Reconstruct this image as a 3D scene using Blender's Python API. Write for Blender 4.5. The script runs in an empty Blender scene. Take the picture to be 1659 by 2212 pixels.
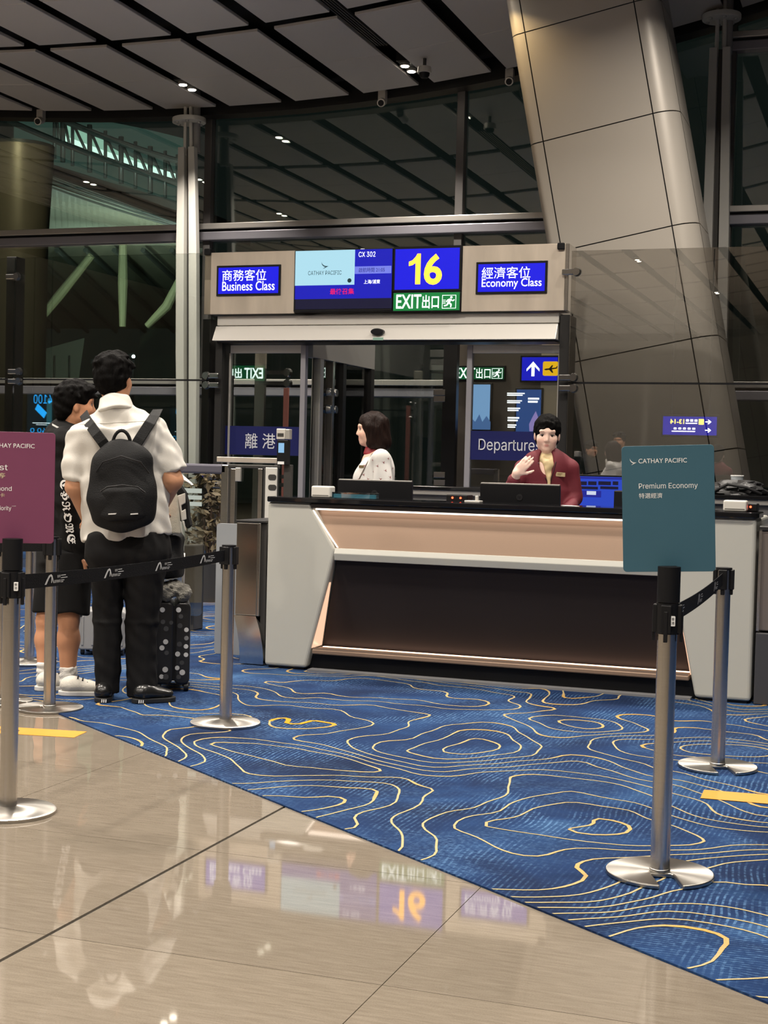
import bpy, bmesh, math, random
import numpy as np
from mathutils import Vector, Matrix

# ------------------------------------------------------------------ camera, world, exposure
FPX, CAM_H, ROLL, HORIZON, YAW = 3150.0, 1.24, 0.025, 1000.0, math.radians(19.3)
PITCH = math.atan((1106 - HORIZON) / FPX)
C = bpy.context.scene.collection
SC = bpy.context.scene

def ray(x, y):
    """direction through a photograph pixel (frame 1659 x 2212)"""
    a, b = x - 829.5, 1106.0 - y
    c, s = math.cos(ROLL), math.sin(ROLL)
    X, Y = a * c - b * s, a * s + b * c
    cp, sp = math.cos(PITCH), math.sin(PITCH)
    d = (X, FPX * cp + Y * sp, Y * cp - FPX * sp)
    cy, sy = math.cos(YAW), math.sin(YAW)
    return Vector((d[0] * cy - d[1] * sy, d[0] * sy + d[1] * cy, d[2]))

EYE = Vector((0, 0, CAM_H))
_f = ray(829.5, 1106).normalized()
_r = (ray(830.5, 1106) - ray(829.5, 1106)).normalized()
_u = _r.cross(_f).normalized()
cam_data = bpy.data.cameras.new('camera')
cam = bpy.data.objects.new('camera', cam_data)
C.objects.link(cam)
cam.matrix_world = Matrix(((_r.x, _u.x, -_f.x, EYE.x), (_r.y, _u.y, -_f.y, EYE.y), (_r.z, _u.z, -_f.z, EYE.z), (0, 0, 0, 1)))
cam_data.sensor_fit = 'HORIZONTAL'
cam_data.sensor_width = 36.0
cam_data.lens = FPX * 36.0 / 1659.0
cam_data.clip_end = 400
SC.camera = cam

world = bpy.data.worlds.new('night')
SC.world = world
world.use_nodes = True
world.node_tree.nodes['Background'].inputs[0].default_value = (0.010, 0.013, 0.012, 1)
world.node_tree.nodes['Background'].inputs[1].default_value = 1.0
SC.view_settings.view_transform = 'Standard'
SC.view_settings.look = 'None'
SC.view_settings.gamma = 1.0
SC.view_settings.exposure = 0.0
SC.view_settings.use_curve_mapping = False
SC.cycles.transparent_max_bounces = 32
SC.cycles.max_bounces = 9
SC.cycles.diffuse_bounces = 4
SC.cycles.glossy_bounces = 4
LAMP_POWER = 148.0            # watts of each ceiling downlight
LAMP_COLOR = (1.0, 0.915, 0.81)

# ------------------------------------------------------------------ where a pixel meets the place
def G(x, y, z=0.0):
    d = ray(x, y); t = (z - CAM_H) / d.z
    return EYE + d * t
def PY(x, y, Y):
    d = ray(x, y); return EYE + d * (Y / d.y)
FWD = Vector((-math.sin(YAW), math.cos(YAW), 0))
RGT = Vector((math.cos(YAW), math.sin(YAW), 0))
UP = Vector((0, 0, 1))
def PC(x, y, D):
    """point on the upright plane facing the camera at depth D"""
    d = ray(x, y); return EYE + d * (D / d.dot(FWD))
def depth(p):
    return Vector(p).dot(FWD)

# ------------------------------------------------------------------ materials
MATS = {}
def mat(name, col, rough=0.5, metal=0.0, spec=0.5, emit=None, power=0.0, noise=None, bump=None, coat=0.0, stretch=None, attr=None):
    """noise=(scale, amount): colour variation; bump=(scale, strength); stretch=(sx,sy,sz) on object coordinates"""
    if name in MATS:
        return MATS[name]
    m = bpy.data.materials.new(name); m.use_nodes = True
    nt = m.node_tree; b = nt.nodes['Principled BSDF']
    b.inputs['Base Color'].default_value = (*col, 1)
    b.inputs['Roughness'].default_value = rough
    b.inputs['Metallic'].default_value = metal
    b.inputs['Specular IOR Level'].default_value = spec
    b.inputs['Coat Weight'].default_value = coat
    b.inputs['Coat Roughness'].default_value = 0.05
    if emit:
        b.inputs['Emission Color'].default_value = (*emit, 1)
        b.inputs['Emission Strength'].default_value = power
    tc = None
    def coords():
        nonlocal tc
        if tc is None:
            t = nt.nodes.new('ShaderNodeTexCoord'); mp = nt.nodes.new('ShaderNodeMapping')
            mp.inputs['Scale'].default_value = stretch or (1, 1, 1)
            nt.links.new(t.outputs['Object'], mp.inputs['Vector']); tc = mp.outputs['Vector']
        return tc
    if attr:
        a = nt.nodes.new('ShaderNodeAttribute'); a.attribute_name = attr
        nt.links.new(a.outputs['Color'], b.inputs['Base Color'])
    if noise:
        n = nt.nodes.new('ShaderNodeTexNoise'); n.inputs['Scale'].default_value = noise[0]; n.inputs['Detail'].default_value = 6
        nt.links.new(coords(), n.inputs['Vector'])
        mx = nt.nodes.new('ShaderNodeMix'); mx.data_type = 'RGBA'; mx.blend_type = 'MULTIPLY'
        mx.inputs['Factor'].default_value = 1.0
        rp = nt.nodes.new('ShaderNodeValToRGB')
        lo, hi = 1 - noise[1], 1 + noise[1] * 0.5
        rp.color_ramp.elements[0].position = 0.3; rp.color_ramp.elements[1].position = 0.7
        rp.color_ramp.elements[0].color = (lo, lo, lo, 1); rp.color_ramp.elements[1].color = (min(hi, 1), min(hi, 1), min(hi, 1), 1)
        nt.links.new(n.outputs['Fac'], rp.inputs['Fac'])
        mx.inputs['A'].default_value = (*col, 1)
        if attr: nt.links.new(a.outputs['Color'], mx.inputs['A'])
        nt.links.new(rp.outputs['Color'], mx.inputs['B'])
        nt.links.new(mx.outputs['Result'], b.inputs['Base Color'])
    if bump:
        n2 = nt.nodes.new('ShaderNodeTexNoise'); n2.inputs['Scale'].default_value = bump[0]; n2.inputs['Detail'].default_value = 4
        nt.links.new(coords(), n2.inputs['Vector'])
        bp = nt.nodes.new('ShaderNodeBump'); bp.inputs['Strength'].default_value = bump[1]; bp.inputs['Distance'].default_value = 0.01
        nt.links.new(n2.outputs['Fac'], bp.inputs['Height']); nt.links.new(bp.outputs['Normal'], b.inputs['Normal'])
    MATS[name] = m
    return m

def srgb(r, g, b):
    return tuple((c / 255 / 12.92) if c / 255 <= 0.04045 else ((c / 255 + 0.055) / 1.055) ** 2.4 for c in (r, g, b))

def glass(name, tint=(0.93, 0.96, 0.94), base=0.045, gain=2.0, rough=0.0):
    """thin sheet glass: transparent with a mirror reflection that grows at grazing angles"""
    if name in MATS: return MATS[name]
    m = bpy.data.materials.new(name); m.use_nodes = True
    nt = m.node_tree; nt.nodes.clear()
    o = nt.nodes.new('ShaderNodeOutputMaterial'); t = nt.nodes.new('ShaderNodeBsdfTransparent'); g = nt.nodes.new('ShaderNodeBsdfGlossy')
    t.inputs['Color'].default_value = (*tint, 1); g.inputs['Roughness'].default_value = rough
    fr = nt.nodes.new('ShaderNodeFresnel'); fr.inputs['IOR'].default_value = 1.5
    ma = nt.nodes.new('ShaderNodeMath'); ma.operation = 'MULTIPLY_ADD'; ma.inputs[1].default_value = gain; ma.inputs[2].default_value = base; ma.use_clamp = True
    mx = nt.nodes.new('ShaderNodeMixShader')
    nt.links.new(fr.outputs[0], ma.inputs[0]); nt.links.new(ma.outputs[0], mx.inputs[0])
    nt.links.new(t.outputs[0], mx.inputs[1]); nt.links.new(g.outputs[0], mx.inputs[2]); nt.links.new(mx.outputs[0], o.inputs[0])
    MATS[name] = m
    return m

def lit(name, col, power):
    """something that gives off light"""
    return mat(name, (0.01, 0.01, 0.01), 0.3, emit=col, power=power)

M_STEEL = mat('brushed_steel', (0.70, 0.67, 0.63), 0.24, 1.0, noise=(3, 0.10), stretch=(1, 1, 60))
M_STEELH = mat('brushed_steel_panel', (0.80, 0.70, 0.58), 0.42, 0.75, noise=(2.6, 0.22), stretch=(2, 2, 0.4))
M_CHROME = mat('polished_steel', (0.62, 0.60, 0.57), 0.14, 1.0)
M_BASE = mat('spun_steel', (0.44, 0.42, 0.39), 0.36, 1.0)
def spun(m):
    nt = m.node_tree; b = nt.nodes['Principled BSDF']; t = nt.nodes.new('ShaderNodeTangent'); t.direction_type = 'RADIAL'; t.axis = 'Z'
    nt.links.new(t.outputs[0], b.inputs['Tangent']); b.inputs['Anisotropic'].default_value = 0.85
spun(M_BASE)
M_ALU = mat('aluminium', (0.62, 0.60, 0.56), 0.38, 0.75)
M_ALUW = mat('pale_aluminium', (0.66, 0.63, 0.58), 0.45, 0.35)
M_WHITE = mat('white_paint', (0.62, 0.60, 0.55), 0.45)
M_BLACK = mat('black_plastic', (0.008, 0.008, 0.009), 0.42, spec=0.25)
M_DARK = mat('dark_metal', (0.03, 0.029, 0.028), 0.4, 0.4)
M_DARKG = mat('dark_grey_metal', (0.07, 0.067, 0.063), 0.42, 0.5)
M_GLASS = glass('clear_glass')
M_WIN = glass('window_glass', (0.72, 0.80, 0.76), 0.09, 2.2)
M_SHINY = glass('screen_glass', (0.84, 0.84, 0.83), 0.13, 2.2)
M_TXTW = mat('white_print', (0.8, 0.8, 0.78), 0.5)

# ------------------------------------------------------------------ objects
def props(o, label=None, cat=None, group=None, kind=None):
    if label: o['label'] = label
    if cat: o['category'] = cat
    if group: o['group'] = group
    if kind: o['kind'] = kind
    return o

def thing(name, label, cat, loc=(0, 0, 0), group=None):
    o = bpy.data.objects.new(name, None); C.objects.link(o)
    o.location = loc; o.empty_display_size = 0.05
    return props(o, label, cat, group)

def origin(o):
    v = Vector((0, 0, 0))
    while o is not None:
        v += o.location; o = o.parent
    return v

def link_mesh(name, me, material, parent=None, smooth=False):
    o = bpy.data.objects.new(name, me); C.objects.link(o)
    if material is not None and len(me.materials) == 0: me.materials.append(material)
    if parent is not None: o.parent = parent
    if smooth: me.polygons.foreach_set('use_smooth', [True] * len(me.polygons))
    return o

class Fr:
    """a flat frame: o origin, r right, u up, n towards the viewer"""
    def __init__(s, o, r, u):
        s.o, s.r, s.u = Vector(o), Vector(r).normalized(), Vector(u).normalized(); s.n = s.r.cross(s.u)
    def __call__(s, a, b, c=0.0):
        return s.o + s.r * a + s.u * b + s.n * c
def FY(Y): return Fr((0, Y, 0), (1, 0, 0), (0, 0, 1))

def boxpx(x0, y0, x1, y1, Y):
    """photo rectangle on the upright plane at Y -> (xmin, zmin, xmax, zmax) in metres"""
    xm, ym = (x0 + x1) / 2, (y0 + y1) / 2
    return PY(x0, ym, Y).x, PY(xm, y1, Y).z, PY(x1, ym, Y).x, PY(xm, y0, Y).z

class MB:
    """collects shapes; build() links them as ONE mesh object"""
    def __init__(s): s.v = []; s.f = []; s.sm = []
    def add(s, vs, fs, smooth=False):
        k = len(s.v); s.v += [tuple(v) for v in vs]; s.f += [tuple(i + k for i in f) for f in fs]; s.sm += [smooth] * len(fs)
        return s
    def box(s, x0, y0, z0, x1, y1, z1):
        return s.add([(x0, y0, z0), (x1, y0, z0), (x1, y1, z0), (x0, y1, z0), (x0, y0, z1), (x1, y0, z1), (x1, y1, z1), (x0, y1, z1)],
                     [(3, 2, 1, 0), (4, 5, 6, 7), (0, 1, 5, 4), (1, 2, 6, 5), (2, 3, 7, 6), (3, 0, 4, 7)])
    def fbox(s, fr, a0, b0, a1, b1, c0, c1):
        """box on a frame, c0 back, c1 front"""
        P = [fr(a, b, c) for c in (c0, c1) for (a, b) in ((a0, b0), (a1, b0), (a1, b1), (a0, b1))]
        return s.add(P, [(3, 2, 1, 0), (4, 5, 6, 7), (0, 1, 5, 4), (1, 2, 6, 5), (2, 3, 7, 6), (3, 0, 4, 7)])
    def rbox(s, fr, a0, b0, a1, b1, c0, c1, r, seg=5):
        """box with its four face corners rounded"""
        pts = []
        for cx, cy, t0 in ((a1 - r, b1 - r, 0), (a0 + r, b1 - r, 90), (a0 + r, b0 + r, 180), (a1 - r, b0 + r, 270)):
            for i in range(seg + 1):
                t = math.radians(t0 + 90 * i / seg); pts.append((cx + r * math.cos(t), cy + r * math.sin(t)))
        return s.prism(fr, pts, c0, c1)
    def prism(s, fr, pts, c0, c1):
        n = len(pts)
        P = [fr(a, b, c0) for a, b in pts] + [fr(a, b, c1) for a, b in pts]
        fs = [tuple(range(n - 1, -1, -1)), tuple(range(n, 2 * n))] + [(i, (i + 1) % n, n + (i + 1) % n, n + i) for i in range(n)]
        return s.add(P, fs)
    def cyl(s, a, b, r0, r1=None, seg=20, caps=True):
        a, b = Vector(a), Vector(b); r1 = r0 if r1 is None else r1
        d = (b - a).normalized(); x = d.orthogonal().normalized(); y = d.cross(x)
        P = [a + (x * math.cos(2 * math.pi * i / seg) + y * math.sin(2 * math.pi * i / seg)) * r0 for i in range(seg)]
        P += [b + (x * math.cos(2 * math.pi * i / seg) + y * math.sin(2 * math.pi * i / seg)) * r1 for i in range(seg)]
        s.add(P, [(i, (i + 1) % seg, seg + (i + 1) % seg, seg + i) for i in range(seg)], True)
        if caps: s.add(P, [tuple(range(seg - 1, -1, -1)), tuple(range(seg, 2 * seg))])
        return s
    def lathe(s, prof, cx, cy, seg=28, a0=0.0, a1=2 * math.pi):
        full = abs(a1 - a0 - 2 * math.pi) < 1e-6; n = seg if full else seg + 1
        P = []
        for r, z in prof:
            for i in range(n):
                t = a0 + (a1 - a0) * i / seg; P.append((cx + r * math.cos(t), cy + r * math.sin(t), z))
        fs = []
        for j in range(len(prof) - 1):
            for i in range(seg):
                k = (i + 1) % n; fs.append((j * n + i, j * n + k, (j + 1) * n + k, (j + 1) * n + i))
        return s.add(P, fs, True)
    def tube(s, pts, r, seg=8, caps=True):
        pts = [Vector(p) for p in pts]; P = []; n = len(pts); prev = None
        for i, p in enumerate(pts):
            d = (pts[min(i + 1, n - 1)] - pts[max(i - 1, 0)]).normalized()
            if prev is None: x = d.orthogonal().normalized()
            else: x = (prev - d * prev.dot(d)).normalized()
            prev = x; y = d.cross(x); rr = r[i] if isinstance(r, (list, tuple)) else r
            P += [p + (x * math.cos(2 * math.pi * j / seg) + y * math.sin(2 * math.pi * j / seg)) * rr for j in range(seg)]
        fs = [(i * seg + j, i * seg + (j + 1) % seg, (i + 1) * seg + (j + 1) % seg, (i + 1) * seg + j) for i in range(n - 1) for j in range(seg)]
        s.add(P, fs, True)
        if caps: s.add(P, [tuple(range(seg - 1, -1, -1)), tuple(range((n - 1) * seg, n * seg))])
        return s
    def strip(s, A, B, smooth=True):
        """surface between two rows of points"""
        n = len(A); return s.add(list(A) + list(B), [(i, i + 1, n + i + 1, n + i) for i in range(n - 1)], smooth)
    def slab(s, A, B, off):
        """a strip with thickness: off is added to every point for the other side"""
        off = Vector(off); n = len(A)
        P = [Vector(p) for p in list(A) + list(B)]; P += [p + off for p in P]; m = 2 * n
        fs = [(i, i + 1, n + i + 1, n + i) for i in range(n - 1)] + [(m + n + i, m + n + i + 1, m + i + 1, m + i) for i in range(n - 1)]
        fs += [(i + 1, i, m + i, m + i + 1) for i in range(n - 1)] + [(n + i, n + i + 1, m + n + i + 1, m + n + i) for i in range(n - 1)]
        fs += [(0, n, m + n, m), (2 * n - 1, n - 1, m + n - 1, m + 2 * n - 1)]
        return s.add(P, fs)
    def build(s, name, material, parent=None, bevel=0.0, seg=2):
        off = origin(parent) if parent is not None else Vector((0, 0, 0))
        me = bpy.data.meshes.new(name)
        me.from_pydata([(x - off.x, y - off.y, z - off.z) for x, y, z in s.v], [], s.f)
        me.polygons.foreach_set('use_smooth', s.sm)
        bm = bmesh.new(); bm.from_mesh(me)
        bmesh.ops.remove_doubles(bm, verts=bm.verts, dist=1e-5)
        bmesh.ops.recalc_face_normals(bm, faces=bm.faces)
        if bevel > 0:
            ed = [e for e in bm.edges if len(e.link_faces) == 2 and e.calc_face_angle(0) > 0.6]
            bmesh.ops.bevel(bm, geom=ed, offset=bevel, segments=seg, affect='EDGES', profile=0.5)
        for e in bm.edges:
            if len(e.link_faces) == 2 and e.calc_face_angle(0) > 0.6: e.smooth = False
        bm.to_mesh(me); bm.free()
        return link_mesh(name, me, material, parent)

def struct(name, mb, material, parent=None, bevel=0.0):
    return props(mb.build(name, material, parent, bevel), kind='structure' if parent is None else None)

def whole(name, mb, material, label, cat, group=None, bevel=0.0):
    """a thing that is one mesh"""
    return props(mb.build(name, material, None, bevel), label, cat, group)

_tc = {}
FONT = None
try:                                    # the sans-serif that ships inside Blender; its default face otherwise
    import os
    FONT = bpy.data.fonts.load(os.path.join(bpy.utils.system_resource('DATAFILES'), 'fonts', 'Inter.woff2'))
except Exception:
    FONT = None
def text_mesh(body, bold=0.0):
    key = (body, bold)
    if key in _tc: return _tc[key]
    cu = bpy.data.curves.new('t', 'FONT'); cu.body = body
    if FONT and bold == 0.0 and body.isascii(): cu.font = FONT
    cu.offset = bold; cu.resolution_u = 4
    ob = bpy.data.objects.new('t', cu); C.objects.link(ob)
    dg = bpy.context.evaluated_depsgraph_get(); dg.update()
    me = bpy.data.meshes.new_from_object(ob.evaluated_get(dg))
    V = np.array([v.co[:] for v in me.vertices]); Fs = [tuple(p.vertices) for p in me.polygons]
    bpy.data.objects.remove(ob); bpy.data.curves.remove(cu); bpy.data.meshes.remove(me)
    _tc[key] = (V, Fs); return V, Fs

def text(name, body, fr, box, material, parent, bold=0.0, lift=0.002, slant=0.0, mirror=False):
    """lettering stretched to fill box=(a0,b0,a1,b1) on frame fr"""
    V, Fs = text_mesh(body, bold)
    if len(V) == 0: return None
    lo, hi = V.min(0), V.max(0); a0, b0, a1, b1 = box
    mb = MB(); P = []
    for v in V:
        s = (v[0] - lo[0]) / (hi[0] - lo[0]); t = (v[1] - lo[1]) / (hi[1] - lo[1])
        if mirror: s = 1 - s
        P.append(fr(a0 + (a1 - a0) * s + slant * t, b0 + (b1 - b0) * t, lift))
    mb.add(P, Fs)
    off = origin(parent) if parent is not None else Vector((0, 0, 0))
    me = bpy.data.meshes.new(name); me.from_pydata([tuple(Vector(p) - off) for p in mb.v], [], mb.f)
    return link_mesh(name, me, material, parent)

def poly(name, pts_list, fr, material, parent, lift=0.002):
    mb = MB()
    for pts in pts_list: mb.add([fr(a, b, lift) for a, b in pts], [tuple(range(len(pts)))])
    return mb.build(name, material, parent)

def copy_tree(o, parent=None, loc=None, label=None):
    c = o.copy(); C.objects.link(c); c.parent = parent
    if loc is not None: c.location = loc
    if label: c['label'] = label
    for ch in list(o.children): copy_tree(ch, c)
    return c
# ------------------------------------------------------------------ the setting
YD, YG, YW = 7.93, 13.65, 17.4          # desk front, gate plane, window wall
rnd = random.Random(7)

def ceil_z(x):
    d = x + 8.0
    return 5.72 + (0.011 if d < 0 else 0.0193) * d * d

# --- polished stone floor
def stone_material(name, tone):
    m = bpy.data.materials.new(name); m.use_nodes = True; nt = m.node_tree; b = nt.nodes['Principled BSDF']
    tc = nt.nodes.new('ShaderNodeTexCoord'); mp = nt.nodes.new('ShaderNodeMapping'); mp.inputs['Scale'].default_value = (5, 46, 3)
    mp.inputs['Rotation'].default_value = (0, 0, math.radians(8))
    n = nt.nodes.new('ShaderNodeTexNoise'); n.inputs['Scale'].default_value = 1.6; n.inputs['Detail'].default_value = 8; n.inputs['Roughness'].default_value = 0.7
    n2 = nt.nodes.new('ShaderNodeTexNoise'); n2.inputs['Scale'].default_value = 260; n2.inputs['Detail'].default_value = 3
    ad = nt.nodes.new('ShaderNodeMath'); ad.operation = 'MULTIPLY_ADD'; ad.inputs[1].default_value = 0.45
    rp = nt.nodes.new('ShaderNodeValToRGB')
    rp.color_ramp.elements[0].position = 0.55; rp.color_ramp.elements[1].position = 0.95
    k = tone
    rp.color_ramp.elements[0].color = (0.160 * k, 0.133 * k, 0.102 * k, 1); rp.color_ramp.elements[1].color = (0.228 * k, 0.193 * k, 0.152 * k, 1)
    geo = nt.nodes.new('ShaderNodeNewGeometry')
    nt.links.new(geo.outputs['Position'], mp.inputs['Vector']); nt.links.new(mp.outputs[0], n.inputs['Vector']); nt.links.new(geo.outputs['Position'], n2.inputs['Vector'])
    nt.links.new(n2.outputs[0], ad.inputs[0]); nt.links.new(n.outputs[0], ad.inputs[2]); nt.links.new(ad.outputs[0], rp.inputs[0])
    nt.links.new(rp.outputs[0], b.inputs['Base Color'])
    b.inputs['Roughness'].default_value = 0.035; b.inputs['Specular IOR Level'].default_value = 0.7
    return m
M_STONE = [stone_material('polished_beige_stone_%d' % i, t) for i, t in enumerate((1.0, 0.96, 1.04))]
M_JOINT = mat('dark_joint', (0.03, 0.028, 0.025), 0.8)
floor = struct('floor', MB().box(-26, -24, -0.06, 16, YW, -0.006), M_JOINT)
TX, TY = -2.025, 4.14            # a dark joint and a thin joint that the photo shows
TW, TH = 0.915, 0.9
for i in range(-5, 4):
    for j in range(-5, 4):
        x0, y0 = TX + i * TW, TY + j * TH
        l = 0.006 if i == 0 else 0.0012; r = 0.006 if i == -1 else 0.0012
        t = MB().box(x0 + l, y0 + 0.0012, -0.006, x0 + TW - r, y0 + TH - 0.0012, 0.0).build('stone_tile', M_STONE[(i * 3 + j * 5) % 3], floor)
bx0, bx1, by0, by1 = TX - 5 * TW, TX + 4 * TW, TY - 5 * TH, TY + 4 * TH
far = MB()
for a in ((-26, -24, bx0, YW), (bx1, -24, 16, YW), (bx0, -24, bx1, by0), (bx0, by1, bx1, YW)):
    far.box(a[0], a[1], -0.006, a[2], a[3], 0.0)
props(far.build('stone_paving', M_STONE[0], floor), kind='stuff')

# --- blue carpet with contour lines
CA, CB = Vector((-3.718, 6.022)), Vector((-0.239, 3.478))     # its straight edge against the stone
cd = (CB - CA).normalized(); cn = Vector((-cd.y, cd.x))          # cn points into the carpet
e0, e1 = CA - cd * 9.0, CB + cd * 9.0
CZ = 0.006
def carpet_material():
    m = bpy.data.materials.new('woven_blue_carpet'); m.use_nodes = True; nt = m.node_tree; b = nt.nodes['Principled BSDF']
    N = nt.nodes.new; L = nt.links.new
    geo = N('ShaderNodeNewGeometry'); P = geo.outputs['Position']
    def noise(scale, detail=4, vec=P, dist=0.0):
        n = N('ShaderNodeTexNoise'); n.inputs['Scale'].default_value = scale; n.inputs['Detail'].default_value = detail; n.inputs['Distortion'].default_value = dist
        L(vec, n.inputs['Vector']); return n.outputs[0]
    def ramp(v, stops):
        r = N('ShaderNodeValToRGB'); el = r.color_ramp.elements
        while len(el) < len(stops): el.new(0.5)
        for e, (p, c) in zip(el, stops): e.position = p; e.color = (*c, 1) if len(c) == 3 else c
        L(v, r.inputs[0]); return r.outputs[0]
    def mix(f, a, c, mode='MIX'):
        x = N('ShaderNodeMix'); x.data_type = 'RGBA'; x.blend_type = mode
        L(f, x.inputs['Factor']); L(a, x.inputs['A']); L(c, x.inputs['B']); return x.outputs['Result']
    base = ramp(noise(1.7, 6, dist=0.8), [(0.3, srgb(15, 30, 60)), (0.48, srgb(19, 43, 82)), (0.60, srgb(27, 56, 98)), (0.76, srgb(54, 86, 124))])
    # curved brush strokes: bands that follow a warped field
    w = N('ShaderNodeTexWave'); w.inputs['Scale'].default_value = 16; w.inputs['Distortion'].default_value = 16; w.inputs['Detail'].default_value = 3; w.inputs['Detail Scale'].default_value = 0.09
    L(P, w.inputs['Vector'])
    w2 = N('ShaderNodeTexWave'); w2.bands_direction = 'Y'; w2.inputs['Scale'].default_value = 19; w2.inputs['Distortion'].default_value = 13; w2.inputs['Detail'].default_value = 3; w2.inputs['Detail Scale'].default_value = 0.11
    L(P, w2.inputs['Vector'])
    m1 = ramp(noise(2.3, 5, dist=0.5), [(0.46, (0.08, 0.08, 0.08)), (0.64, (1, 1, 1))])
    mp = N('ShaderNodeMapping'); mp.inputs['Location'].default_value = (7, 3, 1); L(P, mp.inputs[0])
    m2 = ramp(noise(2.0, 5, mp.outputs[0], 0.5), [(0.48, (0.05, 0.05, 0.05)), (0.64, (1, 1, 1))])
    brk = ramp(noise(55, 3), [(0.42, (0.15, 0.15, 0.15)), (0.62, (1, 1, 1))])
    def mul(a, c):
        x = N('ShaderNodeMath'); x.operation = 'MULTIPLY'; L(a, x.inputs[0]); L(c, x.inputs[1]); return x.outputs[0]
    h1 = mul(mul(ramp(w.outputs['Fac'], [(0.6, (0, 0, 0)), (0.85, (0.75, 0.75, 0.75))]), m1), brk)
    h2 = mul(mul(ramp(w2.outputs['Fac'], [(0.6, (0, 0, 0)), (0.85, (0.75, 0.75, 0.75))]), m2), brk)
    lc = N('ShaderNodeRGB'); lc.outputs[0].default_value = (*srgb(88, 124, 164), 1)
    c1 = mix(h1, base, lc.outputs[0]); c2 = mix(h2, c1, lc.outputs[0])
    pile = ramp(noise(420, 2), [(0.3, (0.72, 0.72, 0.72)), (0.7, (1, 1, 1))])
    one = N('ShaderNodeValue'); one.outputs[0].default_value = 1.0
    L(mix(one.outputs[0], c2, pile, 'MULTIPLY'), b.inputs['Base Color'])
    b.inputs['Roughness'].default_value = 0.95; b.inputs['Specular IOR Level'].default_value = 0.15
    bp = N('ShaderNodeBump'); bp.inputs['Strength'].default_value = 0.35; bp.inputs['Distance'].default_value = 0.004
    L(noise(300, 2), bp.inputs['Height']); L(bp.outputs[0], b.inputs['Normal'])
    return m
cm = MB()
pts = [(e0.x, e0.y), (e1.x, e1.y), (9, e1.y), (9, YW - 0.05), (e0.x, YW - 0.05)]
cm.prism(Fr((0, 0, 0), (1, 0, 0), (0, 1, 0)), pts, 0.0005, CZ)
carpet = struct('floor_carpet', cm, carpet_material())

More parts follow.
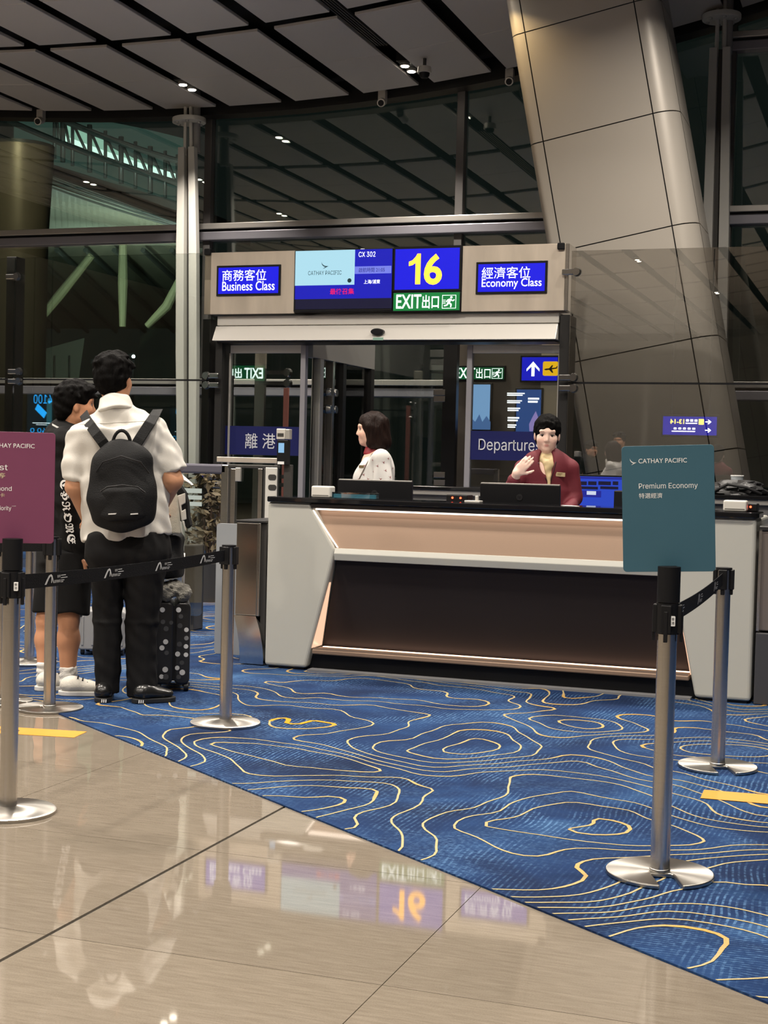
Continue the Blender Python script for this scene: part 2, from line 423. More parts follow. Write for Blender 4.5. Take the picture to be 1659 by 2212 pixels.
def contour_lines():
    rs = np.random.RandomState(11)
    h = 0.03; x0, x1, y0, y1 = -8.6, 1.4, 2.9, 13.4
    nx, ny = int((x1 - x0) / h), int((y1 - y0) / h)
    X, Y = np.meshgrid(x0 + np.arange(nx) * h, y0 + np.arange(ny) * h, indexing='ij')
    def vnoise(X, Y, wl, seed):
        r = np.random.RandomState(seed); T = r.rand(64, 64) * 2 * math.pi
        u, v = X / wl + 100.3, Y / wl + 200.7; i, j = np.floor(u).astype(int), np.floor(v).astype(int); fu, fv = u - i, v - j
        su, sv = fu ** 3 * (fu * (fu * 6 - 15) + 10), fv ** 3 * (fv * (fv * 6 - 15) + 10)
        def gr(a, b_): t = T[(i + a) % 64, (j + b_) % 64]; return np.cos(t) * (fu - a) + np.sin(t) * (fv - b_)
        return (gr(0, 0) * (1 - su) + gr(1, 0) * su) * (1 - sv) + (gr(0, 1) * (1 - su) + gr(1, 1) * su) * sv
    wx = vnoise(X, Y, 0.7, 5) * 0.3; wy = vnoise(X, Y, 0.7, 6) * 0.3
    Fd = vnoise(X + wx, Y + wy, 1.35, 1) + 0.34 * vnoise(X + wx, Y + wy, 0.62, 2) + 0.05 * vnoise(X, Y, 0.19, 3)
    lines = []
    for lev in np.arange(-0.75, 0.76, 0.096):
        D = Fd - lev; D[D == 0] = 1e-9; S = D > 0
        pts, seg = {}, {}
        def ept(kind, i, j):
            k = (kind, i, j)
            if k not in pts:
                a = D[i, j]; b_ = D[i + 1, j] if kind == 0 else D[i, j + 1]; t = a / (a - b_)
                pts[k] = (x0 + (i + (t if kind == 0 else 0)) * h, y0 + (j + (t if kind == 1 else 0)) * h)
            return k
        code = S[:-1, :-1] * 1 + S[1:, :-1] * 2 + S[1:, 1:] * 4 + S[:-1, 1:] * 8
        I, J = np.nonzero((code != 0) & (code != 15))
        adj = {}
        for i, j in zip(I.tolist(), J.tolist()):
            es = []
            if S[i, j] != S[i + 1, j]: es.append(ept(0, i, j))
            if S[i + 1, j] != S[i + 1, j + 1]: es.append(ept(1, i + 1, j))
            if S[i, j + 1] != S[i + 1, j + 1]: es.append(ept(0, i, j + 1))
            if S[i, j] != S[i, j + 1]: es.append(ept(1, i, j))
            for a, b_ in zip(es[0::2], es[1::2]):
                adj.setdefault(a, []).append(b_); adj.setdefault(b_, []).append(a)
        seen = set()
        def walk(st):
            out = [st]; seen.add(st); cur = st
            while True:
                nxt = [q for q in adj[cur] if q not in seen]
                if not nxt: break
                cur = nxt[0]; seen.add(cur); out.append(cur)
            return out
        for st in [k for k in adj if len(adj[k]) == 1] + list(adj):
            if st in seen: continue
            w_ = walk(st)
            closed = len(w_) > 3 and w_[0] in adj[w_[-1]]
            if len(w_) < 26: continue
            lines.append((np.array([pts[k] for k in w_]), closed))
    V, Fc, W = [], [], []
    for L_, closed in lines:
        if closed: L_ = np.vstack([L_, L_[:1]])
        for _ in range(2):
            K = L_.copy(); K[1:-1] = (L_[:-2] + 2 * L_[1:-1] + L_[2:]) / 4; L_ = K
        L_ = L_[::2] if not closed else np.vstack([L_[:-1:2], L_[:1]])
        n = len(L_)
        if n < 5: continue
        T = np.gradient(L_, axis=0); T /= np.linalg.norm(T, axis=1, keepdims=True) + 1e-9
        ang = np.abs(np.gradient(np.unwrap(np.arctan2(T[:, 1], T[:, 0]))))
        k = np.convolve(np.pad(ang, 3, mode='edge'), np.ones(7) / 7, 'valid')
        thick = np.clip((k - 0.16) / 0.3, 0, 1) * (0.4 + 0.6 * (rs.rand() > 0.35))
        hw = 0.0040 + 0.0085 * thick
        Nn = np.stack([-T[:, 1], T[:, 0]], 1)
        sd_ = ((L_ - np.array([CA.x, CA.y])) @ np.array([cn.x, cn.y])) - 0.003; inside = sd_ > 0
        o = len(V)
        for p, nn, w_, t in zip(L_, Nn, hw, thick):
            V.append((*(p + nn * w_), CZ + 0.0014)); V.append((*(p - nn * w_), CZ + 0.0014)); W += [t, t]
        for i in range(n - 1):
            q = (o + 2 * i, o + 2 * i + 1, o + 2 * i + 3, o + 2 * i + 2)
            if inside[i] and inside[i + 1]: Fc.append(q)
            elif inside[i] != inside[i + 1]:            # cut the line where the carpet ends
                r_ = []
                for a, b_ in ((q[0], q[3]), (q[1], q[2])):
                    A_, B_ = np.array(V[a]), np.array(V[b_])
                    sa, sb_ = [(P_[0] - CA.x) * cn.x + (P_[1] - CA.y) * cn.y - 0.003 for P_ in (A_, B_)]
                    t = min(max(sa / (sa - sb_), 0.0), 1.0) if abs(sa - sb_) > 1e-9 else 0.5
                    V.append(tuple(A_ + (B_ - A_) * t)); W.append(W[a]); r_.append(len(V) - 1)
                Fc.append((q[0], q[1], r_[1], r_[0]) if inside[i] else (r_[0], r_[1], q[2], q[3]))
    return V, Fc, W
V, Fc, W = contour_lines()
me = bpy.data.meshes.new('contour_lines'); me.from_pydata(V, [], Fc)
ca = me.color_attributes.new('tint', 'FLOAT_COLOR', 'POINT')
lo, hi = np.array(srgb(178, 162, 122)), np.array(srgb(196, 142, 40))
W = np.array(W)[:, None]; colr = np.hstack([lo * (1 - W) + hi * W, np.ones_like(W)]).astype(np.float32)
ca.data.foreach_set('color', colr.ravel())
cl = link_mesh('contour_line_weave', me, mat('gold_yarn', (0.6, 0.5, 0.3), 0.95, spec=0.1, attr='tint', noise=(300, 0.3)), carpet)
props(cl, kind='stuff')

# --- walls of the hall behind and beside the camera
M_WALL = mat('hall_wall', (0.62, 0.57, 0.50), 0.7, noise=(0.6, 0.15))
struct('wall_left', MB().box(-26.2, -24, 0, -26, YW, 8.5), M_WALL)
struct('wall_right', MB().box(16, -24, 0, 16.2, YW, 8.5), M_WALL)
struct('wall_rear', MB().box(-26.2, -24.2, 0, 16.2, -24, 12), M_WALL)

# --- ceiling: dark void, grey panels with open gaps between
M_PANEL = mat('ceiling_panel', (0.60, 0.56, 0.52), 0.5, 0.0, noise=(900, 0.10))
M_VOID = mat('ceiling_void', (0.012, 0.011, 0.011), 0.9)
vb = MB(); xs = [-26 + k * 1.0 for k in range(43)]
A = [(x, -24, ceil_z(max(min(x, 4), -20)) + 0.22) for x in xs]; B = [(x, YW, z) for x, _, z in A]
vb.slab(A, B, (0, 0, 0.1))
ceiling = struct('ceiling', vb, M_VOID)
PW, GAP, X0C = 0.905, 0.19, -6.43 + 0.085
CY = [17.05, 14.1, 11.15, 8.2, 5.25, 2.3]       # dark cross gaps
bmk = {}
def panel_mesh(w, l):
    key = (round(w, 3), round(l, 3))
    if key not in bmk:
        mb = MB().box(-w / 2, -l / 2, 0, w / 2, l / 2, 0.035)
        o = mb.build('ceiling_panel', M_PANEL, None, bevel=0.004, seg=1); bmk[key] = o.data; bpy.data.objects.remove(o)
    return bmk[key]
farp = MB(); npan = 0
for i in range(-14, 12):
    xc = X0C + (i + 0.5) * PW - 0.085
    z = ceil_z(xc); sl = math.atan(ceil_z(xc + 0.1) / 0.2 - ceil_z(xc - 0.1) / 0.2)
    w = (PW - GAP) / math.cos(sl)
    for j in range(5):
        yb, ya = CY[j], CY[j + 1]; mid = (ya + yb) / 2
        for (p, q) in ((ya + 0.11, mid - 0.007), (mid + 0.007, yb - 0.11)):
            if npan < 300 and -10 <= i < 9:
                o = bpy.data.objects.new('ceiling_panel', panel_mesh(w, q - p)); C.objects.link(o); o.parent = ceiling
                o.location = (xc, (p + q) / 2, z); o.rotation_euler = (0, -sl, 0); npan += 1
            else:
                fr = Fr((xc, 0, z), (math.cos(sl), 0, math.sin(sl)), (0, 1, 0)); farp.fbox(fr, -w / 2, p, w / 2, q, 0, 0.035)
    for j in range(9):
        p, q = 2.3 - 2.95 * (j + 1) + 0.11, 2.3 - 2.95 * j - 0.11
        fr = Fr((xc, 0, z), (math.cos(sl), 0, math.sin(sl)), (0, 1, 0)); farp.fbox(fr, -w / 2, p, w / 2, q, 0, 0.035)
props(farp.build('distant_panels', M_PANEL, ceiling), kind='stuff')
# edge fascia where the ceiling meets the window wall
fx = [-20 + k * 0.75 for k in range(33)]
fb = MB().slab([(x, YW - 0.3, ceil_z(x) - 0.06) for x in fx], [(x, YW - 0.3, ceil_z(x) + 0.5) for x in fx], (0, 0.25, 0))
struct('trim_1', fb, M_DARK)
# slatted air grille in one gap
xg = X0C + PW - 0.085
gr = thing('ceiling_grille', 'dark slatted linear air grille set in a ceiling gap beside the column', 'grille', (xg, 13.0, ceil_z(xg)))
for k in range(5):
    MB().box(xg - 0.075 + k * 0.033, 10.2, ceil_z(xg) + 0.0, xg - 0.06 + k * 0.033, 15.3, ceil_z(xg) + 0.03).build('slat', M_DARKG, gr)

# --- ceiling downlights (these are the lamps of the hall)
M_LENS = lit('lamp_lens', (1.0, 0.90, 0.74), 18.0)
def downlight(x, y, label, group, twin=True, power=1.0, spread=140):
    z = ceil_z(x) + 0.03
    t = thing('ceiling_downlight', label, 'ceiling light', (x, y, z), group)
    MB().box(x - 0.07, y - 0.24, z, x + 0.07, y + 0.24, z + 0.12).build('housing', M_DARK, t)
    for s in ((-0.12, 0.12) if twin else (0,)):
        MB().cyl((x, y + s, z - 0.035), (x, y + s, z), 0.062, 0.058, 20).build('bezel', M_ALU, t)
        MB().cyl((x, y + s, z - 0.042), (x, y + s, z - 0.036), 0.045, seg=20).build('lens', M_LENS, t)
    ld = bpy.data.lights.new('downlight', 'AREA'); ld.shape = 'DISK'; ld.size = 0.22; ld.energy = LAMP_POWER * power; ld.color = LAMP_COLOR; ld.spread = math.radians(spread)
    lo_ = bpy.data.objects.new('lamp_light', ld); C.objects.link(lo_); lo_.parent = t; lo_.location = (0, 0, -0.06)
    return t
def gapx(i): return X0C + i * PW - 0.085
p1 = G(300, 190, 5.75); p2 = G(872, 128, 5.95)
downlight(gapx(-2), p1.y, 'twin downlight glowing in a ceiling gap above the slender white column', 'ceiling downlights', power=0.6, spread=95)
downlight(gapx(1), p2.y, 'twin downlight glowing at the end of the slatted ceiling grille', 'ceiling downlights', power=0.6, spread=95)
for (i, y) in [(-2, 8.9), (1, 9.7), (4, 9.7), (6, 12.6), (-5, 9.7), (-5, 13.0), (-8, 12.0), (-8, 7.0),
               (-5, 5.2), (-2, 5.2), (1, 5.2), (4, 5.2), (7, 5.2), (7, 9.7),
               (-5, 0.6), (-2, 0.6), (1, 0.6), (4, 0.6), (7, 0.6), (10, 3.0), (10, -4.0),
               (-5, -5), (-2, -5), (1, -5), (4, -5), (7, -5), (-8, -2), (-3, -12), (2, -12), (6, -12)]:
    downlight(gapx(i), y, 'twin downlight set in a dark gap between grey ceiling panels', 'hall downlights')

wl = downlight(-4.02, 14.28, 'warm downlight at the ceiling shining down the face of the leaning column', 'ceiling downlights', power=0.06)
for ch in wl.children:
    if ch.type == 'LIGHT': ch.data.color = (1.0, 0.72, 0.36)
# dome cameras and sensors under the ceiling
def dome_camera(px, py, z, label):
    p = G(px, py, z); t = thing('dome_camera', label, 'security camera', (p.x, p.y, p.z))
    MB().cyl((p.x, p.y, p.z + 0.06), (p.x, p.y, ceil_z(p.x) - 0.002), 0.02).build('stem', M_DARKG, t)
    MB().cyl((p.x, p.y, p.z), (p.x, p.y, p.z + 0.07), 0.085, 0.075).build('body', M_ALUW, t)
    MB().lathe([(0.062, p.z), (0.058, p.z - 0.03), (0.04, p.z - 0.055), (0.0, p.z - 0.065)], p.x, p.y).build('dome', M_BLACK, t)
dome_camera(917, 158, 5.70, 'white dome camera hanging below the slatted ceiling grille')
for (px, py, lb) in [(88, 258, 'small white camera bracketed to the ceiling edge near the dark drum'), (826, 218, 'small white camera bracketed to the ceiling edge above the flight screen'), (1101, 172, 'small white camera bracketed to the ceiling edge beside the leaning column')]:
    p = PY(px, py, YW - 0.36)
    t = thing('ceiling_camera', lb, 'security camera', (p.x, p.y, p.z))
    MB().box(p.x - 0.05, p.y - 0.03, p.z + 0.0, p.x + 0.05, p.y + 0.05, p.z + 0.13).build('bracket', M_ALUW, t, bevel=0.008)
    MB().cyl((p.x + 0.02, p.y - 0.10, p.z - 0.05), (p.x, p.y + 0.03, p.z), 0.05, 0.05).build('body', M_ALUW, t)
    MB().cyl((p.x + 0.022, p.y - 0.112, p.z - 0.055), (p.x + 0.02, p.y - 0.10, p.z - 0.05), 0.036).build('lens', M_BLACK, t)

# --- window wall
M_FRAME = mat('window_frame', (0.60, 0.57, 0.53), 0.35, 0.6)
M_FRAMEB = mat('window_frame_lower', (0.33, 0.32, 0.36), 0.4, 0.5)
def transom(name, z0, x0, x1):
    a = MB().box(x0, YW - 0.16, z0 + 0.085, x1, YW + 0.02, z0 + 0.16)
    o = struct(name, a, M_FRAME, bevel=0.008)
    MB().box(x0, YW - 0.12, z0 + 0.055, x1, YW + 0.02, z0 + 0.085).build('shadow_gap', M_BLACK, o)
    MB().box(x0, YW - 0.14, z0 - 0.055, x1, YW + 0.02, z0 + 0.055).build('lower_rail', M_FRAMEB, o, bevel=0.01)
    return o
transom('trim_2', 4.14, -20, 4)
transom('trim_3', 2.12, -20, 4)
transom('trim_4', 6.13, -2.05, 4)
struct('trim_5', MB().box(-20, YW - 0.2, 0, 4, YW + 0.05, 0.16), M_DARKG)
wn = 0
mull = [-20, -15.6, -12.2, -8.62, -5.19, -1.95, 1.2, 4]
zz = [(0.16, 2.06), (2.28, 4.08), (4.30, 7.2)]
M_MULL = mat('mullion', (0.16, 0.15, 0.145), 0.4, 0.5)
for i in range(len(mull) - 1):
    for (a, b_) in zz:
        wn += 1
        w = struct('window_%d' % wn, MB().box(mull[i] + 0.03, YW, a, mull[i + 1] - 0.03, YW + 0.02, b_), M_WIN)
    MB().box(mull[i] - 0.05, YW - 0.09, 0.16, mull[i] + 0.05, YW + 0.04, 7.2).build('mullion', M_MULL, w, bevel=0.005)

# --- slender white steel columns before the window wall
def slender_column(pxb, pyb, pxt, pyt, Y, label, mw):
    a, b_ = PY(pxb, pyb, Y), PY(pxt, pyt, Y)
    top = b_.z; x0 = a.x + (a.x - b_.x) / (b_.z - a.z) * a.z; lean = (b_.x - x0) / top
    t = thing('slender_column', label, 'column', (x0, Y, 0), 'slender white columns')
    fr = Fr((x0, Y, 0), (1, 0, 0), (lean, 0, 1))
    zk = [0.0, 1.2, 2.6, 3.9, top - 0.35]; hw = [0.10, 0.135, 0.15, 0.145, 0.115]
    for s in (-1, 1):                       # two tapered fins each side of a dark slot
        for (c0, c1, k0, k1) in ((0.03, 0.13, 0.24, 1.0),):
            L_ = [fr(s * h_ * k0, z, c1) for z, h_ in zip(zk, hw)]; R_ = [fr(s * h_ * k1, z, c1) for z, h_ in zip(zk, hw)]
            MB().slab(L_, R_, fr.n * -(c1 - c0)).build('fin', M_WHITE, t, bevel=0.006)
    MB().slab([fr(-h_ * 0.5, z, 0.03) for z, h_ in zip(zk, hw)], [fr(h_ * 0.5, z, 0.03) for z, h_ in zip(zk, hw)], fr.n * -0.03).build('web', M_DARKG, t)
    for s in (-1, 1):
        MB().cyl(fr(s * 0.045, top - 0.45, 0.07), fr(s * 0.03, top + 0.6, 0.07), 0.022).build('rod', M_WHITE, t)
    MB().cyl(fr(0.06, top - 0.4, -0.03), fr(0.06, top + 0.6, -0.03), 0.06).build('rear_tube', mat('grey_tube', (0.3, 0.29, 0.28), 0.5), t)
    d = MB().cyl(fr(0, top - 0.03, 0.04), fr(0, top + 0.03, 0.04), 0.215, seg=28).build('disc', M_WHITE, t, bevel=0.008)
    for k in range(6):
        an = k * math.pi / 3 + 0.2
        q = fr(0.16 * math.cos(an), top - 0.05, 0.04 + 0.16 * math.sin(an))
        MB().cyl(q, q + Vector((0, 0, 0.025)), 0.022, seg=8).build('bolt', M_ALU, d)
slender_column(412, 900, 412, 262, YW - 0.45, 'slender white steel column of paired fins under a disc, beside the business class sign', 0)
slender_column(1536, 1040, 1560, 40, YW - 0.6, 'slender white steel column of paired fins under a disc, behind the leaning clad column', 0)

# --- the leaning clad column
M_CLAD = mat('clad_panel', (0.52, 0.475, 0.415), 0.42, 0.15, noise=(700, 0.06))
YC = 14.6; K = 0.2
lc = thing('leaning_column', 'huge leaning column clad in warm grey metal panels with dark joints', 'column', (-2.9, YC + 0.4, 0))
tl = 1 / math.sqrt(1 + K * K)
axis = Vector((-K * tl, 0, tl)); side = Vector((tl, 0, K * tl))
fo = Vector((-2.737, YC, 0.0))                 # left front edge at floor level
RC = 0.24; WC = 1.52; DC = 1.15
# outline of the section (a along side, b depth): flat front, rounded right corner, rounded left corner
def section():
    pts = []
    def arc(cx, cy, r, t0, t1, n):
        for i in range(n + 1):
            t = math.radians(t0 + (t1 - t0) * i / n); pts.append((cx + r * math.cos(t), cy + r * math.sin(t)))
    arc(0.07, 0.07, 0.07, 180, 270, 5)
    pts.append((0.145, 0)); pts.append((1.27, 0))
    arc(WC - RC, RC, RC, 270, 360, 9)
    arc(WC - RC, DC - RC, RC, 0, 90, 5); arc(RC, DC - RC, RC, 90, 180, 5)
    return pts
sec = section(); ns = len(sec)
def cpt(a, b_, h_): return fo + side * a + axis * h_ + Vector((0, b_, 0))
def hrow(n): return 1.135 * n + 0.085 + (-0.02)
core = MB()
inn = [(WC / 2 + (a - WC / 2) * 0.985, DC / 2 + (b_ - DC / 2) * 0.985) for a, b_ in sec]
for i in range(ns):
    j = (i + 1) % ns
    core.add([cpt(*inn[i], -0.3), cpt(*inn[j], -0.3), cpt(*inn[j], 6.6), cpt(*inn[i], 6.6)], [(0, 1, 2, 3)])
core.build('core', M_BLACK, lc)
cuts = [(0, 6), (6, 7), (7, 16), (16, 22), (22, ns)]   # left corner, flat face, right corner, rear, left side
hs = [-0.25] + [hrow(n) for n in range(0, 6)] + [6.55]
for h0, h1 in zip(hs[:-1], hs[1:]):
    for (i0, i1) in cuts:
        ids = [k % ns for k in range(i0, i1 + 1)]
        P = [sec[k] for k in ids]; g = 0.006
        def trim(p, q, d):
            v = Vector((q[0] - p[0], q[1] - p[1])); l = v.length; return (p[0] + v.x / l * d, p[1] + v.y / l * d)
        P[0] = trim(P[0], P[1], g); P[-1] = trim(P[-1], P[-2], g)
        mb = MB().strip([cpt(a, b_, h0 + g) for a, b_ in P], [cpt(a, b_, h1 - g) for a, b_ in P])
        I_ = [(WC / 2 + (a - WC / 2) * 0.984, DC / 2 + (b_ - DC / 2) * 0.984) for a, b_ in P]
        mb.strip([cpt(a, b_, h1 - g) for a, b_ in P], [cpt(a, b_, h1 - g) for a, b_ in I_], False)
        mb.strip([cpt(a, b_, h0 + g) for a, b_ in I_], [cpt(a, b_, h0 + g) for a, b_ in P], False)
        mb.build('clad_panel', M_CLAD, lc)
# ------------------------------------------------------------------ shared marks
def wing_mark(name, fr, box, material, parent, lift=0.002):
    """a brush-stroke wing: a long upswept stroke over a short one"""
    a0, b0, a1, b1 = box; w, h = a1 - a0, b1 - b0
    A = [(0.02, 1.0), (0.10, 0.78), (0.22, 0.60), (0.40, 0.46), (0.62, 0.38), (1.0, 0.36), (0.72, 0.27), (0.42, 0.30), (0.22, 0.44), (0.10, 0.62)]
    B = [(1.0, 0.36), (0.72, 0.22), (0.48, 0.10), (0.22, 0.0), (0.40, 0.14), (0.55, 0.26), (0.70, 0.33)]
    return poly(name, [[(a0 + x * w, b0 + y * h) for x, y in p] for p in (A, B)], fr, material, parent, lift)

def running_man(name, fr, box, material, parent, lift=0.002, flip=False):
    a0, b0, a1, b1 = box; w, h = a1 - a0, b1 - b0
    def q(x, y): return (a0 + ((1 - x) if flip else x) * w, b0 + y * h)
    def bar(x0, y0, x1, y1, t):
        dx, dy = x1 - x0, y1 - y0; l = math.hypot(dx, dy); nx, ny = -dy / l * t, dx / l * t
        return [q(x0 + nx, y0 + ny), q(x1 + nx, y1 + ny), q(x1 - nx, y1 - ny), q(x0 - nx, y0 - ny)]
    P = [[q(0.66 + 0.085 * math.cos(t * math.pi / 6), 0.83 + 0.085 * math.sin(t * math.pi / 6)) for t in range(12)]]
    P += [bar(0.60, 0.70, 0.46, 0.42, 0.085), bar(0.60, 0.68, 0.78, 0.56, 0.04), bar(0.78, 0.56, 0.88, 0.66, 0.035), bar(0.56, 0.70, 0.38, 0.62, 0.04), bar(0.38, 0.62, 0.30, 0.48, 0.035)]
    P += [bar(0.48, 0.42, 0.66, 0.30, 0.055), bar(0.66, 0.30, 0.62, 0.10, 0.045), bar(0.46, 0.44, 0.34, 0.24, 0.055), bar(0.34, 0.24, 0.14, 0.20, 0.045)]
    t = 0.035
    P += [[q(0.0, 0.0), q(1.0, 0.0), q(1.0, t), q(0.0, t)], [q(0.0, 1 - t), q(1.0, 1 - t), q(1.0, 1), q(0.0, 1)], [q(1 - t, t), q(1, t), q(1, 1 - t), q(1 - t, 1 - t)], [q(0, t), q(t, t), q(t, 1 - t), q(0, 1 - t)]]
    P += [bar(0.06, 0.62, 0.26, 0.62, 0.02), bar(0.06, 0.50, 0.24, 0.50, 0.02), bar(0.06, 0.38, 0.26, 0.38, 0.02)]
    return poly(name, P, fr, material, parent, lift)

L_BLUE = lit('led_blue', srgb(12, 14, 215), 1.15)
L_WHITE = lit('led_white', (0.95, 0.97, 1.0), 2.0)
L_YELLOW = lit('led_yellow', (1.0, 0.46, 0.03), 3.0)
L_GREEN = lit('exit_green', srgb(10, 130, 60), 1.0)
L_EXITW = lit('exit_white', (0.92, 1.0, 0.95), 2.2)

# ------------------------------------------------------------------ gate sign box
bx = boxpx(442, 536, 1222, 675, YG)
sb = thing('gate_sign_box', 'long brushed steel sign box with lit blue class and gate number panels', 'sign', ((bx[0] + bx[2]) / 2, YG + 0.15, bx[1]))
F0 = FY(YG)
zt, zb = bx[3], bx[1]
MB().fbox(F0, bx[0] + 0.01, zb + 0.01, bx[2] - 0.01, zt - 0.01, -0.34, -0.03).build('housing', M_DARKG, sb)
def steel_panel(x0, x1):
    a = PY(x0, 605, YG).x; b_ = PY(x1, 605, YG).x
    MB().fbox(F0, a, zb, b_, zt, -0.03, 0.0).build('steel_panel', M_STEELH, sb, bevel=0.004)
steel_panel(442, 637); steel_panel(998, 1220)
MB().fbox(F0, PY(1220, 605, YG).x, zb, PY(1228, 605, YG).x, zt, -0.34, -0.005).build('end_cap', M_STEEL, sb, bevel=0.004)
for px, py in ((450, 545), (1213, 533)):
    p = PY(px, py, YG); MB().box(p.x - 0.035, YG - 0.03, p.z - 0.03, p.x + 0.035, YG + 0.1, p.z + 0.035).build('corner_clip', M_BLACK, sb, bevel=0.01)
def class_panel(r, zh, en, zbox, ebox):
    b = boxpx(*r, YG)
    o = MB().fbox(F0, *b, -0.02, 0.012).build('class_panel', M_BLACK, sb, bevel=0.003)
    m = 0.022
    s = MB().fbox(F0, b[0] + m, b[1] + m, b[2] - m, b[3] - m, 0.010, 0.014).build('lit_face', L_BLUE, o)
    text('lettering', zh, F0, boxpx(*zbox, YG), L_WHITE, o, 0.0, 0.018)
    text('lettering', en, F0, boxpx(*ebox, YG), L_WHITE, o, 0.004, 0.018)
class_panel((469, 573, 607, 639), '商務客位', 'Business Class', (482, 583, 577, 607), (482, 608, 595, 628))
class_panel((1029, 565, 1183, 635), '經濟客位', 'Economy Class', (1042, 577, 1147, 602), (1042, 602, 1171, 625))
b = boxpx(851, 532, 998, 630, YG)
o = MB().fbox(F0, *b, -0.02, 0.02).build('number_panel', M_BLACK, sb, bevel=0.003)
MB().fbox(F0, b[0] + 0.02, b[1] + 0.02, b[2] - 0.02, b[3] - 0.025, 0.018, 0.023).build('lit_face', L_BLUE, o)
nb = boxpx(885, 549, 911, 615, YG); nw, nh = nb[2] - nb[0], nb[3] - nb[1]
poly('lettering', [[(nb[0] + nw * x, nb[1] + nh * y) for x, y in ((0.56, 0), (0.98, 0), (0.98, 1), (0.70, 1), (0.56, 0.90), (0.30, 0.79), (0.0, 0.74), (0.0, 0.60), (0.32, 0.63), (0.56, 0.70))]], F0, L_YELLOW, o, 0.027)
text('lettering', '6', F0, boxpx(918, 549, 957, 616, YG), L_YELLOW, o, 0.025, 0.027)
b = boxpx(850, 631, 996, 673, YG)
o = MB().fbox(F0, *b, -0.02, 0.02).build('exit_panel', M_BLACK, sb, bevel=0.003)
MB().fbox(F0, b[0] + 0.008, b[1] + 0.008, b[2] - 0.008, b[3] - 0.008, 0.018, 0.023).build('lit_face', L_GREEN, o)
text('lettering', 'EXIT', F0, boxpx(858, 637, 912, 667, YG), L_EXITW, o, 0.012, 0.027)
text('lettering', '出口', F0, boxpx(914, 638, 950, 667, YG), L_EXITW, o, 0.014, 0.027)
running_man('pictogram', F0, boxpx(957, 638, 987, 667, YG), L_EXITW, o, 0.027)

# flight information screen hung in the box
b = boxpx(638, 540, 850, 673, YG)
tv = thing('flight_screen', 'flight information screen showing flight CX 302 and a final call', 'screen', ((b[0] + b[2]) / 2, YG, b[1]))
MB().fbox(F0, *b, -0.028, 0.03).build('casing', M_BLACK, tv, bevel=0.004)
def scr(r, m, l=0.033, name='lit_area'): return MB().fbox(F0, *boxpx(*r, YG), 0.029, l).build(name, m, tv)
scr((641, 541, 849, 646), lit('tv_blue', srgb(10, 18, 190), 0.95))
scr((641, 542, 769, 617), lit('tv_pale', srgb(176, 224, 240), 1.0), 0.035)
scr((769, 576, 848, 592), lit('tv_lilac', srgb(120, 130, 235), 1.0), 0.035)
scr((641, 646, 849, 668), lit('tv_navy', srgb(8, 8, 60), 0.6), 0.034)
L_NAVY = lit('tv_dark_print', srgb(20, 70, 80), 0.5)
wing_mark('brush_mark', F0, boxpx(697, 566, 713, 582, YG), L_NAVY, tv, 0.038)
text('lettering', 'CATHAY PACIFIC', F0, boxpx(669, 586, 741, 595, YG), L_NAVY, tv, 0.0, 0.038)
poly('round_badge', [[(PY(758, 607, YG).x + 0.022 * math.cos(k * 0.524), PY(758, 607, YG).z + 0.022 * math.sin(k * 0.524)) for k in range(12)]], F0, L_NAVY, tv, 0.038)
text('lettering', 'CX 302', F0, boxpx(778, 545, 814, 556, YG), L_WHITE, tv, 0.0, 0.038)
text('lettering', '啟航時間 21:05', F0, boxpx(778, 579, 834, 589, YG), lit('tv_print_blue', srgb(20, 20, 130), 0.8), tv, 0.0, 0.038)
text('lettering', '上海/浦東', F0, boxpx(789, 605, 824, 614, YG), L_WHITE, tv, 0.0, 0.038)
text('lettering', '最後召集', F0, boxpx(716, 624, 768, 637, YG), lit('tv_red', srgb(235, 20, 90), 1.1), tv, 0.012, 0.038)

# ------------------------------------------------------------------ sliding door header
hd = thing('door_header', 'pale aluminium header beam of the sliding doors with a black motion sensor', 'door header', (-4.9, YG + 0.2, 2.43))
b = boxpx(464, 678, 1205, 699, YG); MB().fbox(F0, b[0], b[1], b[2], b[3], -0.36, -0.06).build('top_cover', M_ALUW, hd, bevel=0.006)
b2 = boxpx(463, 701, 1203, 735, YG)
MB().prism(Fr((0, 0, 0), (0, 1, 0), (0, 0, 1)), [(YG + 0.34, b2[1]), (YG - 0.05, b2[1]), (YG + 0.04, b2[3]), (YG + 0.34, b2[3])], b2[0], b2[2]).build('beam', M_ALUW, hd, bevel=0.004)
MB().fbox(F0, b2[0] + 0.02, b2[1] - 0.018, b2[2] - 0.02, b2[1], -0.34, -0.02).build('bottom_track', M_DARK, hd)
p = PY(817, 717, YG - 0.02)
o = MB().prism(Fr(p, (1, 0, 0), (0, 0, 1)), [(0.068 * math.cos(k * math.pi / 10), 0.033 * math.sin(k * math.pi / 10)) for k in range(20)], -0.02, 0.04).build('sensor', M_BLACK, hd, bevel=0.008)
b = boxpx(806, 729, 828, 735, YG - 0.05); MB().fbox(FY(YG - 0.05), *b, -0.005, 0.003).build('sticker', mat('green_sticker', (0.25, 0.42, 0.33), 0.5), hd)

# door posts either side
def post(name, x0, x1, y0, y1, Y, dep, material, label, cat, parent=None):
    b = boxpx(x0, y0, x1, y1, Y)
    mb = MB().fbox(FY(Y), b[0], 0.006, b[2], b[3], -dep, 0)
    if parent is not None: return mb.build(name, material, parent, bevel=0.004)
    return whole(name, mb, material, label, cat, bevel=0.004)
post('door_post', 463, 478, 740, 1000, YG + 0.05, 0.3, M_DARK, 'dark metal door post on the business class side of the gate', 'door post')
post('door_post', 1205, 1226, 680, 1060, YG + 0.05, 0.3, M_DARK, 'dark metal door post on the economy class side of the gate', 'door post')

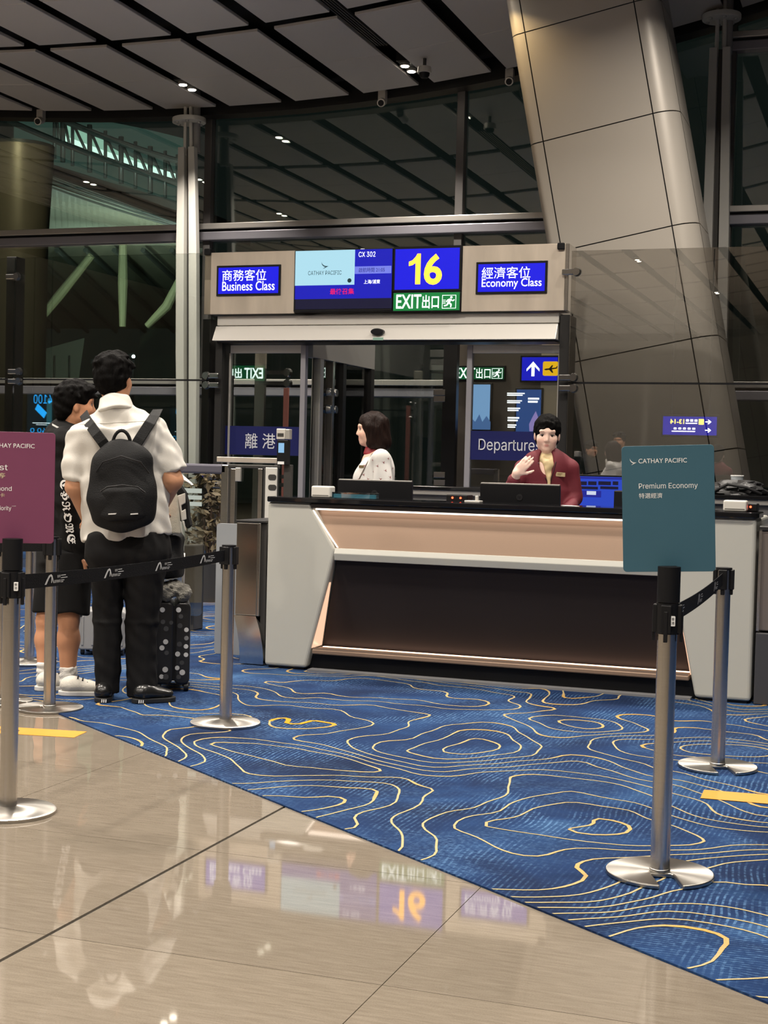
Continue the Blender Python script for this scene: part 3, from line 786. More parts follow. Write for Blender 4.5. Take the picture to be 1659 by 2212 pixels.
# ------------------------------------------------------------------ sliding door leaves
YL = YG + 0.16
M_BAND = mat('navy_vinyl', srgb(22, 28, 84), 0.35)
M_PRINT = mat('silver_print', (0.62, 0.63, 0.66), 0.45)
def leaf(x0, x1, stile_left, label, word, wbox, bandbox):
    b = boxpx(x0, 741, x1, 1060, YL); F = FY(YL)
    t = thing('sliding_door', label, 'door', ((b[0] + b[2]) / 2, YL, 0.01), 'sliding door leaves')
    r = boxpx(x0, 743, x1, 763, YL); top = r[3] - 0.012
    MB().fbox(F, b[0], r[1], b[2], r[3] - 0.012, -0.04, 0.0).build('top_rail', M_ALUW, t, bevel=0.003)
    MB().fbox(F, b[0] + 0.005, 0.08, b[2] - 0.005, r[1], -0.022, -0.012).build('pane', M_GLASS, t)
    MB().fbox(F, b[0], 0.01, b[2], 0.08, -0.04, 0.0).build('bottom_rail', M_ALU, t, bevel=0.003)
    s = b[2] if not stile_left else b[0]
    MB().fbox(F, s - 0.028, 0.01, s + 0.028, top, -0.06, 0.012).build('stile', mat('stile_aluminium', (0.36, 0.35, 0.38), 0.4, 0.5), t, bevel=0.005)
    e = b[0] if not stile_left else b[2]
    MB().fbox(F, e - 0.012, 0.01, e + 0.012, r[1], -0.04, 0.004).build('edge_strip', M_ALU, t, bevel=0.003)
    g = boxpx(*bandbox, YL); bd = MB().fbox(F, g[0], g[1], g[2], g[3], -0.010, -0.004).build('navy_band', M_BAND, t)
    text('lettering', word, F, boxpx(*wbox, YL), M_PRINT, bd, 0.0, 0.0)
leaf(495, 653, False, 'glass sliding door leaf with a navy band lettered in Chinese', '離 港', (530, 936, 595, 969), (481, 921, 646, 983))
leaf(1012, 1205, True, 'glass sliding door leaf with a navy band lettered Departures', 'Departures', (1034, 949, 1169, 980), (1009, 932, 1206, 995))

# ------------------------------------------------------------------ glass partitions on the gate line
M_FIT = mat('spider_fitting', (0.55, 0.54, 0.52), 0.2, 1.0)
def fitting(px, py, Y, parent, flip=1):
    p = PY(px, py, Y)
    o = MB().cyl((p.x, Y - 0.02, p.z), (p.x, Y - 0.055, p.z), 0.045, 0.035, 18).build('fitting', M_FIT, parent)
    MB().box(min(p.x, p.x - flip * 0.14), Y - 0.035, p.z - 0.028, max(p.x, p.x - flip * 0.14), Y - 0.012, p.z + 0.028).build('arm', M_FIT, o, bevel=0.008)
def partition(name, label, xs, zt, zj, post_px, mtl, fits):
    t = thing(name, label, 'partition', ((xs[0] + xs[-1]) / 2, YG, 0.01)); F = FY(YG)
    for a, b_ in zip(xs[:-1], xs[1:]):
        MB().fbox(F, a + 0.006, 0.1, b_ - 0.006, zj - 0.009, -0.014, 0).build('pane', mtl, t)
        MB().fbox(F, a + 0.006, zj + 0.009, b_ - 0.006, zt, -0.014, 0).build('pane', mtl, t)
        MB().fbox(F, a + 0.006, zj - 0.009, b_ - 0.006, zj + 0.009, -0.013, -0.001).build('joint_seal', M_BLACK, t)
        MB().fbox(F, a, 0.006, b_, 0.1, -0.03, 0.016).build('base_channel', M_STEEL, t)
    for px0, px1, y0 in post_px:
        bb = boxpx(px0, y0, px1, 1000, YG + 0.10); MB().fbox(FY(YG + 0.10), bb[0], 0.006, bb[2], bb[3], -0.12, 0.05).build('fin_post', M_DARK, t, bevel=0.004)
    for f in fits: fitting(*f[:2], YG, t, f[2])
zl = PY(200, 553, YG).z; zjl = PY(200, 820, YG).z
xl = PY(30, 700, YG).x
partition('glass_partition', 'clear glass partition with steel fittings between the gate and the dark post', [xl - 2.6, xl, PY(455, 700, YG).x], zl, zjl,
          [(17, 38, 556), (440, 456, 690)], M_GLASS, [(40, 598, 1), (44, 803, 1), (44, 824, 1), (448, 812, -1), (448, 832, -1), (452, 1030, -1), (452, 1048, -1)])
xr = PY(1230, 700, YG).x
partition('glass_partition', 'reflective glass partition standing before the leaning column', [xr, xr + 2.35, xr + 4.7], PY(1400, 538, YG).z, PY(1400, 828, YG).z,
          [], M_SHINY, [(1247, 588, 1), (1240, 816, 1), (1240, 839, 1)])

# ------------------------------------------------------------------ vestibule behind the doors
M_SOFF = mat('soffit_grey', (0.34, 0.33, 0.31), 0.55)
xv = PY(662, 760, YG + 0.3).x
vs = thing('vestibule_side', 'grey soffit and glass side wall of the vestibule behind the open doors', 'partition', (xv, 14.7, 0.01))
ztop = PY(662, 741, YG + 0.3).z + 0.12
zs = PY(695, 775, 14.25).z
MB().box(xv - 0.05, YG + 0.36, zs, xv + 0.05, 15.9, ztop + 0.5).build('soffit', M_SOFF, vs)
MB().box(xv - 0.006, YG + 0.5, 0.1, xv + 0.006, 15.8, zs).build('pane', M_GLASS, vs)
for yy, w, m in ((14.28, 0.05, M_ALU), (14.62, 0.03, M_STEEL), (14.95, 0.05, M_DARK), (15.85, 0.055, M_DARK)):
    MB().box(xv - 0.05, yy - w, 0.006, xv + 0.05, yy + w, zs).build('post', m, vs, bevel=0.004)
for zz_ in (1.98, 1.80, 0.78, 0.62):
    for yy in (14.55, 14.70):
        MB().cyl((xv + 0.01, yy, zz_), (xv + 0.06, yy, zz_), 0.05, 0.04, 16).build('fitting', M_FIT, vs)
# inner glass screen across the passage with clamp pairs
sx0, sx1 = PY(770, 900, 16.0).x, PY(958, 900, 16.0).x
ins = thing('inner_screen', 'dark framed glass screen across the passage behind the gate', 'partition', ((sx0 + sx1) / 2, 16.0, 0.01))
MB().box(sx0, 16.0, 0.08, sx1, 16.012, 2.9).build('pane', M_GLASS, ins)
MB().box(sx0 - 0.07, 15.95, 0.006, sx0 + 0.0, 16.05, 3.1).build('post', M_DARK, ins)
MB().box(sx1, 15.95, 0.006, sx1 + 0.16, 16.05, 3.1).build('post', M_DARK, ins)
for py in (848, 862, 1026, 1043):
    p = PY(950, py, 15.95); MB().box(p.x - 0.07, 15.93, p.z - 0.035, p.x + 0.07, 16.03, p.z + 0.035).build('clamp', M_STEEL, ins, bevel=0.006)
# brown side wall with signs and lit posters
YV = 16.6
M_BRONZE = mat('bronze_wall', (0.17, 0.145, 0.12), 0.35, 0.5)
wx0, wx1, wx2 = PY(976, 900, YV).x, PY(1166, 900, YV).x, PY(1235, 900, YV).x
bw = props(MB().box(wx0, YV, 0.006, wx1, YV + 0.1, 3.6).build('wall_passage', M_BRONZE), kind='structure')
props(MB().box(wx1, YV, 0.006, wx2, YV + 0.1, 3.6).build('wall_bridge', mat('cream_wall', (0.62, 0.53, 0.40), 0.6)), kind='structure')
F = FY(YV - 0.03)
def sign_plate(name, r, label, cat, material, Y, dep=0.03, frame=M_BLACK):
    b = boxpx(*r, Y); t = thing(name, label, cat, ((b[0] + b[2]) / 2, Y, b[1])); f = FY(Y)
    MB().fbox(f, b[0], b[1], b[2], b[3], -dep, 0.0).build('casing', frame, t, bevel=0.003)
    MB().fbox(f, b[0] + 0.02, b[1] + 0.02, b[2] - 0.02, b[3] - 0.02, -0.005, 0.003).build('lit_face', material, t)
    return t, f
L_GREEN2 = lit('exit_green_dim', srgb(10, 100, 55), 0.75)
t, f = sign_plate('exit_sign', (980, 790, 1092, 823), 'green exit sign on the bronze wall behind the glass door', 'sign', L_GREEN2, YV - 0.03)
text('lettering', 'EXIT', f, boxpx(985, 795, 1027, 817, YV - 0.03), L_EXITW, t, 0.006, 0.006)
text('lettering', '出口', f, boxpx(1029, 795, 1060, 818, YV - 0.03), L_EXITW, t, 0.006, 0.006)
running_man('pictogram', f, boxpx(1063, 796, 1086, 818, YV - 0.03), L_EXITW, t, 0.006)
t, f = sign_plate('arrow_sign', (1124, 768, 1208, 826), 'blue lit sign with a white up arrow and a yellow plane symbol', 'sign', lit('sign_blue', srgb(14, 24, 215), 1.0), YV - 0.06)
ab = boxpx(1138, 781, 1166, 813, YV - 0.06); ax, aw, az, ah = ab[0], ab[2] - ab[0], ab[1], ab[3] - ab[1]
poly('arrow', [[(ax + aw * x, az + ah * y) for x, y in pp] for pp in ([(0.5, 1.0), (0, 0.5), (0.0, 0.32), (0.4, 0.68), (0.6, 0.68), (1.0, 0.32), (1.0, 0.5)], [(0.38, 0.0), (0.62, 0.0), (0.62, 0.7), (0.38, 0.7)])], f, L_WHITE, t, 0.006)
yb_ = boxpx(1173, 781, 1206, 812, YV - 0.06)
pl = MB().rbox(f, *yb_, 0.002, 0.006, 0.02).build('yellow_tile', lit('sign_yellow', srgb(250, 190, 20), 1.1), t)
yw, yh = yb_[2] - yb_[0], yb_[3] - yb_[1]
poly('plane_symbol', [[(yb_[0] + yw * x, yb_[1] + yh * y) for x, y in pp] for pp in ([(0.08, 0.45), (0.2, 0.38), (0.92, 0.5), (0.9, 0.58), (0.2, 0.5)], [(0.38, 0.46), (0.62, 0.2), (0.7, 0.22), (0.58, 0.5)], [(0.4, 0.5), (0.6, 0.75), (0.68, 0.72), (0.58, 0.52)], [(0.82, 0.5), (0.92, 0.68), (0.97, 0.66), (0.92, 0.5)])], f, mat('sign_black', (0.02, 0.015, 0.01), 0.5), t, 0.009)
L_SKY = lit('poster_sky', srgb(140, 185, 235), 0.85)
t, f = sign_plate('light_box', (1013, 827, 1062, 930), 'pale blue lit poster showing a sky behind the departures door', 'poster', L_SKY, YV - 0.04, frame=M_DARKG)
cb = boxpx(1016, 895, 1060, 928, YV - 0.04)
poly('cloud_print', [[(cb[0] + (cb[2] - cb[0]) * x, cb[1] + (cb[3] - cb[1]) * y) for x, y in ((0, 0), (1, 0), (1, 0.5), (0.8, 0.9), (0.6, 0.5), (0.45, 1.0), (0.25, 0.5), (0.1, 0.7), (0, 0.4))]], f, lit('poster_cloud', srgb(90, 130, 190), 0.7), t, 0.006)
t, f = sign_plate('light_box', (1112, 838, 1172, 940), 'deep blue lit poster with rows of white print beside the cream wall', 'poster', lit('poster_blue', srgb(60, 95, 165), 0.7), YV - 0.04, frame=M_DARKG)
def print_bars(r):
    q = boxpx(*r, YV - 0.04); h_ = q[3] - q[1]
    poly('print_lines', [[(q[0], q[1] + h_ * k), (q[2] - (q[2] - q[0]) * e, q[1] + h_ * k), (q[2] - (q[2] - q[0]) * e, q[1] + h_ * (k + 0.34)), (q[0], q[1] + h_ * (k + 0.34))] for k, e in ((0.0, 0.12), (0.55, 0.0))], f, L_WHITE, t, 0.006)
for r in ((1096, 848, 1134, 855), (1096, 864, 1128, 871), (1097, 880, 1124, 888), (1097, 900, 1122, 910), (1097, 916, 1116, 924), (1141, 858, 1165, 870)): print_bars(r)
db = boxpx(1142, 888, 1170, 932, YV - 0.04)
poly('drop_print', [[(db[0] + (db[2] - db[0]) * x, db[1] + (db[3] - db[1]) * y) for x, y in ((0.1, 0), (0.9, 0), (1, 0.3), (0.8, 0.6), (0.55, 1.0), (0.3, 0.7), (0.05, 0.35))]], f, lit('poster_pink', srgb(170, 150, 220), 0.8), t, 0.006)
# red and white strip inside the left leaf
b = boxpx(612, 838, 622, 921, 15.2)
whole('hazard_strip', MB().fbox(FY(15.2), b[0], 0.006, b[2], b[3], -0.03, 0), mat('red_strip', (0.5, 0.16, 0.13), 0.5), 'slim pale red upright strip behind the lettered Chinese door', 'marker post')
b = boxpx(549, 796, 571, 925, 14.6)
t = thing('steel_pylon', 'steel upright plate with round fittings behind the lettered Chinese door', 'post', ((b[0] + b[2]) / 2, 14.6, 0.006))
MB().fbox(FY(14.6), b[0], 0.006, b[2], b[3], -0.05, 0).build('plate', M_STEEL, t, bevel=0.004)
MB().fbox(FY(14.6), b[0] + 0.0, b[3], b[2], b[3] + 0.35, -0.05, 0).build('head', M_STEELH, t, bevel=0.004)
for py in (805, 828, 1030, 1048):
    p = PY(623, py, 14.6); MB().cyl((p.x, 14.6, p.z), (p.x, 14.55, p.z), 0.05, 0.04, 16).build('fitting', M_FIT, t)
    MB().box(p.x - 0.35, 14.585, p.z - 0.02, p.x, 14.6, p.z + 0.02).build('arm', M_FIT, t)

# ------------------------------------------------------------------ turnstile hardware left of the desk
def gline(x, y): return G(x, y)
# low glass swing gates with padded purple-grey top rails
YT = 9.9
gt = thing('glass_gate', 'low glass barrier gate with padded grey rail and three frosted stripes', 'barrier gate', (PY(430, 1100, YT).x, YT, 0.01))
F = FY(YT)
M_PAD = mat('grey_pad', (0.085, 0.08, 0.105), 0.6)
b = boxpx(385, 1002, 492, 1023, YT); MB().fbox(F, b[0], b[1], b[2], b[3], -0.06, 0.02).build('top_rail', M_PAD, gt, bevel=0.015)
b = boxpx(478, 1004, 494, 1250, YT); MB().fbox(F, b[0], 0.006, b[2], b[3], -0.06, 0.02).build('upright', M_STEEL, gt, bevel=0.006)
g = boxpx(362, 1024, 438, 1330, YT - 0.6)
MB().rbox(FY(YT - 0.6), g[0] - 0.2, 0.12, g[2], g[3], -0.01, 0.0, 0.04).build('swing_pane', M_GLASS, gt)
M_FROST = mat('frosted_film', (0.42, 0.50, 0.49), 0.6)
for y0, y1 in ((1055, 1065), (1070, 1079), (1084, 1093)):
    s = boxpx(392, y0, 438, y1, YT - 0.6); MB().fbox(FY(YT - 0.6), s[0] - 0.1, s[1], s[2] - 0.006, s[3], -0.004, 0.003).build('frosted_stripe', M_FROST, gt)
b = boxpx(396, 1170, 420, 1300, YT - 0.55); MB().fbox(FY(YT - 0.55), b[0], 0.006, b[2], 0.62, -0.16, 0).build('pivot_post', M_DARKG, gt, bevel=0.01)
gt2 = thing('glass_gate', 'glass barrier gate with slim steel posts close beside the steel cabinet', 'barrier gate', (PY(530, 1100, 9.5).x, 9.5, 0.01))
F = FY(9.5)
b = boxpx(492, 1004, 600, 1012, 9.5); MB().fbox(F, b[0], b[1], b[2], b[3], -0.05, 0.0).build('top_rail', M_DARKG, gt2, bevel=0.006)
for x0, x1, m in ((497, 508, M_STEEL), (556, 566, M_STEEL), (568, 575, M_DARKG)):
    b = boxpx(x0, 1012, x1, 1130, 9.5); MB().fbox(F, b[0], 0.006, b[2], b[3], -0.04, 0.0).build('upright', m, gt2, bevel=0.004)
b = boxpx(508, 1012, 556, 1130, 9.5); MB().fbox(F, b[0], 0.1, b[2], b[3], -0.012, 0).build('pane', M_GLASS, gt2)
b = boxpx(508, 1010, 519, 1040, 9.48); MB().fbox(FY(9.48), *b, -0.03, 0.0).build('latch_plate', M_ALU, gt2, bevel=0.004)
# steel rail bar at the Chinese door
b = boxpx(468, 988, 606, 1000, 12.6)
t = thing('handrail', 'horizontal brushed steel rail crossing below the lettered Chinese door', 'rail', ((b[0] + b[2]) / 2, 12.6, 0.006))
MB().fbox(FY(12.6), *b, -0.05, 0).build('bar', M_STEELH, t, bevel=0.005)
for x in (b[0] + 0.05, b[2] - 0.05): MB().cyl((x, 12.63, 0.006), (x, 12.63, b[1]), 0.025).build('leg', M_DARKG, t)
# pale fin plate with oval slots
b = boxpx(573, 1010, 597, 1070, 9.3)
t = thing('slotted_plate', 'pale upright plate with two dark oval slots behind the steel cabinet', 'panel', ((b[0] + b[2]) / 2, 9.3, 0.006))
MB().fbox(FY(9.3), b[0], 0.006, b[2], b[3], -0.02, 0).build('plate', M_WHITE, t, bevel=0.004)
for py in (1031, 1053):
    s = boxpx(580, py - 6, 597, py + 6, 9.3); MB().rbox(FY(9.3), s[0], s[1], s[2], s[3], -0.005, 0.004, 0.016).build('slot', M_DARKG, t)
# ticket reader on a black pole
D = depth(PY(610, 1000, 8.9))
rd = thing('ticket_reader', 'black card reader with pale blue screen and grey head on a pole', 'card reader', (PY(610, 1000, 8.9).x, 8.9, 0.006))
F = FY(8.9)
b = boxpx(597, 926, 616, 949, 8.9); MB().fbox(F, b[0], b[1], b[2], b[3], -0.02, 0.0).build('head', M_ALUW, rd, bevel=0.005)
b = boxpx(600, 936, 613, 943, 8.9); MB().fbox(F, *b, -0.005, 0.003).build('head_window', M_DARKG, rd)
b2 = boxpx(616, 927, 625, 949, 8.9); MB().fbox(F, b2[0], b2[1], b2[2], b2[3], -0.05, -0.004).build('head_side', M_ALU, rd, bevel=0.004)
b = boxpx(598, 950, 622, 1004, 8.9); MB().fbox(F, b[0], b[1], b[2], b[3], -0.045, 0.0).build('body', M_BLACK, rd, bevel=0.006)
b = boxpx(602, 957, 614, 978, 8.9); MB().fbox(F, *b, -0.003, 0.003).build('screen', lit('reader_screen', srgb(150, 200, 240), 0.9), rd)
b = boxpx(600, 997, 614, 1003, 8.9); MB().fbox(F, *b, -0.003, 0.003).build('label_plate', M_TXTW, rd)
b = boxpx(610, 1004, 626, 1060, 8.92); MB().fbox(FY(8.92), b[0], 0.006, b[2], b[3], -0.06, -0.02).build('pole', M_DARKG, rd, bevel=0.004)

# brushed steel cabinet with swept foot, grey panel behind it
cb0 = boxpx(508, 1127, 577, 1446, 8.0)
sc = thing('steel_cabinet', 'tall brushed steel turnstile cabinet with a swept blue-reflecting foot beside the desk', 'cabinet', ((cb0[0] + cb0[2]) / 2, 8.3, 0.006))
F = FY(8.0)
xa, xb_, xc_ = PY(510, 1200, 8.0).x, PY(561, 1200, 8.0).x, PY(577, 1200, 8.0).x
ztc, zfoot = PY(540, 1129, 8.0).z, PY(540, 1330, 8.0).z
MB().fbox(F, xa, zfoot, xb_ - 0.012, ztc, -0.45, 0.0).build('body', mat('cabinet_steel', (0.60, 0.57, 0.52), 0.2, 1.0, noise=(2.0, 0.15)), sc, bevel=0.006)
MB().fbox(F, xb_ - 0.010, 0.3, xb_ + 0.004, ztc, -0.45, 0.004).build('edge_strip', M_STEEL, sc, bevel=0.003)
MB().fbox(F, xb_ + 0.004, 0.02, xc_ - 0.012, ztc - 0.003, -0.45, -0.02).build('side_panel', M_DARKG, sc)
MB().fbox(F, xa - 0.004, ztc, xc_ - 0.012, ztc + 0.014, -0.46, 0.004).build('lid', M_DARK, sc, bevel=0.003)
L_, R_ = [], []
fl, fr_ = PY(519, 1444, 8.0).x, PY(570, 1446, 8.0).x
for k in range(13):
    s = k / 12; z = zfoot * (1 - s) + 0.012 * s
    e = 1 - (1 - s) ** 2
    L_.append((xa + (fl - xa) * e, 8.0 - 0.012, z)); R_.append((xb_ - 0.012 + (fr_ - xb_ + 0.012) * e, 8.0 - 0.012, z))
MB().slab(L_, R_, (0, 0.36, 0)).build('foot', mat('mirror_steel', (0.66, 0.66, 0.66), 0.12, 1.0), sc)
b = boxpx(467, 1131, 509, 1282, 8.35)
whole('grey_panel', MB().rbox(FY(8.35), b[0], 0.006, b[2] + 0.06, b[3], -0.03, 0, 0.02), mat('satin_grey', (0.33, 0.35, 0.37), 0.35, 0.3), 'plain grey upright panel standing against the steel cabinet', 'panel')

# planter with autumn foliage seen through the glass
pg = G(455, 1265)
pt = thing('potted_plant', 'small bushy plant with brown-gold leaves behind the glass barrier', 'plant', (PY(455, 1100, 11.4).x, 11.4, 0.006))
pc = Vector((PY(455, 1100, 11.4).x, 11.4, 0))
MB().lathe([(0.0, 0.006), (0.13, 0.006), (0.17, 0.34), (0.14, 0.34), (0.13, 0.3), (0.0, 0.3)], pc.x, pc.y).build('pot', M_DARKG, pt)
for k in range(6):
    an = k * 1.05; MB().tube([pc + Vector((0, 0, 0.3)), pc + Vector((0.05 * math.cos(an), 0.05 * math.sin(an), 0.6)), pc + Vector((0.12 * math.cos(an), 0.12 * math.sin(an), 0.95))], 0.008).build('stem', mat('bark', (0.08, 0.05, 0.03), 0.8), pt)
lm = MB()
for k in range(420):
    a = rnd.uniform(0, 6.28); r = 0.22 * math.sqrt(rnd.random()); z = rnd.uniform(0.45, 1.12)
    c_ = pc + Vector((r * math.cos(a), r * math.sin(a), z)); d1 = Vector((rnd.gauss(0, 1), rnd.gauss(0, 1), rnd.gauss(0, 0.6))).normalized(); d2 = d1.orthogonal().normalized()
    l = rnd.uniform(0.03, 0.055); lm.add([c_ - d1 * l, c_ + d2 * l * 0.4, c_ + d1 * l, c_ - d2 * l * 0.4], [(0, 1, 2, 3)])
props(lm.build('foliage', mat('autumn_leaf', (0.085, 0.06, 0.02), 0.6, noise=(9, 0.6)), pt), kind='stuff')

# ------------------------------------------------------------------ signs elsewhere in the hall (their reflections show in the glass)
def hall_sign(virtual_px, Yv, Yglass, w, h, name, label):
    v = PY(*virtual_px, Yv); Yr = 2 * Yglass - Yv
    t = thing(name, label, 'sign', (v.x, Yr, v.z))
    f = Fr((v.x, Yr, v.z), (-1, 0, 0), (0, 0, 1))
    MB().fbox(f, -w / 2 - 0.04, -h / 2 - 0.04, w / 2 + 0.04, h / 2 + 0.04, -0.12, 0.0).build('casing', M_BLACK, t, bevel=0.01)
    for s in (-1, 1): MB().cyl(f(s * w * 0.35, h / 2 + 0.04, -0.06), Vector((f(s * w * 0.35, 0, -0.06).x, Yr - 0.06, ceil_z(v.x) + 0.02)), 0.012).build('hanger', M_DARKG, t)
    return t, f
t, f = hall_sign((1490, 920), 32.0, YG, 1.15, 0.40, 'hanging_sign', 'hanging blue sign pointing to gates 13-14, seen mirrored in the glass')
w, h = 1.15, 0.40
MB().fbox(f, -w / 2, -h / 2, w / 2, h / 2, -0.005, 0.004).build('lit_face', lit('hall_sign_blue', srgb(20, 20, 200), 2.0), t)
LW4, LY4 = lit('hall_print_white', (1, 1, 1), 9.0), lit('hall_print_yellow', (1, 0.78, 0.1), 9.0)
text('lettering', '13-14', f, (0.12, 0.04, 0.42, 0.14), LY4, t, 0.02, 0.008)
poly('print_lines', [[(x, y), (x + l, y), (x + l, y + h_), (x, y + h_)] for x, y, l, h_ in [(-0.16 + 0.09 * k, 0.09, 0.06, 0.05) for k in range(3)] + [(-0.16, 0.045, 0.25, 0.02)] + [(-0.12 + 0.1 * k, -0.08, 0.06, 0.04) for k in range(5)] + [(-0.12, -0.13, 0.5, 0.02)]], f, LW4, t, 0.008)
poly('yellow_tile', [[(-0.30, 0.03), (-0.19, 0.03), (-0.19, 0.15), (-0.30, 0.15)]], f, LY4, t, 0.008)
for y in (0.09, -0.09):
    poly('arrow', [[(-0.46, y), (-0.40, y + 0.05), (-0.38, y + 0.04), (-0.42, y + 0.01), (-0.33, y + 0.01), (-0.33, y - 0.01), (-0.42, y - 0.01), (-0.38, y - 0.04), (-0.40, y - 0.05)]], f, LW4, t, 0.008)
t, f = hall_sign((527, 806), 30.0, YL, 1.0, 0.34, 'hanging_sign', 'hanging green exit sign in the hall, seen mirrored in the door glass')
MB().fbox(f, -0.5, -0.17, 0.5, 0.17, -0.005, 0.004).build('lit_face', lit('hall_exit_green', srgb(10, 110, 60), 1.5), t)
text('lettering', 'EXIT', f, (-0.46, -0.12, 0.0, 0.12), lit('hall_exit_white', (0.8, 1, 0.9), 6.0), t, 0.02, 0.008)
text('lettering', '出口', f, (0.06, -0.12, 0.44, 0.12), MATS['hall_exit_white'], t, 0.02, 0.008)
t, f = hall_sign((86, 893), 31.0, YG, 0.72, 0.98, 'advert_screen', 'dark advertising screen with a bright blue tag, seen mirrored in the glass')
LC4 = lit('advert_cyan', srgb(30, 150, 225), 6.0)
MB().fbox(f, -0.36, -0.49, 0.36, 0.49, -0.005, 0.004).build('lit_face', lit('advert_dark', (0.01, 0.03, 0.05), 1.0), t)
text('lettering', '4100', f, (-0.34, 0.24, 0.18, 0.46), LC4, t, 0.0, 0.008)
poly('blue_tag', [[(-0.20, 0.02), (0.06, 0.24), (0.14, 0.10), (-0.12, -0.12)]], f, LC4, t, 0.008)
poly('print_lines', [[(-0.3, -0.245), (0.2, -0.245), (0.2, -0.225), (-0.3, -0.225)], [(-0.2, -0.285), (0.1, -0.285), (0.1, -0.27), (-0.2, -0.27)]], f, lit('advert_white', (0.8, 0.95, 1), 4.0), t, 0.008)
text('lettering', '140 0', f, (-0.32, -0.47, 0.26, -0.36), LC4, t, 0.0, 0.008)
b = boxpx(101, 862, 108, 925, YW - 0.3)
# ------------------------------------------------------------------ outside the windows, at night
M_ASPH = mat('apron', (0.025, 0.025, 0.024), 0.8)
struct('floor_apron', MB().box(-120, YW + 0.3, -4.1, 80, 160, -4.0), M_ASPH)
M_OUT = mat('outer_dark_metal', (0.05, 0.055, 0.052), 0.5, 0.3)
YB = 42.0
def curve_px(pts, n=24, Y=YB):
    """smooth curve through photo points on the plane Y"""
    xs_ = np.array([p[0] for p in pts], float); ys_ = np.array([p[1] for p in pts], float)
    X = np.linspace(xs_[0], xs_[-1], n); co = np.polyfit(xs_, ys_, min(2, len(pts) - 1)); return [PY(x, np.polyval(co, x), Y) for x in X]
br = thing('sky_bridge', 'glazed footbridge with zigzag trusses and green-white light outside the window', 'footbridge', tuple(PY(250, 420, YB) + Vector((0, 2, -3))))
lowc = [(20, 262), (127, 305), (228, 346), (400, 400)]; upc = [(100, 246), (150, 262), (253, 308), (400, 352)]
deckt = [(100, 352), (228, 391), (400, 440)]; deckb = [(100, 372), (228, 418), (400, 482)]
MB().slab(curve_px(deckt), curve_px(deckb), (0, 5, 0)).build('deck', mat('deck_dark', (0.012, 0.011, 0.010), 0.6), br)
MB().tube(curve_px(lowc), 0.10).build('lower_chord', M_OUT, br)
MB().tube(curve_px(upc), 0.10).build('upper_chord', M_OUT, br)
L_BR = lit('bridge_light', (0.62, 1.0, 0.80), 1.0); L_BR2 = lit('bridge_strip', (0.75, 1.0, 0.88), 2.5)
L_DIM = lit('bridge_dim', (0.25, 0.42, 0.36), 0.25)
rear = MB().slab(curve_px([(30, 240), (228, 262), (400, 300)], Y=YB + 4), curve_px([(30, 330), (228, 391), (400, 450)], Y=YB + 4), (0, 0.1, 0)); rear.build('rear_glazing', L_DIM, br)
up = np.polyfit([p[0] for p in upc], [p[1] for p in upc], 2); lw = np.polyfit([p[0] for p in lowc], [p[1] for p in lowc], 2)
vx = [118, 136, 157, 194, 228, 262, 293, 325, 357, 385]
for i, x in enumerate(vx):
    a = PY(x, np.polyval(up, x) - 14, YB); b_ = PY(x, np.polyval(lw, x) + 40, YB)
    MB().tube([a, b_], 0.085 if i % 2 else 0.06, 6).build('truss_post', M_OUT, br)
    if i + 1 < len(vx):
        x2 = vx[i + 1]; MB().tube([PY(x + 4, np.polyval(up, x) + 4, YB), PY(x2 - 6, np.polyval(lw, x2) - 2, YB)], 0.05, 6).build('truss_diagonal', M_OUT, br)
        if 0 < i < 9:
            q = [PY(x + 3, np.polyval(up, x + 3) + 4 + 0.10 * (x - 118) * (i > 3), YB + 0.6), PY(x2 - 3, np.polyval(up, x2 - 3) + 6 + 0.10 * (x2 - 118) * (i > 3), YB + 0.6), PY(x2 - 3, np.polyval(lw, x2 - 3) - 4, YB + 0.6), PY(x + 3, np.polyval(lw, x + 3) - 4, YB + 0.6)]
            pn = MB().add(q, [(0, 1, 2, 3)]).build('lit_pane', L_BR, br)
            MB().slab([q[3] + Vector((0, -0.05, 0.03)), q[2] + Vector((0, -0.05, 0.03))], [q[3] + Vector((0, -0.05, 0.22)), q[2] + Vector((0, -0.05, 0.22))], (0, 0.03, 0)).build('strip_light', L_BR2, pn)
# long pale roof under the bridge
M_ROOF = mat('outer_roof', (0.62, 0.68, 0.64), 0.6)
MB_ = MB().slab(curve_px([(95, 374), (228, 424), (400, 486)], Y=YB - 2), curve_px([(95, 503), (200, 503), (300, 503), (400, 502)], Y=YB + 4), (0, 0.3, 0))
rf = whole('outer_canopy', MB_, M_ROOF, 'pale sloping roof soffit lit white below the footbridge', 'canopy')
for dy in (6, 15, 26):
    MB().tube(curve_px([(100, 374 + dy), (228, 424 + dy * 0.8), (390, 484 + dy * 0.3)], Y=YB - 2.1), 0.035, 6).build('rib', M_OUT, rf)
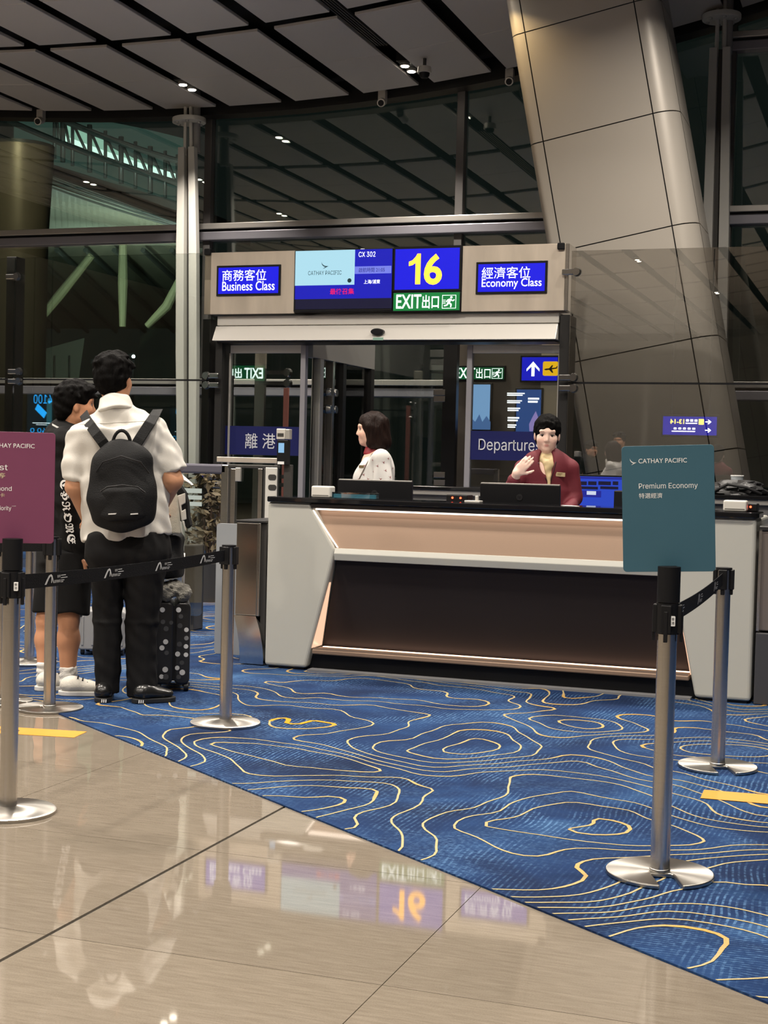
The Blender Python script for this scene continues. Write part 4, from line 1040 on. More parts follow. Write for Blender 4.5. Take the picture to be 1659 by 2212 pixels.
# lower canopy with dark grid and leaning struts
cz = [PY(-40, 530, 46), PY(400, 530, 46), PY(400, 710, 60), PY(-40, 710, 60)]
gc = thing('lower_canopy', 'dark panelled canopy with leaning yellow-lit struts beyond the partition', 'canopy', tuple((cz[0] + cz[2]) / 2 + Vector((0, 0, -6))))
MB().add(cz + [q + Vector((0, 0, 0.3)) for q in cz], [(0, 1, 2, 3), (7, 6, 5, 4), (0, 4, 5, 1), (2, 6, 7, 3)]).build('soffit', mat('canopy_soffit', (0.24, 0.24, 0.20), 0.6), gc)
for k in range(9):
    x0 = -60 + k * 62
    MB().tube([PY(x0, 535, 46.0) + Vector((0, -0.1, -0.1)), PY(x0 + 190, 712, 59.9) + Vector((0, -0.1, -0.1))], 0.10, 5).build('rib', M_OUT, gc)
for k in range(4):
    MB().tube([PY(-30, 560 + k * 38, 48 + 3 * k), PY(400, 548 + k * 40, 48 + 3 * k)], 0.08, 5).build('purlin', M_OUT, gc)
M_STRUT = mat('strut_paint', (0.26, 0.26, 0.17), 0.6)
for (x0, y0, x1, y1) in ((266, 520, 265, 706), (198, 552, 58, 726), (392, 598, 318, 704), (64, 545, 45, 700)):
    mid = ((x0 + x1) / 2 + (6 if x0 > 300 else 0), (y0 + y1) / 2 + (10 if x0 > 300 else 0))
    MB().tube([PY(x0, y0, 44), PY(*mid, 44), PY(x1, y1, 44)], [0.13, 0.17, 0.11], 10).build('strut', M_STRUT, gc)
def out_light(px, py, Y, e, col, size=0.6):  # bare spots added to light the canopy, roof and bridge cabin
    p = PY(px, py, Y); ld = bpy.data.lights.new('added_outdoor_spot', 'SPOT'); ld.energy = e; ld.color = col; ld.shadow_soft_size = 0.03; ld.spot_size = math.radians(150); ld.spot_blend = 0.6
    o = bpy.data.objects.new('added_outdoor_spot', ld); C.objects.link(o); o.location = p; o.rotation_euler = (math.radians(105), 0, 0)
    return o
out_light(300, 640, 40, 420, (1.0, 0.97, 0.66)); out_light(150, 700, 41, 330, (1.0, 0.97, 0.66)); out_light(200, 470, 36, 3500, (0.85, 1.0, 0.92))
# drum added outside on the left in place of a hall column's reflection
pd = PY(45, 400, 24.0); r = PY(106, 400, 24).x - pd.x
zt_, zb_ = PY(60, 318, 24).z, PY(60, 512, 24).z
dr = thing('reflected_drum', 'brown metal drum added outside the window in place of a mirrored column head', 'column', (pd.x, 24, zb_ - 8))
MB().lathe([(r * 0.8, zb_ - 8.0), (r * 0.86, zb_), (r, zt_), (r * 0.9, zt_ + 0.02), (0, zt_ + 0.02)], pd.x, 24, 36).build('shell', mat('brown_cladding', (0.30, 0.24, 0.17), 0.4, 0.3), dr)
MB().lathe([(r * 1.005, zt_ - 0.02), (r * 1.005, zt_ + 0.04)], pd.x, 24, 36).build('rim', M_OUT, dr)
pl_ = PY(60, 330, 20.5); ld = bpy.data.lights.new('added_drum_spot', 'SPOT'); ld.energy = 420; ld.color = (1.0, 0.85, 0.6); ld.shadow_soft_size = 0.03; ld.spot_size = math.radians(110); ld.spot_blend = 0.8  # spot without a fitting, added only to light the drum
lo2 = bpy.data.objects.new('added_drum_spot', ld); C.objects.link(lo2); lo2.location = (pd.x + 1.6, 20.2, zt_ + 0.6); lo2.rotation_euler = (Vector((pd.x, 24, zt_ - 1.2)) - Vector((pd.x + 1.6, 20.2, zt_ + 0.6))).to_track_quat('-Z', 'Y').to_euler()
# boarding bridge and apron lamps
jb = thing('boarding_bridge', 'dim grey boarding bridge cabin on the dark apron', 'boarding bridge', tuple(PY(120, 860, 50)))
q = [PY(56, 765, 50), PY(183, 730, 50), PY(168, 835, 50), PY(56, 835, 50)]
MB().add(q + [EYE + (v - EYE) * 1.05 for v in q], [(3, 2, 1, 0), (4, 5, 6, 7), (0, 1, 5, 4), (1, 2, 6, 5), (2, 3, 7, 6), (3, 0, 4, 7)]).build('cabin', mat('bridge_grey', (0.16, 0.165, 0.15), 0.6), jb)
for x in (80, 118, 150):
    MB().tube([PY(x, 768, 49.9), PY(x, 834, 49.9)], 0.04, 5).build('panel_rib', M_OUT, jb)
MB().box(PY(100, 900, 51).x - 0.4, 51, -4.0, PY(100, 900, 51).x + 0.4, 52, PY(100, 835, 51).z).build('pier', M_OUT, jb)
out_light(170, 690, 44, 350, (0.9, 1.0, 0.8))
L_FLOOD = lit('flood_lens', (0.85, 0.92, 1.0), 40)
for (px, py, lb) in ((205, 782, 'bright apron floodlight on a mast seen beside the tall man\'s head'), (288, 770, 'bright apron floodlight on a mast seen beyond the glass partition')):
    p = PY(px, py, 95); t = thing('apron_light', lb, 'floodlight', (p.x, 95, -4))
    MB().cyl((p.x, 95, -4), (p.x, 95, p.z), 0.14, seg=8).build('mast', M_OUT, t)
    MB().box(p.x - 0.25, 94.7, p.z - 0.15, p.x + 0.25, 95, p.z + 0.2).build('lamp_head', M_OUT, t)
    p5 = PY(px, py, 94.6); MB().cyl((p5.x, 94.68, p5.z), (p5.x, 94.6, p5.z), 0.12, 0.12, 12).build('lens', L_FLOOD, t)
# teal service sign strip and yellow sign glimpsed low outside on the left
t = thing('advert_pillar', 'slim pale blue lit strip standing outside the glass beside the boy', 'sign', tuple(PY(104, 930, YW + 0.6)))
b = boxpx(101, 862, 108, 925, YW + 0.6); MB().fbox(FY(YW + 0.6), b[0], b[1], b[2], b[3], -0.05, 0).build('lit_face', lit('strip_blue', srgb(90, 165, 190), 0.6), t)
MB().fbox(FY(YW + 0.6), b[0] - 0.02, -4.0, b[2] + 0.02, b[1], -0.07, 0.01).build('post', M_DARKG, t)
# ------------------------------------------------------------------ boarding desk
dk = thing('boarding_desk', 'white and bronze boarding desk with a black top and glowing light strips', 'desk', (-2.1, YD + 0.4, 0.006))
M_DESKW = mat('desk_white', (0.45, 0.445, 0.40), 0.35)
M_BRZ = mat('satin_bronze', (0.30, 0.205, 0.145), 0.42, 0.4, noise=(500, 0.08))
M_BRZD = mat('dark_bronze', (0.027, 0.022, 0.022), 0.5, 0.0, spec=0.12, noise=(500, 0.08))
M_TOP = mat('black_glossy_top', (0.008, 0.008, 0.009), 0.08, coat=0.3)
L_STRIP = lit('strip_light', (1.0, 0.82, 0.68), 2.6)
Z0 = 0.006; ZT, ZW, ZB, ZM1, ZM0, ZL = 1.025, 0.993, 0.965, 0.735, 0.665, 0.128
F = FY(YD)
def end_block(o, it, im, ib, s):
    pts = [(o, 0.02), (o, ZW), (it, ZW), (it + s * 0.005, 0.975), (im, 0.728), (ib, 0.02)]
    mb = MB().prism(F, pts, -0.8, 0.0)
    return mb.build('end_block', M_DESKW, dk, bevel=0.018, seg=3)
XO, XI, XM, XB_ = -3.508, -3.235, -3.07, -3.242
XO2, XI2, XM2, XB2 = -0.688, -0.965, -1.13, -0.98
end_block(XO, XI, XM, XB_, 1); end_block(XO2, XI2, XM2, XB2, -1)
for a, b_ in ((XO + 0.02, XB_ - 0.02), (XB2 + 0.02, XO2 - 0.02)):
    MB().fbox(F, a, Z0, b_, 0.02, -0.78, -0.02).build('foot', M_BLACK, dk)
# black counter top with rounded corners, front fascia
MB().rbox(Fr((0, 0, ZW), (1, 0, 0), (0, 1, 0)), XO - 0.012, YD - 0.02, XO2 + 0.012, YD + 0.34, 0, ZT - ZW, 0.05, 6).build('counter_top', M_TOP, dk, bevel=0.006)
MB().fbox(F, XI + 0.004, ZB, XI2 - 0.004, ZW - 0.001, -0.10, 0.004).build('fascia', mat('dark_fascia', (0.025, 0.02, 0.018), 0.3), dk, bevel=0.003)
# upper bronze panel: leans out from the recessed light down to the white belt
def quad_slab(p, name, m, t=0.02):
    a, b_, c, d = [Vector(v) for v in p]; n = (b_ - a).cross(d - a).normalized()
    MB().add([a, b_, c, d] + [v - n * t for v in (a, b_, c, d)], [(0, 1, 2, 3), (7, 6, 5, 4), (0, 4, 5, 1), (1, 5, 6, 2), (2, 6, 7, 3), (3, 7, 4, 0)]).build(name, m, dk)
quad_slab([(XM - 0.0, YD + 0.012, ZM1), (XM2, YD + 0.012, ZM1), (XI2 - 0.0, YD + 0.075, ZB), (XI, YD + 0.075, ZB)], 'upper_panel', M_BRZ)
MB().fbox(F, XI + 0.03, ZB - 0.010, XI2 - 0.03, ZB - 0.001, -0.06, -0.008).build('glow_strip', L_STRIP, dk)
for xa_, xm_, s in ((XI, XM, 1), (XI2, XM2, -1)):
    A = [Vector((xa_ + s * 0.010, YD + 0.006, ZB - 0.012)), Vector((xm_ + s * 0.006, YD + 0.004, ZM1 + 0.004))]
    B = [v + Vector((s * 0.008, 0, 0)) for v in A]
    MB().slab(A, B, (0, 0.008, 0)).build('glow_strip', L_STRIP, dk)
MB().prism(Fr((0, 0, 0), (0, 1, 0), (0, 0, 1)), [(YD + 0.05, ZM0 - 0.002), (YD - 0.002, ZM0), (YD - 0.012, ZM0 + 0.04), (YD + 0.002, ZM1), (YD + 0.05, ZM1 + 0.003)], XM - 0.006, XM2 + 0.006).build('white_belt', M_DESKW, dk, bevel=0.003)
quad_slab([(XB_ + 0.03, YD + 0.19, ZL - 0.01), (XB2 - 0.03, YD + 0.19, ZL - 0.01), (XM2, YD + 0.03, ZM0 + 0.002), (XM, YD + 0.03, ZM0 + 0.002)], 'lower_panel', M_BRZD)
MB().fbox(F, XB_ + 0.035, ZL - 0.022, XB2 - 0.035, ZL + 0.006, -0.19, -0.006).build('bottom_ledge', M_BRZ, dk, bevel=0.006)
MB().fbox(F, XB_ + 0.05, ZL + 0.006, XB2 - 0.05, ZL + 0.0085, -0.165, -0.14).build('glow_strip', lit('strip_low', (1.0, 0.60, 0.40), 5.0), dk)
MB().fbox(F, XB_ + 0.04, ZL + 0.002, XB2 - 0.04, ZL + 0.016, -0.016, -0.008).build('ledge_lip', M_BRZ, dk)
for xb__, xm_, s in ((XB_, XM, 1), (XB2, XM2, -1)):
    def ex(z): return xb__ + (xm_ - xb__) * (z - 0.02) / (0.728 - 0.02)
    A = [Vector((ex(z) + s * 0.0015, YD + 0.012 + 0.02 * (z > 0.4), z)) for z in (ZL + 0.012, 0.53)]; B = [Vector((ex(ZL) + s * 0.0015, YD + 0.178, ZL + 0.012)), Vector((ex(0.53) + s * 0.0015, YD + 0.055, 0.53))]
    MB().slab(A, B, (s * 0.002, 0, 0)).build('glow_strip', lit('painted_side_glow', (1.0, 0.58, 0.38), 1.1), dk)  # glowing wedge stands in for light falling on the end block's inner face
MB().fbox(F, XB_ + 0.0, Z0, XB2 - 0.0, ZL - 0.022, -0.5, -0.06).build('plinth', M_BLACK, dk)
MB().fbox(F, XB_ + 0.02, Z0, XB2 - 0.02, Z0 + 0.012, -0.06, 0.02).build('floor_strip', mat('grey_rubber', (0.16, 0.16, 0.165), 0.6), dk)
# staff side: worktop and carcass
MB().box(XI, YD + 0.34, 0.72, XI2, YD + 0.8, 0.75).build('worktop', mat('worktop_grey', (0.28, 0.27, 0.26), 0.4), dk)
MB().box(XI + 0.02, YD + 0.26, 0.1, XI2 - 0.02, YD + 0.34, 0.72).build('carcass', M_DARKG, dk)
MB().box(XI + 0.02, YD + 0.30, 0.72, XI2 - 0.02, YD + 0.34, ZW).build('upstand', M_DARKG, dk)

# ------------------------------------------------------------------ things on and behind the desk
def monitor_back(x0, x1, y0, y1, Y, label):
    b = boxpx(x0, y0, x1, y1, Y)
    t = thing('computer_monitor', label, 'monitor', ((b[0] + b[2]) / 2, Y, 0.75), 'monitors with their backs to the hall')
    zt = b[3]; zb = zt - 0.30
    fr = Fr(((b[0] + b[2]) / 2, Y, zb), (1, 0, 0), (0, -0.10, 1)); w = (b[2] - b[0]) / 2
    MB().rbox(fr, -w, 0, w, zt - zb, -0.022, 0.006, 0.008).build('casing', M_BLACK, t, bevel=0.003)
    MB().fbox(fr, -w + 0.004, zt - zb, w - 0.004, zt - zb + 0.004, -0.020, 0.002).build('top_edge', M_ALU, t)
    MB().fbox(fr, -w * 0.9, 0.015, w * 0.9, zt - zb - 0.015, -0.026, -0.022).build('screen', lit('monitor_screen', (0.25, 0.35, 0.6), 0.8), t)
    MB().fbox(fr, -0.05, -0.05, 0.05, 0.16, 0.006, 0.03).build('stand_neck', M_BLACK, t, bevel=0.004)
    MB().box((b[0] + b[2]) / 2 - 0.11, Y - 0.06, 0.751, (b[0] + b[2]) / 2 + 0.11, Y + 0.12, 0.762).build('stand_foot', M_BLACK, t, bevel=0.003)
    MB().cyl(fr(0, 0.225, 0.007), fr(0, 0.225, 0.009), 0.019, seg=20).build('round_badge', mat('badge_grey', (0.05, 0.05, 0.052), 0.3, 0.6), t)
    text('lettering', 'hp', fr, (-0.010, 0.214, 0.010, 0.236), M_BLACK, t, 0.0, 0.0105)
monitor_back(734, 893, 1038, 1080, YD + 0.47, 'black monitor seen from behind in front of the woman in the white blouse')
monitor_back(1040, 1212, 1046, 1092, YD + 0.47, 'black monitor seen from behind in front of the woman in the maroon jacket')
def white_device(x0, y0, x1, y1, label):
    b = boxpx(x0, y0, x1, y1, YD + 0.12); t = thing('scanner', label, 'scanner', ((b[0] + b[2]) / 2, YD + 0.16, ZT), 'white scanners on the desk top')
    MB().fbox(FY(YD + 0.12), b[0], ZT + 0.0005, b[2], b[3] , -0.09, 0).build('body', mat('device_white', (0.62, 0.60, 0.55), 0.4), t, bevel=0.010, seg=3)
    MB().fbox(FY(YD + 0.12), b[0] + 0.01, ZT + 0.012, b[2] - 0.01, ZT + 0.015, -0.05, 0.001).build('seam', M_DARKG, t)
white_device(672, 1050, 713, 1073, 'white box scanner on the desk top beside the clear card holder')
white_device(1562, 1081, 1613, 1106, 'white box scanner on the desk top at the end near the black bag')
b = boxpx(717, 1060, 812, 1078, YD + 0.08)
t = thing('card_holder', 'clear acrylic holder with a teal card lying on the black desk top', 'holder', ((b[0] + b[2]) / 2, YD + 0.1, ZT))
zb = ZT + 0.001
MB().fbox(FY(YD + 0.08), b[0], zb, b[2], zb + 0.036, -0.055, 0).build('acrylic_block', glass('acrylic', (0.82, 0.92, 0.93), 0.10, 2.0), t, bevel=0.002)
MB().fbox(FY(YD + 0.10), b[0] + 0.004, zb + 0.002, b[2] - 0.004, zb + 0.024, -0.02, 0).build('card', mat('teal_card', (0.06, 0.20, 0.27), 0.4), t)
# terminal with red indicator lights
for (r, Y, lb) in (((964, 1069, 1010, 1088), YD + 0.36, 'small black terminal with two red lights between the monitors'), ((1612, 1088, 1636, 1108), YD + 0.2, 'small black terminal with a red light beside the end scanner')):
    b = boxpx(*r, Y); z0_ = ZT + 0.001 if Y < YD + 0.3 else 0.751
    t = thing('printer_terminal', lb, 'terminal', ((b[0] + b[2]) / 2, Y, z0_))
    MB().fbox(FY(Y), b[0], z0_, b[2], max(b[3], z0_ + 0.03), -0.12, 0).build('body', M_BLACK, t, bevel=0.005)
    for k in ((0.3, 0.68) if Y > YD + 0.3 else (0.4,)):
        q = Vector((b[0] + (b[2] - b[0]) * k, Y - 0.001, b[3] - 0.018)); MB().cyl(q, q + Vector((0, -0.004, 0)), 0.006, seg=10).build('indicator', lit('red_led', (1, 0.06, 0.02), 8), t)
b = boxpx(1003, 1085, 1036, 1094, YD + 0.1)
t = thing('pen_tray', 'low grey tray on the desk top beside the monitor', 'tray', ((b[0] + b[2]) / 2, YD + 0.12, ZT))
MB().fbox(FY(YD + 0.1), b[0], ZT + 0.001, b[2], ZT + 0.012, -0.07, 0).build('base', M_ALUW, t, bevel=0.002)
MB().fbox(FY(YD + 0.1), b[2] - 0.03, ZT + 0.012, b[2] - 0.012, ZT + 0.04, -0.03, -0.01).build('clip', M_ALUW, t, bevel=0.002)
q_ = [PY(px, py, YD + dy) for px, py, dy in ((1222, 1098, 0.03), (1252, 1099, 0.05), (1236, 1094, 0.16), (1212, 1093, 0.14))]
q_ = [Vector((v.x, v.y, ZT + 0.001)) for v in q_]
whole('paper_sheet', MB().add(q_ + [v + UP * 0.0015 for v in q_], [(3, 2, 1, 0), (4, 5, 6, 7), (0, 1, 5, 4), (1, 2, 6, 5), (2, 3, 7, 6), (3, 0, 4, 7)]), mat('white_paper', (0.7, 0.69, 0.66), 0.6), 'white paper sheet lying on the desk top beside the maroon jacket', 'paper')
# back counter
YK = 10.4
kx0, kx1 = PY(862, 1052, YK).x, PY(1659, 1052, YK).x + 0.8
bc = thing('back_counter', 'long back counter with a black top and pale edge behind the desk', 'counter', ((kx0 + kx1) / 2, YK + 0.3, 0.006))
MB().box(kx0, YK, 1.045, kx1, YK + 0.6, 1.075).build('top', M_TOP, bc, bevel=0.004)
MB().box(kx0 + 0.02, YK + 0.015, 1.012, kx1, YK + 0.6, 1.043).build('edge_rail', M_ALU, bc)
MB().box(kx0 + 0.04, YK + 0.05, 0.006, kx1 - 0.02, YK + 0.58, 1.012).build('carcass', mat('counter_grey', (0.16, 0.155, 0.15), 0.5), bc)
# lit screen facing the hall
b = boxpx(1246, 1030, 1350, 1096, 9.7)
t = thing('computer_monitor', 'monitor with a bright blue window layout facing the hall beside the teal sign', 'monitor', ((b[0] + b[2]) / 2, 9.7, 0.75))
f = FY(9.7)
zb = 0.80
MB().fbox(f, b[0] - 0.012, zb - 0.012, b[2] + 0.012, b[3] + 0.012, -0.03, 0).build('casing', M_BLACK, t, bevel=0.003)
MB().fbox(f, b[0], zb, b[2], b[3], -0.002, 0.002).build('screen', lit('desk_screen', srgb(38, 72, 200), 0.9), t)
L_UI1, L_UI2, L_UI3 = lit('ui_dark', srgb(14, 18, 60), 0.6), lit('ui_white', srgb(215, 225, 245), 0.9), lit('ui_mid', srgb(30, 40, 160), 0.8)
def ui(r, m, l): MB().fbox(f, *boxpx(*r, 9.7), 0.001, l).build('window_tile', m, t)
ui((1247, 1031, 1345, 1035), L_UI3, 0.004)
for r in ((1250, 1040, 1268, 1048), (1271, 1040, 1289, 1048), (1293, 1040, 1320, 1048), (1324, 1040, 1336, 1048), (1250, 1051, 1292, 1057), (1297, 1051, 1336, 1057)): ui(r, L_UI1, 0.004)
ui((1250, 1060, 1299, 1074), L_UI3, 0.004); ui((1268, 1061, 1288, 1069), L_UI2, 0.006); ui((1250, 1061, 1256, 1069), L_UI2, 0.006)
MB().cyl(((b[0] + b[2]) / 2, 9.74, 0.764), ((b[0] + b[2]) / 2, 9.74, 0.85), 0.02).build('stand_neck', M_BLACK, t)
sx = (b[0] + b[2]) / 2
MB().box(sx - 0.12, 9.62, 0.7505, sx + 0.12, 9.84, 0.764).build('stand_foot', M_BLACK, t)
tb = thing('side_table', 'low grey equipment table under the lit monitor behind the desk', 'table', (sx, 9.75, 0.006))
MB().box(sx - 0.35, 9.5, 0.72, sx + 0.35, 10.0, 0.75).build('top', M_DARKG, tb, bevel=0.004)
for dx in (-0.32, 0.32):
    for dy in (9.54, 9.96): MB().box(sx + dx - 0.02, dy - 0.02, 0.006, sx + dx + 0.02, dy + 0.02, 0.72).build('leg', M_DARKG, tb)
b = boxpx(1326, 1060, 1348, 1096, 9.2)
whole('document_box', MB().fbox(FY(9.2), b[0], 0.75, b[2] + 0.05, b[3], -0.1, 0), M_BLACK, 'black upright box standing in front of the lit blue monitor', 'box', bevel=0.006)
tb2 = thing('side_table', 'low grey shelf under the black upright box behind the desk', 'table', (b[0], 9.25, 0.006))
MB().box(b[0] - 0.12, 9.12, 0.72, b[2] + 0.17, 9.4, 0.7495).build('top', M_DARKG, tb2, bevel=0.004)
for dx in (-0.1, 0.15):
    MB().box(b[0] + dx - 0.015, 9.2, 0.006, b[0] + dx + 0.015, 9.3, 0.72).build('leg', M_DARKG, tb2)
# black bag and cup on the back counter
bgx = PY(1590, 1060, YK + 0.2).x
bag = MB(); n, m_ = 26, 12; P = []
for j in range(m_ + 1):
    for i in range(n):
        a = 2 * math.pi * i / n; ph = math.pi / 2 * j / m_
        rr = math.cos(ph) ** 0.45 if j < m_ else 0.0
        wob = 1 + 0.10 * math.sin(3 * a + j) + 0.06 * math.sin(7 * a - 2 * j)
        P.append((bgx + 0.20 * rr * math.cos(a) * wob, YK + 0.3 + 0.16 * rr * math.sin(a) * wob, 1.0765 + 0.085 * math.sin(ph) * (1 + 0.25 * math.sin(2.3 * a + 1))))
bag.add(P, [(j * n + i, j * n + (i + 1) % n, (j + 1) * n + (i + 1) % n, (j + 1) * n + i) for j in range(m_) for i in range(n)] + [tuple(range(n - 1, -1, -1))], True)
t = thing('shoulder_bag', 'crumpled black bag lying on the back counter', 'bag', (bgx, YK + 0.3, 1.0765))
bag.build('body', mat('black_nylon', (0.012, 0.012, 0.013), 0.45, bump=(40, 0.5)), t)
MB().tube([(bgx - 0.16, YK + 0.18, 1.09), (bgx - 0.05, YK + 0.13, 1.15), (bgx + 0.08, YK + 0.12, 1.13), (bgx + 0.18, YK + 0.16, 1.085)], 0.011).build('strap', M_BLACK, t)
cx = PY(1589, 1030, YK + 0.4)
t = thing('paper_cup', 'pale cup standing on the back counter behind the black bag', 'cup', (cx.x, YK + 0.52, 1.0755))
MB().lathe([(0.0, 1.0755), (0.036, 1.0755), (0.046, 1.21), (0.043, 1.21), (0.034, 1.09), (0.0, 1.09)], cx.x, YK + 0.52).build('cup_body', mat('cup_grey', (0.40, 0.44, 0.46), 0.5), t)
MB().lathe([(0.0475, 1.205), (0.0485, 1.212), (0.044, 1.214)], cx.x, YK + 0.52).build('rim', M_TXTW, t)
# cabinet at the right end of the desk
b = boxpx(1638, 1160, 1700, 1530, 7.95)
t = thing('steel_cabinet', 'bronze-grey turnstile cabinet with a black lid and dark foot', 'cabinet', (b[0] + 0.2, 8.2, 0.006))
MB().box(b[0], 7.95, 0.40, b[0] + 0.35, 8.4, 0.93).build('body', mat('cabinet_bronze', (0.30, 0.26, 0.23), 0.35, 0.7), t, bevel=0.006)
MB().box(b[0] - 0.012, 7.94, 0.93, b[0] + 0.36, 8.41, 0.955).build('lid', M_DARK, t, bevel=0.005)
MB().box(b[0] - 0.01, 7.935, 0.006, b[0] + 0.35, 8.4, 0.39).build('foot', mat('charcoal_panel', (0.045, 0.045, 0.05), 0.45), t, bevel=0.006)
MB().box(b[0] - 0.008, 7.93, 0.40, b[0] + 0.006, 7.95, 0.93).build('edge_strip', M_STEEL, t)

# ------------------------------------------------------------------ belt stanchions
M_BELT = mat('belt_webbing', (0.007, 0.007, 0.008), 0.7, spec=0.12, bump=(220, 0.3))
M_BELTP = mat('belt_print', (0.55, 0.55, 0.54), 0.6)
RP, RB, ZTOP, ZBELT = 0.0295, 0.163, 0.836, 0.795
def floor_z(p):
    return CZ + 0.0016 if (Vector((p.x, p.y)) - CA).dot(cn) > 0.12 else 0.0005
def stanchion(p, label, notch=None, tall=False, yaw=0.0):
    z0 = floor_z(p)
    t = thing('belt_stanchion', label, 'stanchion', (p.x, p.y, z0), 'belt stanchions')
    # heavy base plate with a slot cut from the rim towards the pole
    a_not = notch if notch is not None else -math.pi / 2
    half = 0.22 if notch is not None else 0.0
    prof = [(0.0, 0.0), (RB, 0.0), (RB, 0.010), (RB - 0.006, 0.0145), (RP + 0.012, 0.022), (RP, 0.024), (0.0, 0.024)]
    mb = MB()
    if notch is None: mb.lathe([(r, z0 + z) for r, z in prof], p.x, p.y, 48)
    else:
        sd = Vector((math.cos(a_not), math.sin(a_not), 0)); sp = Vector((-sd.y, sd.x, 0)); w = 0.034; out = []
        a1 = math.asin(w / RB) + 0.03
        for i in range(57):                 # round rim
            a = a1 + (2 * math.pi - 2 * a1) * i / 56; out.append((math.cos(a) * RB, math.sin(a) * RB))
        out += [(RB * 0.965, -w)] + [(0.040 + 0.008 * math.cos(t), -w + 0.008 - 0.008 * math.sin(t)) for t in (1.57, 2.4, 3.14)]
        out += [(0.040 + 0.008 * math.cos(t), w - 0.008 + 0.008 * math.sin(t)) for t in (3.14, 2.4, 1.57)] + [(RB * 0.965, w)]
        mb.prism(Fr((p.x, p.y, z0), sd, sp), out, 0.0, 0.013)
        mb.lathe([(0.0, z0 + 0.012), (0.0315, z0 + 0.012), (0.0315, z0 + 0.02), (RP, z0 + 0.024), (0, z0 + 0.024)], p.x, p.y, 24)
    mb.build('base', M_BASE, t, bevel=0.0 if notch is None else 0.0035)
    MB().cyl((p.x, p.y, z0 + 0.02), (p.x, p.y, ZTOP - 0.004), RP, seg=28).build('pole', M_STEEL, t)
    if not tall:
        MB().cyl((p.x, p.y, ZTOP - 0.004), (p.x, p.y, ZTOP + 0.006), RP + 0.004, seg=28).build('cap', M_BLACK, t)
        for k in range(4):
            a = yaw + k * math.pi / 2; d = Vector((math.cos(a), math.sin(a), 0)); q = Vector((p.x, p.y, 0)) + d * (RP + 0.003)
            fr = Fr(q, Vector((-d.y, d.x, 0)), UP)
            MB().fbox(fr, -0.017, 0.752, 0.017, ZTOP - 0.002, -0.006, 0.010).build('belt_slot', M_BLACK, t, bevel=0.003)
            MB().fbox(fr, -0.008, 0.730, 0.008, 0.753, -0.006, 0.006).build('release_tab', M_BLACK, t, bevel=0.003)
    else:
        MB().cyl((p.x, p.y, 0.745), (p.x, p.y, 0.838), RP + 0.006, seg=28).build('cassette', M_BLACK, t)
        MB().cyl((p.x, p.y, 0.841), (p.x, p.y, 0.948), RP + 0.005, seg=28).build('sign_sleeve', mat('sleeve_black', (0.008, 0.008, 0.009), 0.55, spec=0.15), t)
        for k in range(4):
            a = yaw + k * math.pi / 2; d = Vector((math.cos(a), math.sin(a), 0)); q = Vector((p.x, p.y, 0)) + d * (RP + 0.006)
            fr = Fr(q, Vector((-d.y, d.x, 0)), UP)
            MB().fbox(fr, -0.016, 0.748, 0.016, 0.834, -0.006, 0.008).build('belt_slot', M_BLACK, t, bevel=0.003)
            MB().fbox(fr, -0.006, 0.722, 0.006, 0.815, 0.002, 0.011).build('release_tab', M_BLACK, t, bevel=0.002)
        d = -Vector((p.x, p.y, 0)).normalized(); q = Vector((p.x, p.y, 0)) + (d + RGT * 0.35).normalized() * (RP + 0.0145)
        fr = Fr(q, RGT, UP)
        st = MB().rbox(fr, -0.007, 0.772, 0.007, 0.802, -0.004, 0.001, 0.002).build('white_sticker', M_TXTW, t)
        text('lettering', '香', fr, (-0.0045, 0.789, 0.0045, 0.798), M_BLACK, st, 0.0, 0.0018); text('lettering', '港', fr, (-0.0045, 0.777, 0.0045, 0.786), M_BLACK, st, 0.0, 0.0018)
    return t
toCam = math.atan2(-FWD.y, -FWD.x)
pMid, pNR, pFR, pNL, pL2, pL3 = G(487, 1567), G(1425, 1895), G(1550, 1662), G(18, 1755), G(107, 1532), G(63, 1435)
pL4 = pL2 + Vector((-0.325, 0.06, 0))
aM = math.atan2(pNL.y - pMid.y, pNL.x - pMid.x)
stanchion(pMid, 'steel stanchion ending the belt at the side of the steel cabinet', None, False, aM)
aN = math.atan2(pFR.y - pNR.y, pFR.x - pNR.x)
stanchion(pNR, 'steel stanchion carrying the teal sign on a black sleeve', toCam + 0.03, True, aN)
stanchion(pFR, 'steel stanchion standing before the desk end and tied to the teal sign post', toCam + 0.02, False, aN + math.pi)
stanchion(pNL, 'steel stanchion carrying the maroon sign on a black sleeve', None, True, aM + math.pi)
aL = math.atan2(-0.25, -1)
stanchion(pL2, 'steel stanchion on the carpet edge just behind the maroon sign, before the bare calves', toCam - 1.15, False, aL)
stanchion(pL4, 'steel stanchion nested against another base behind the maroon sign', toCam + 1.0, False, aL)
stanchion(pL3, 'steel stanchion far behind the maroon sign, beyond the white trainers', None, False, aL)

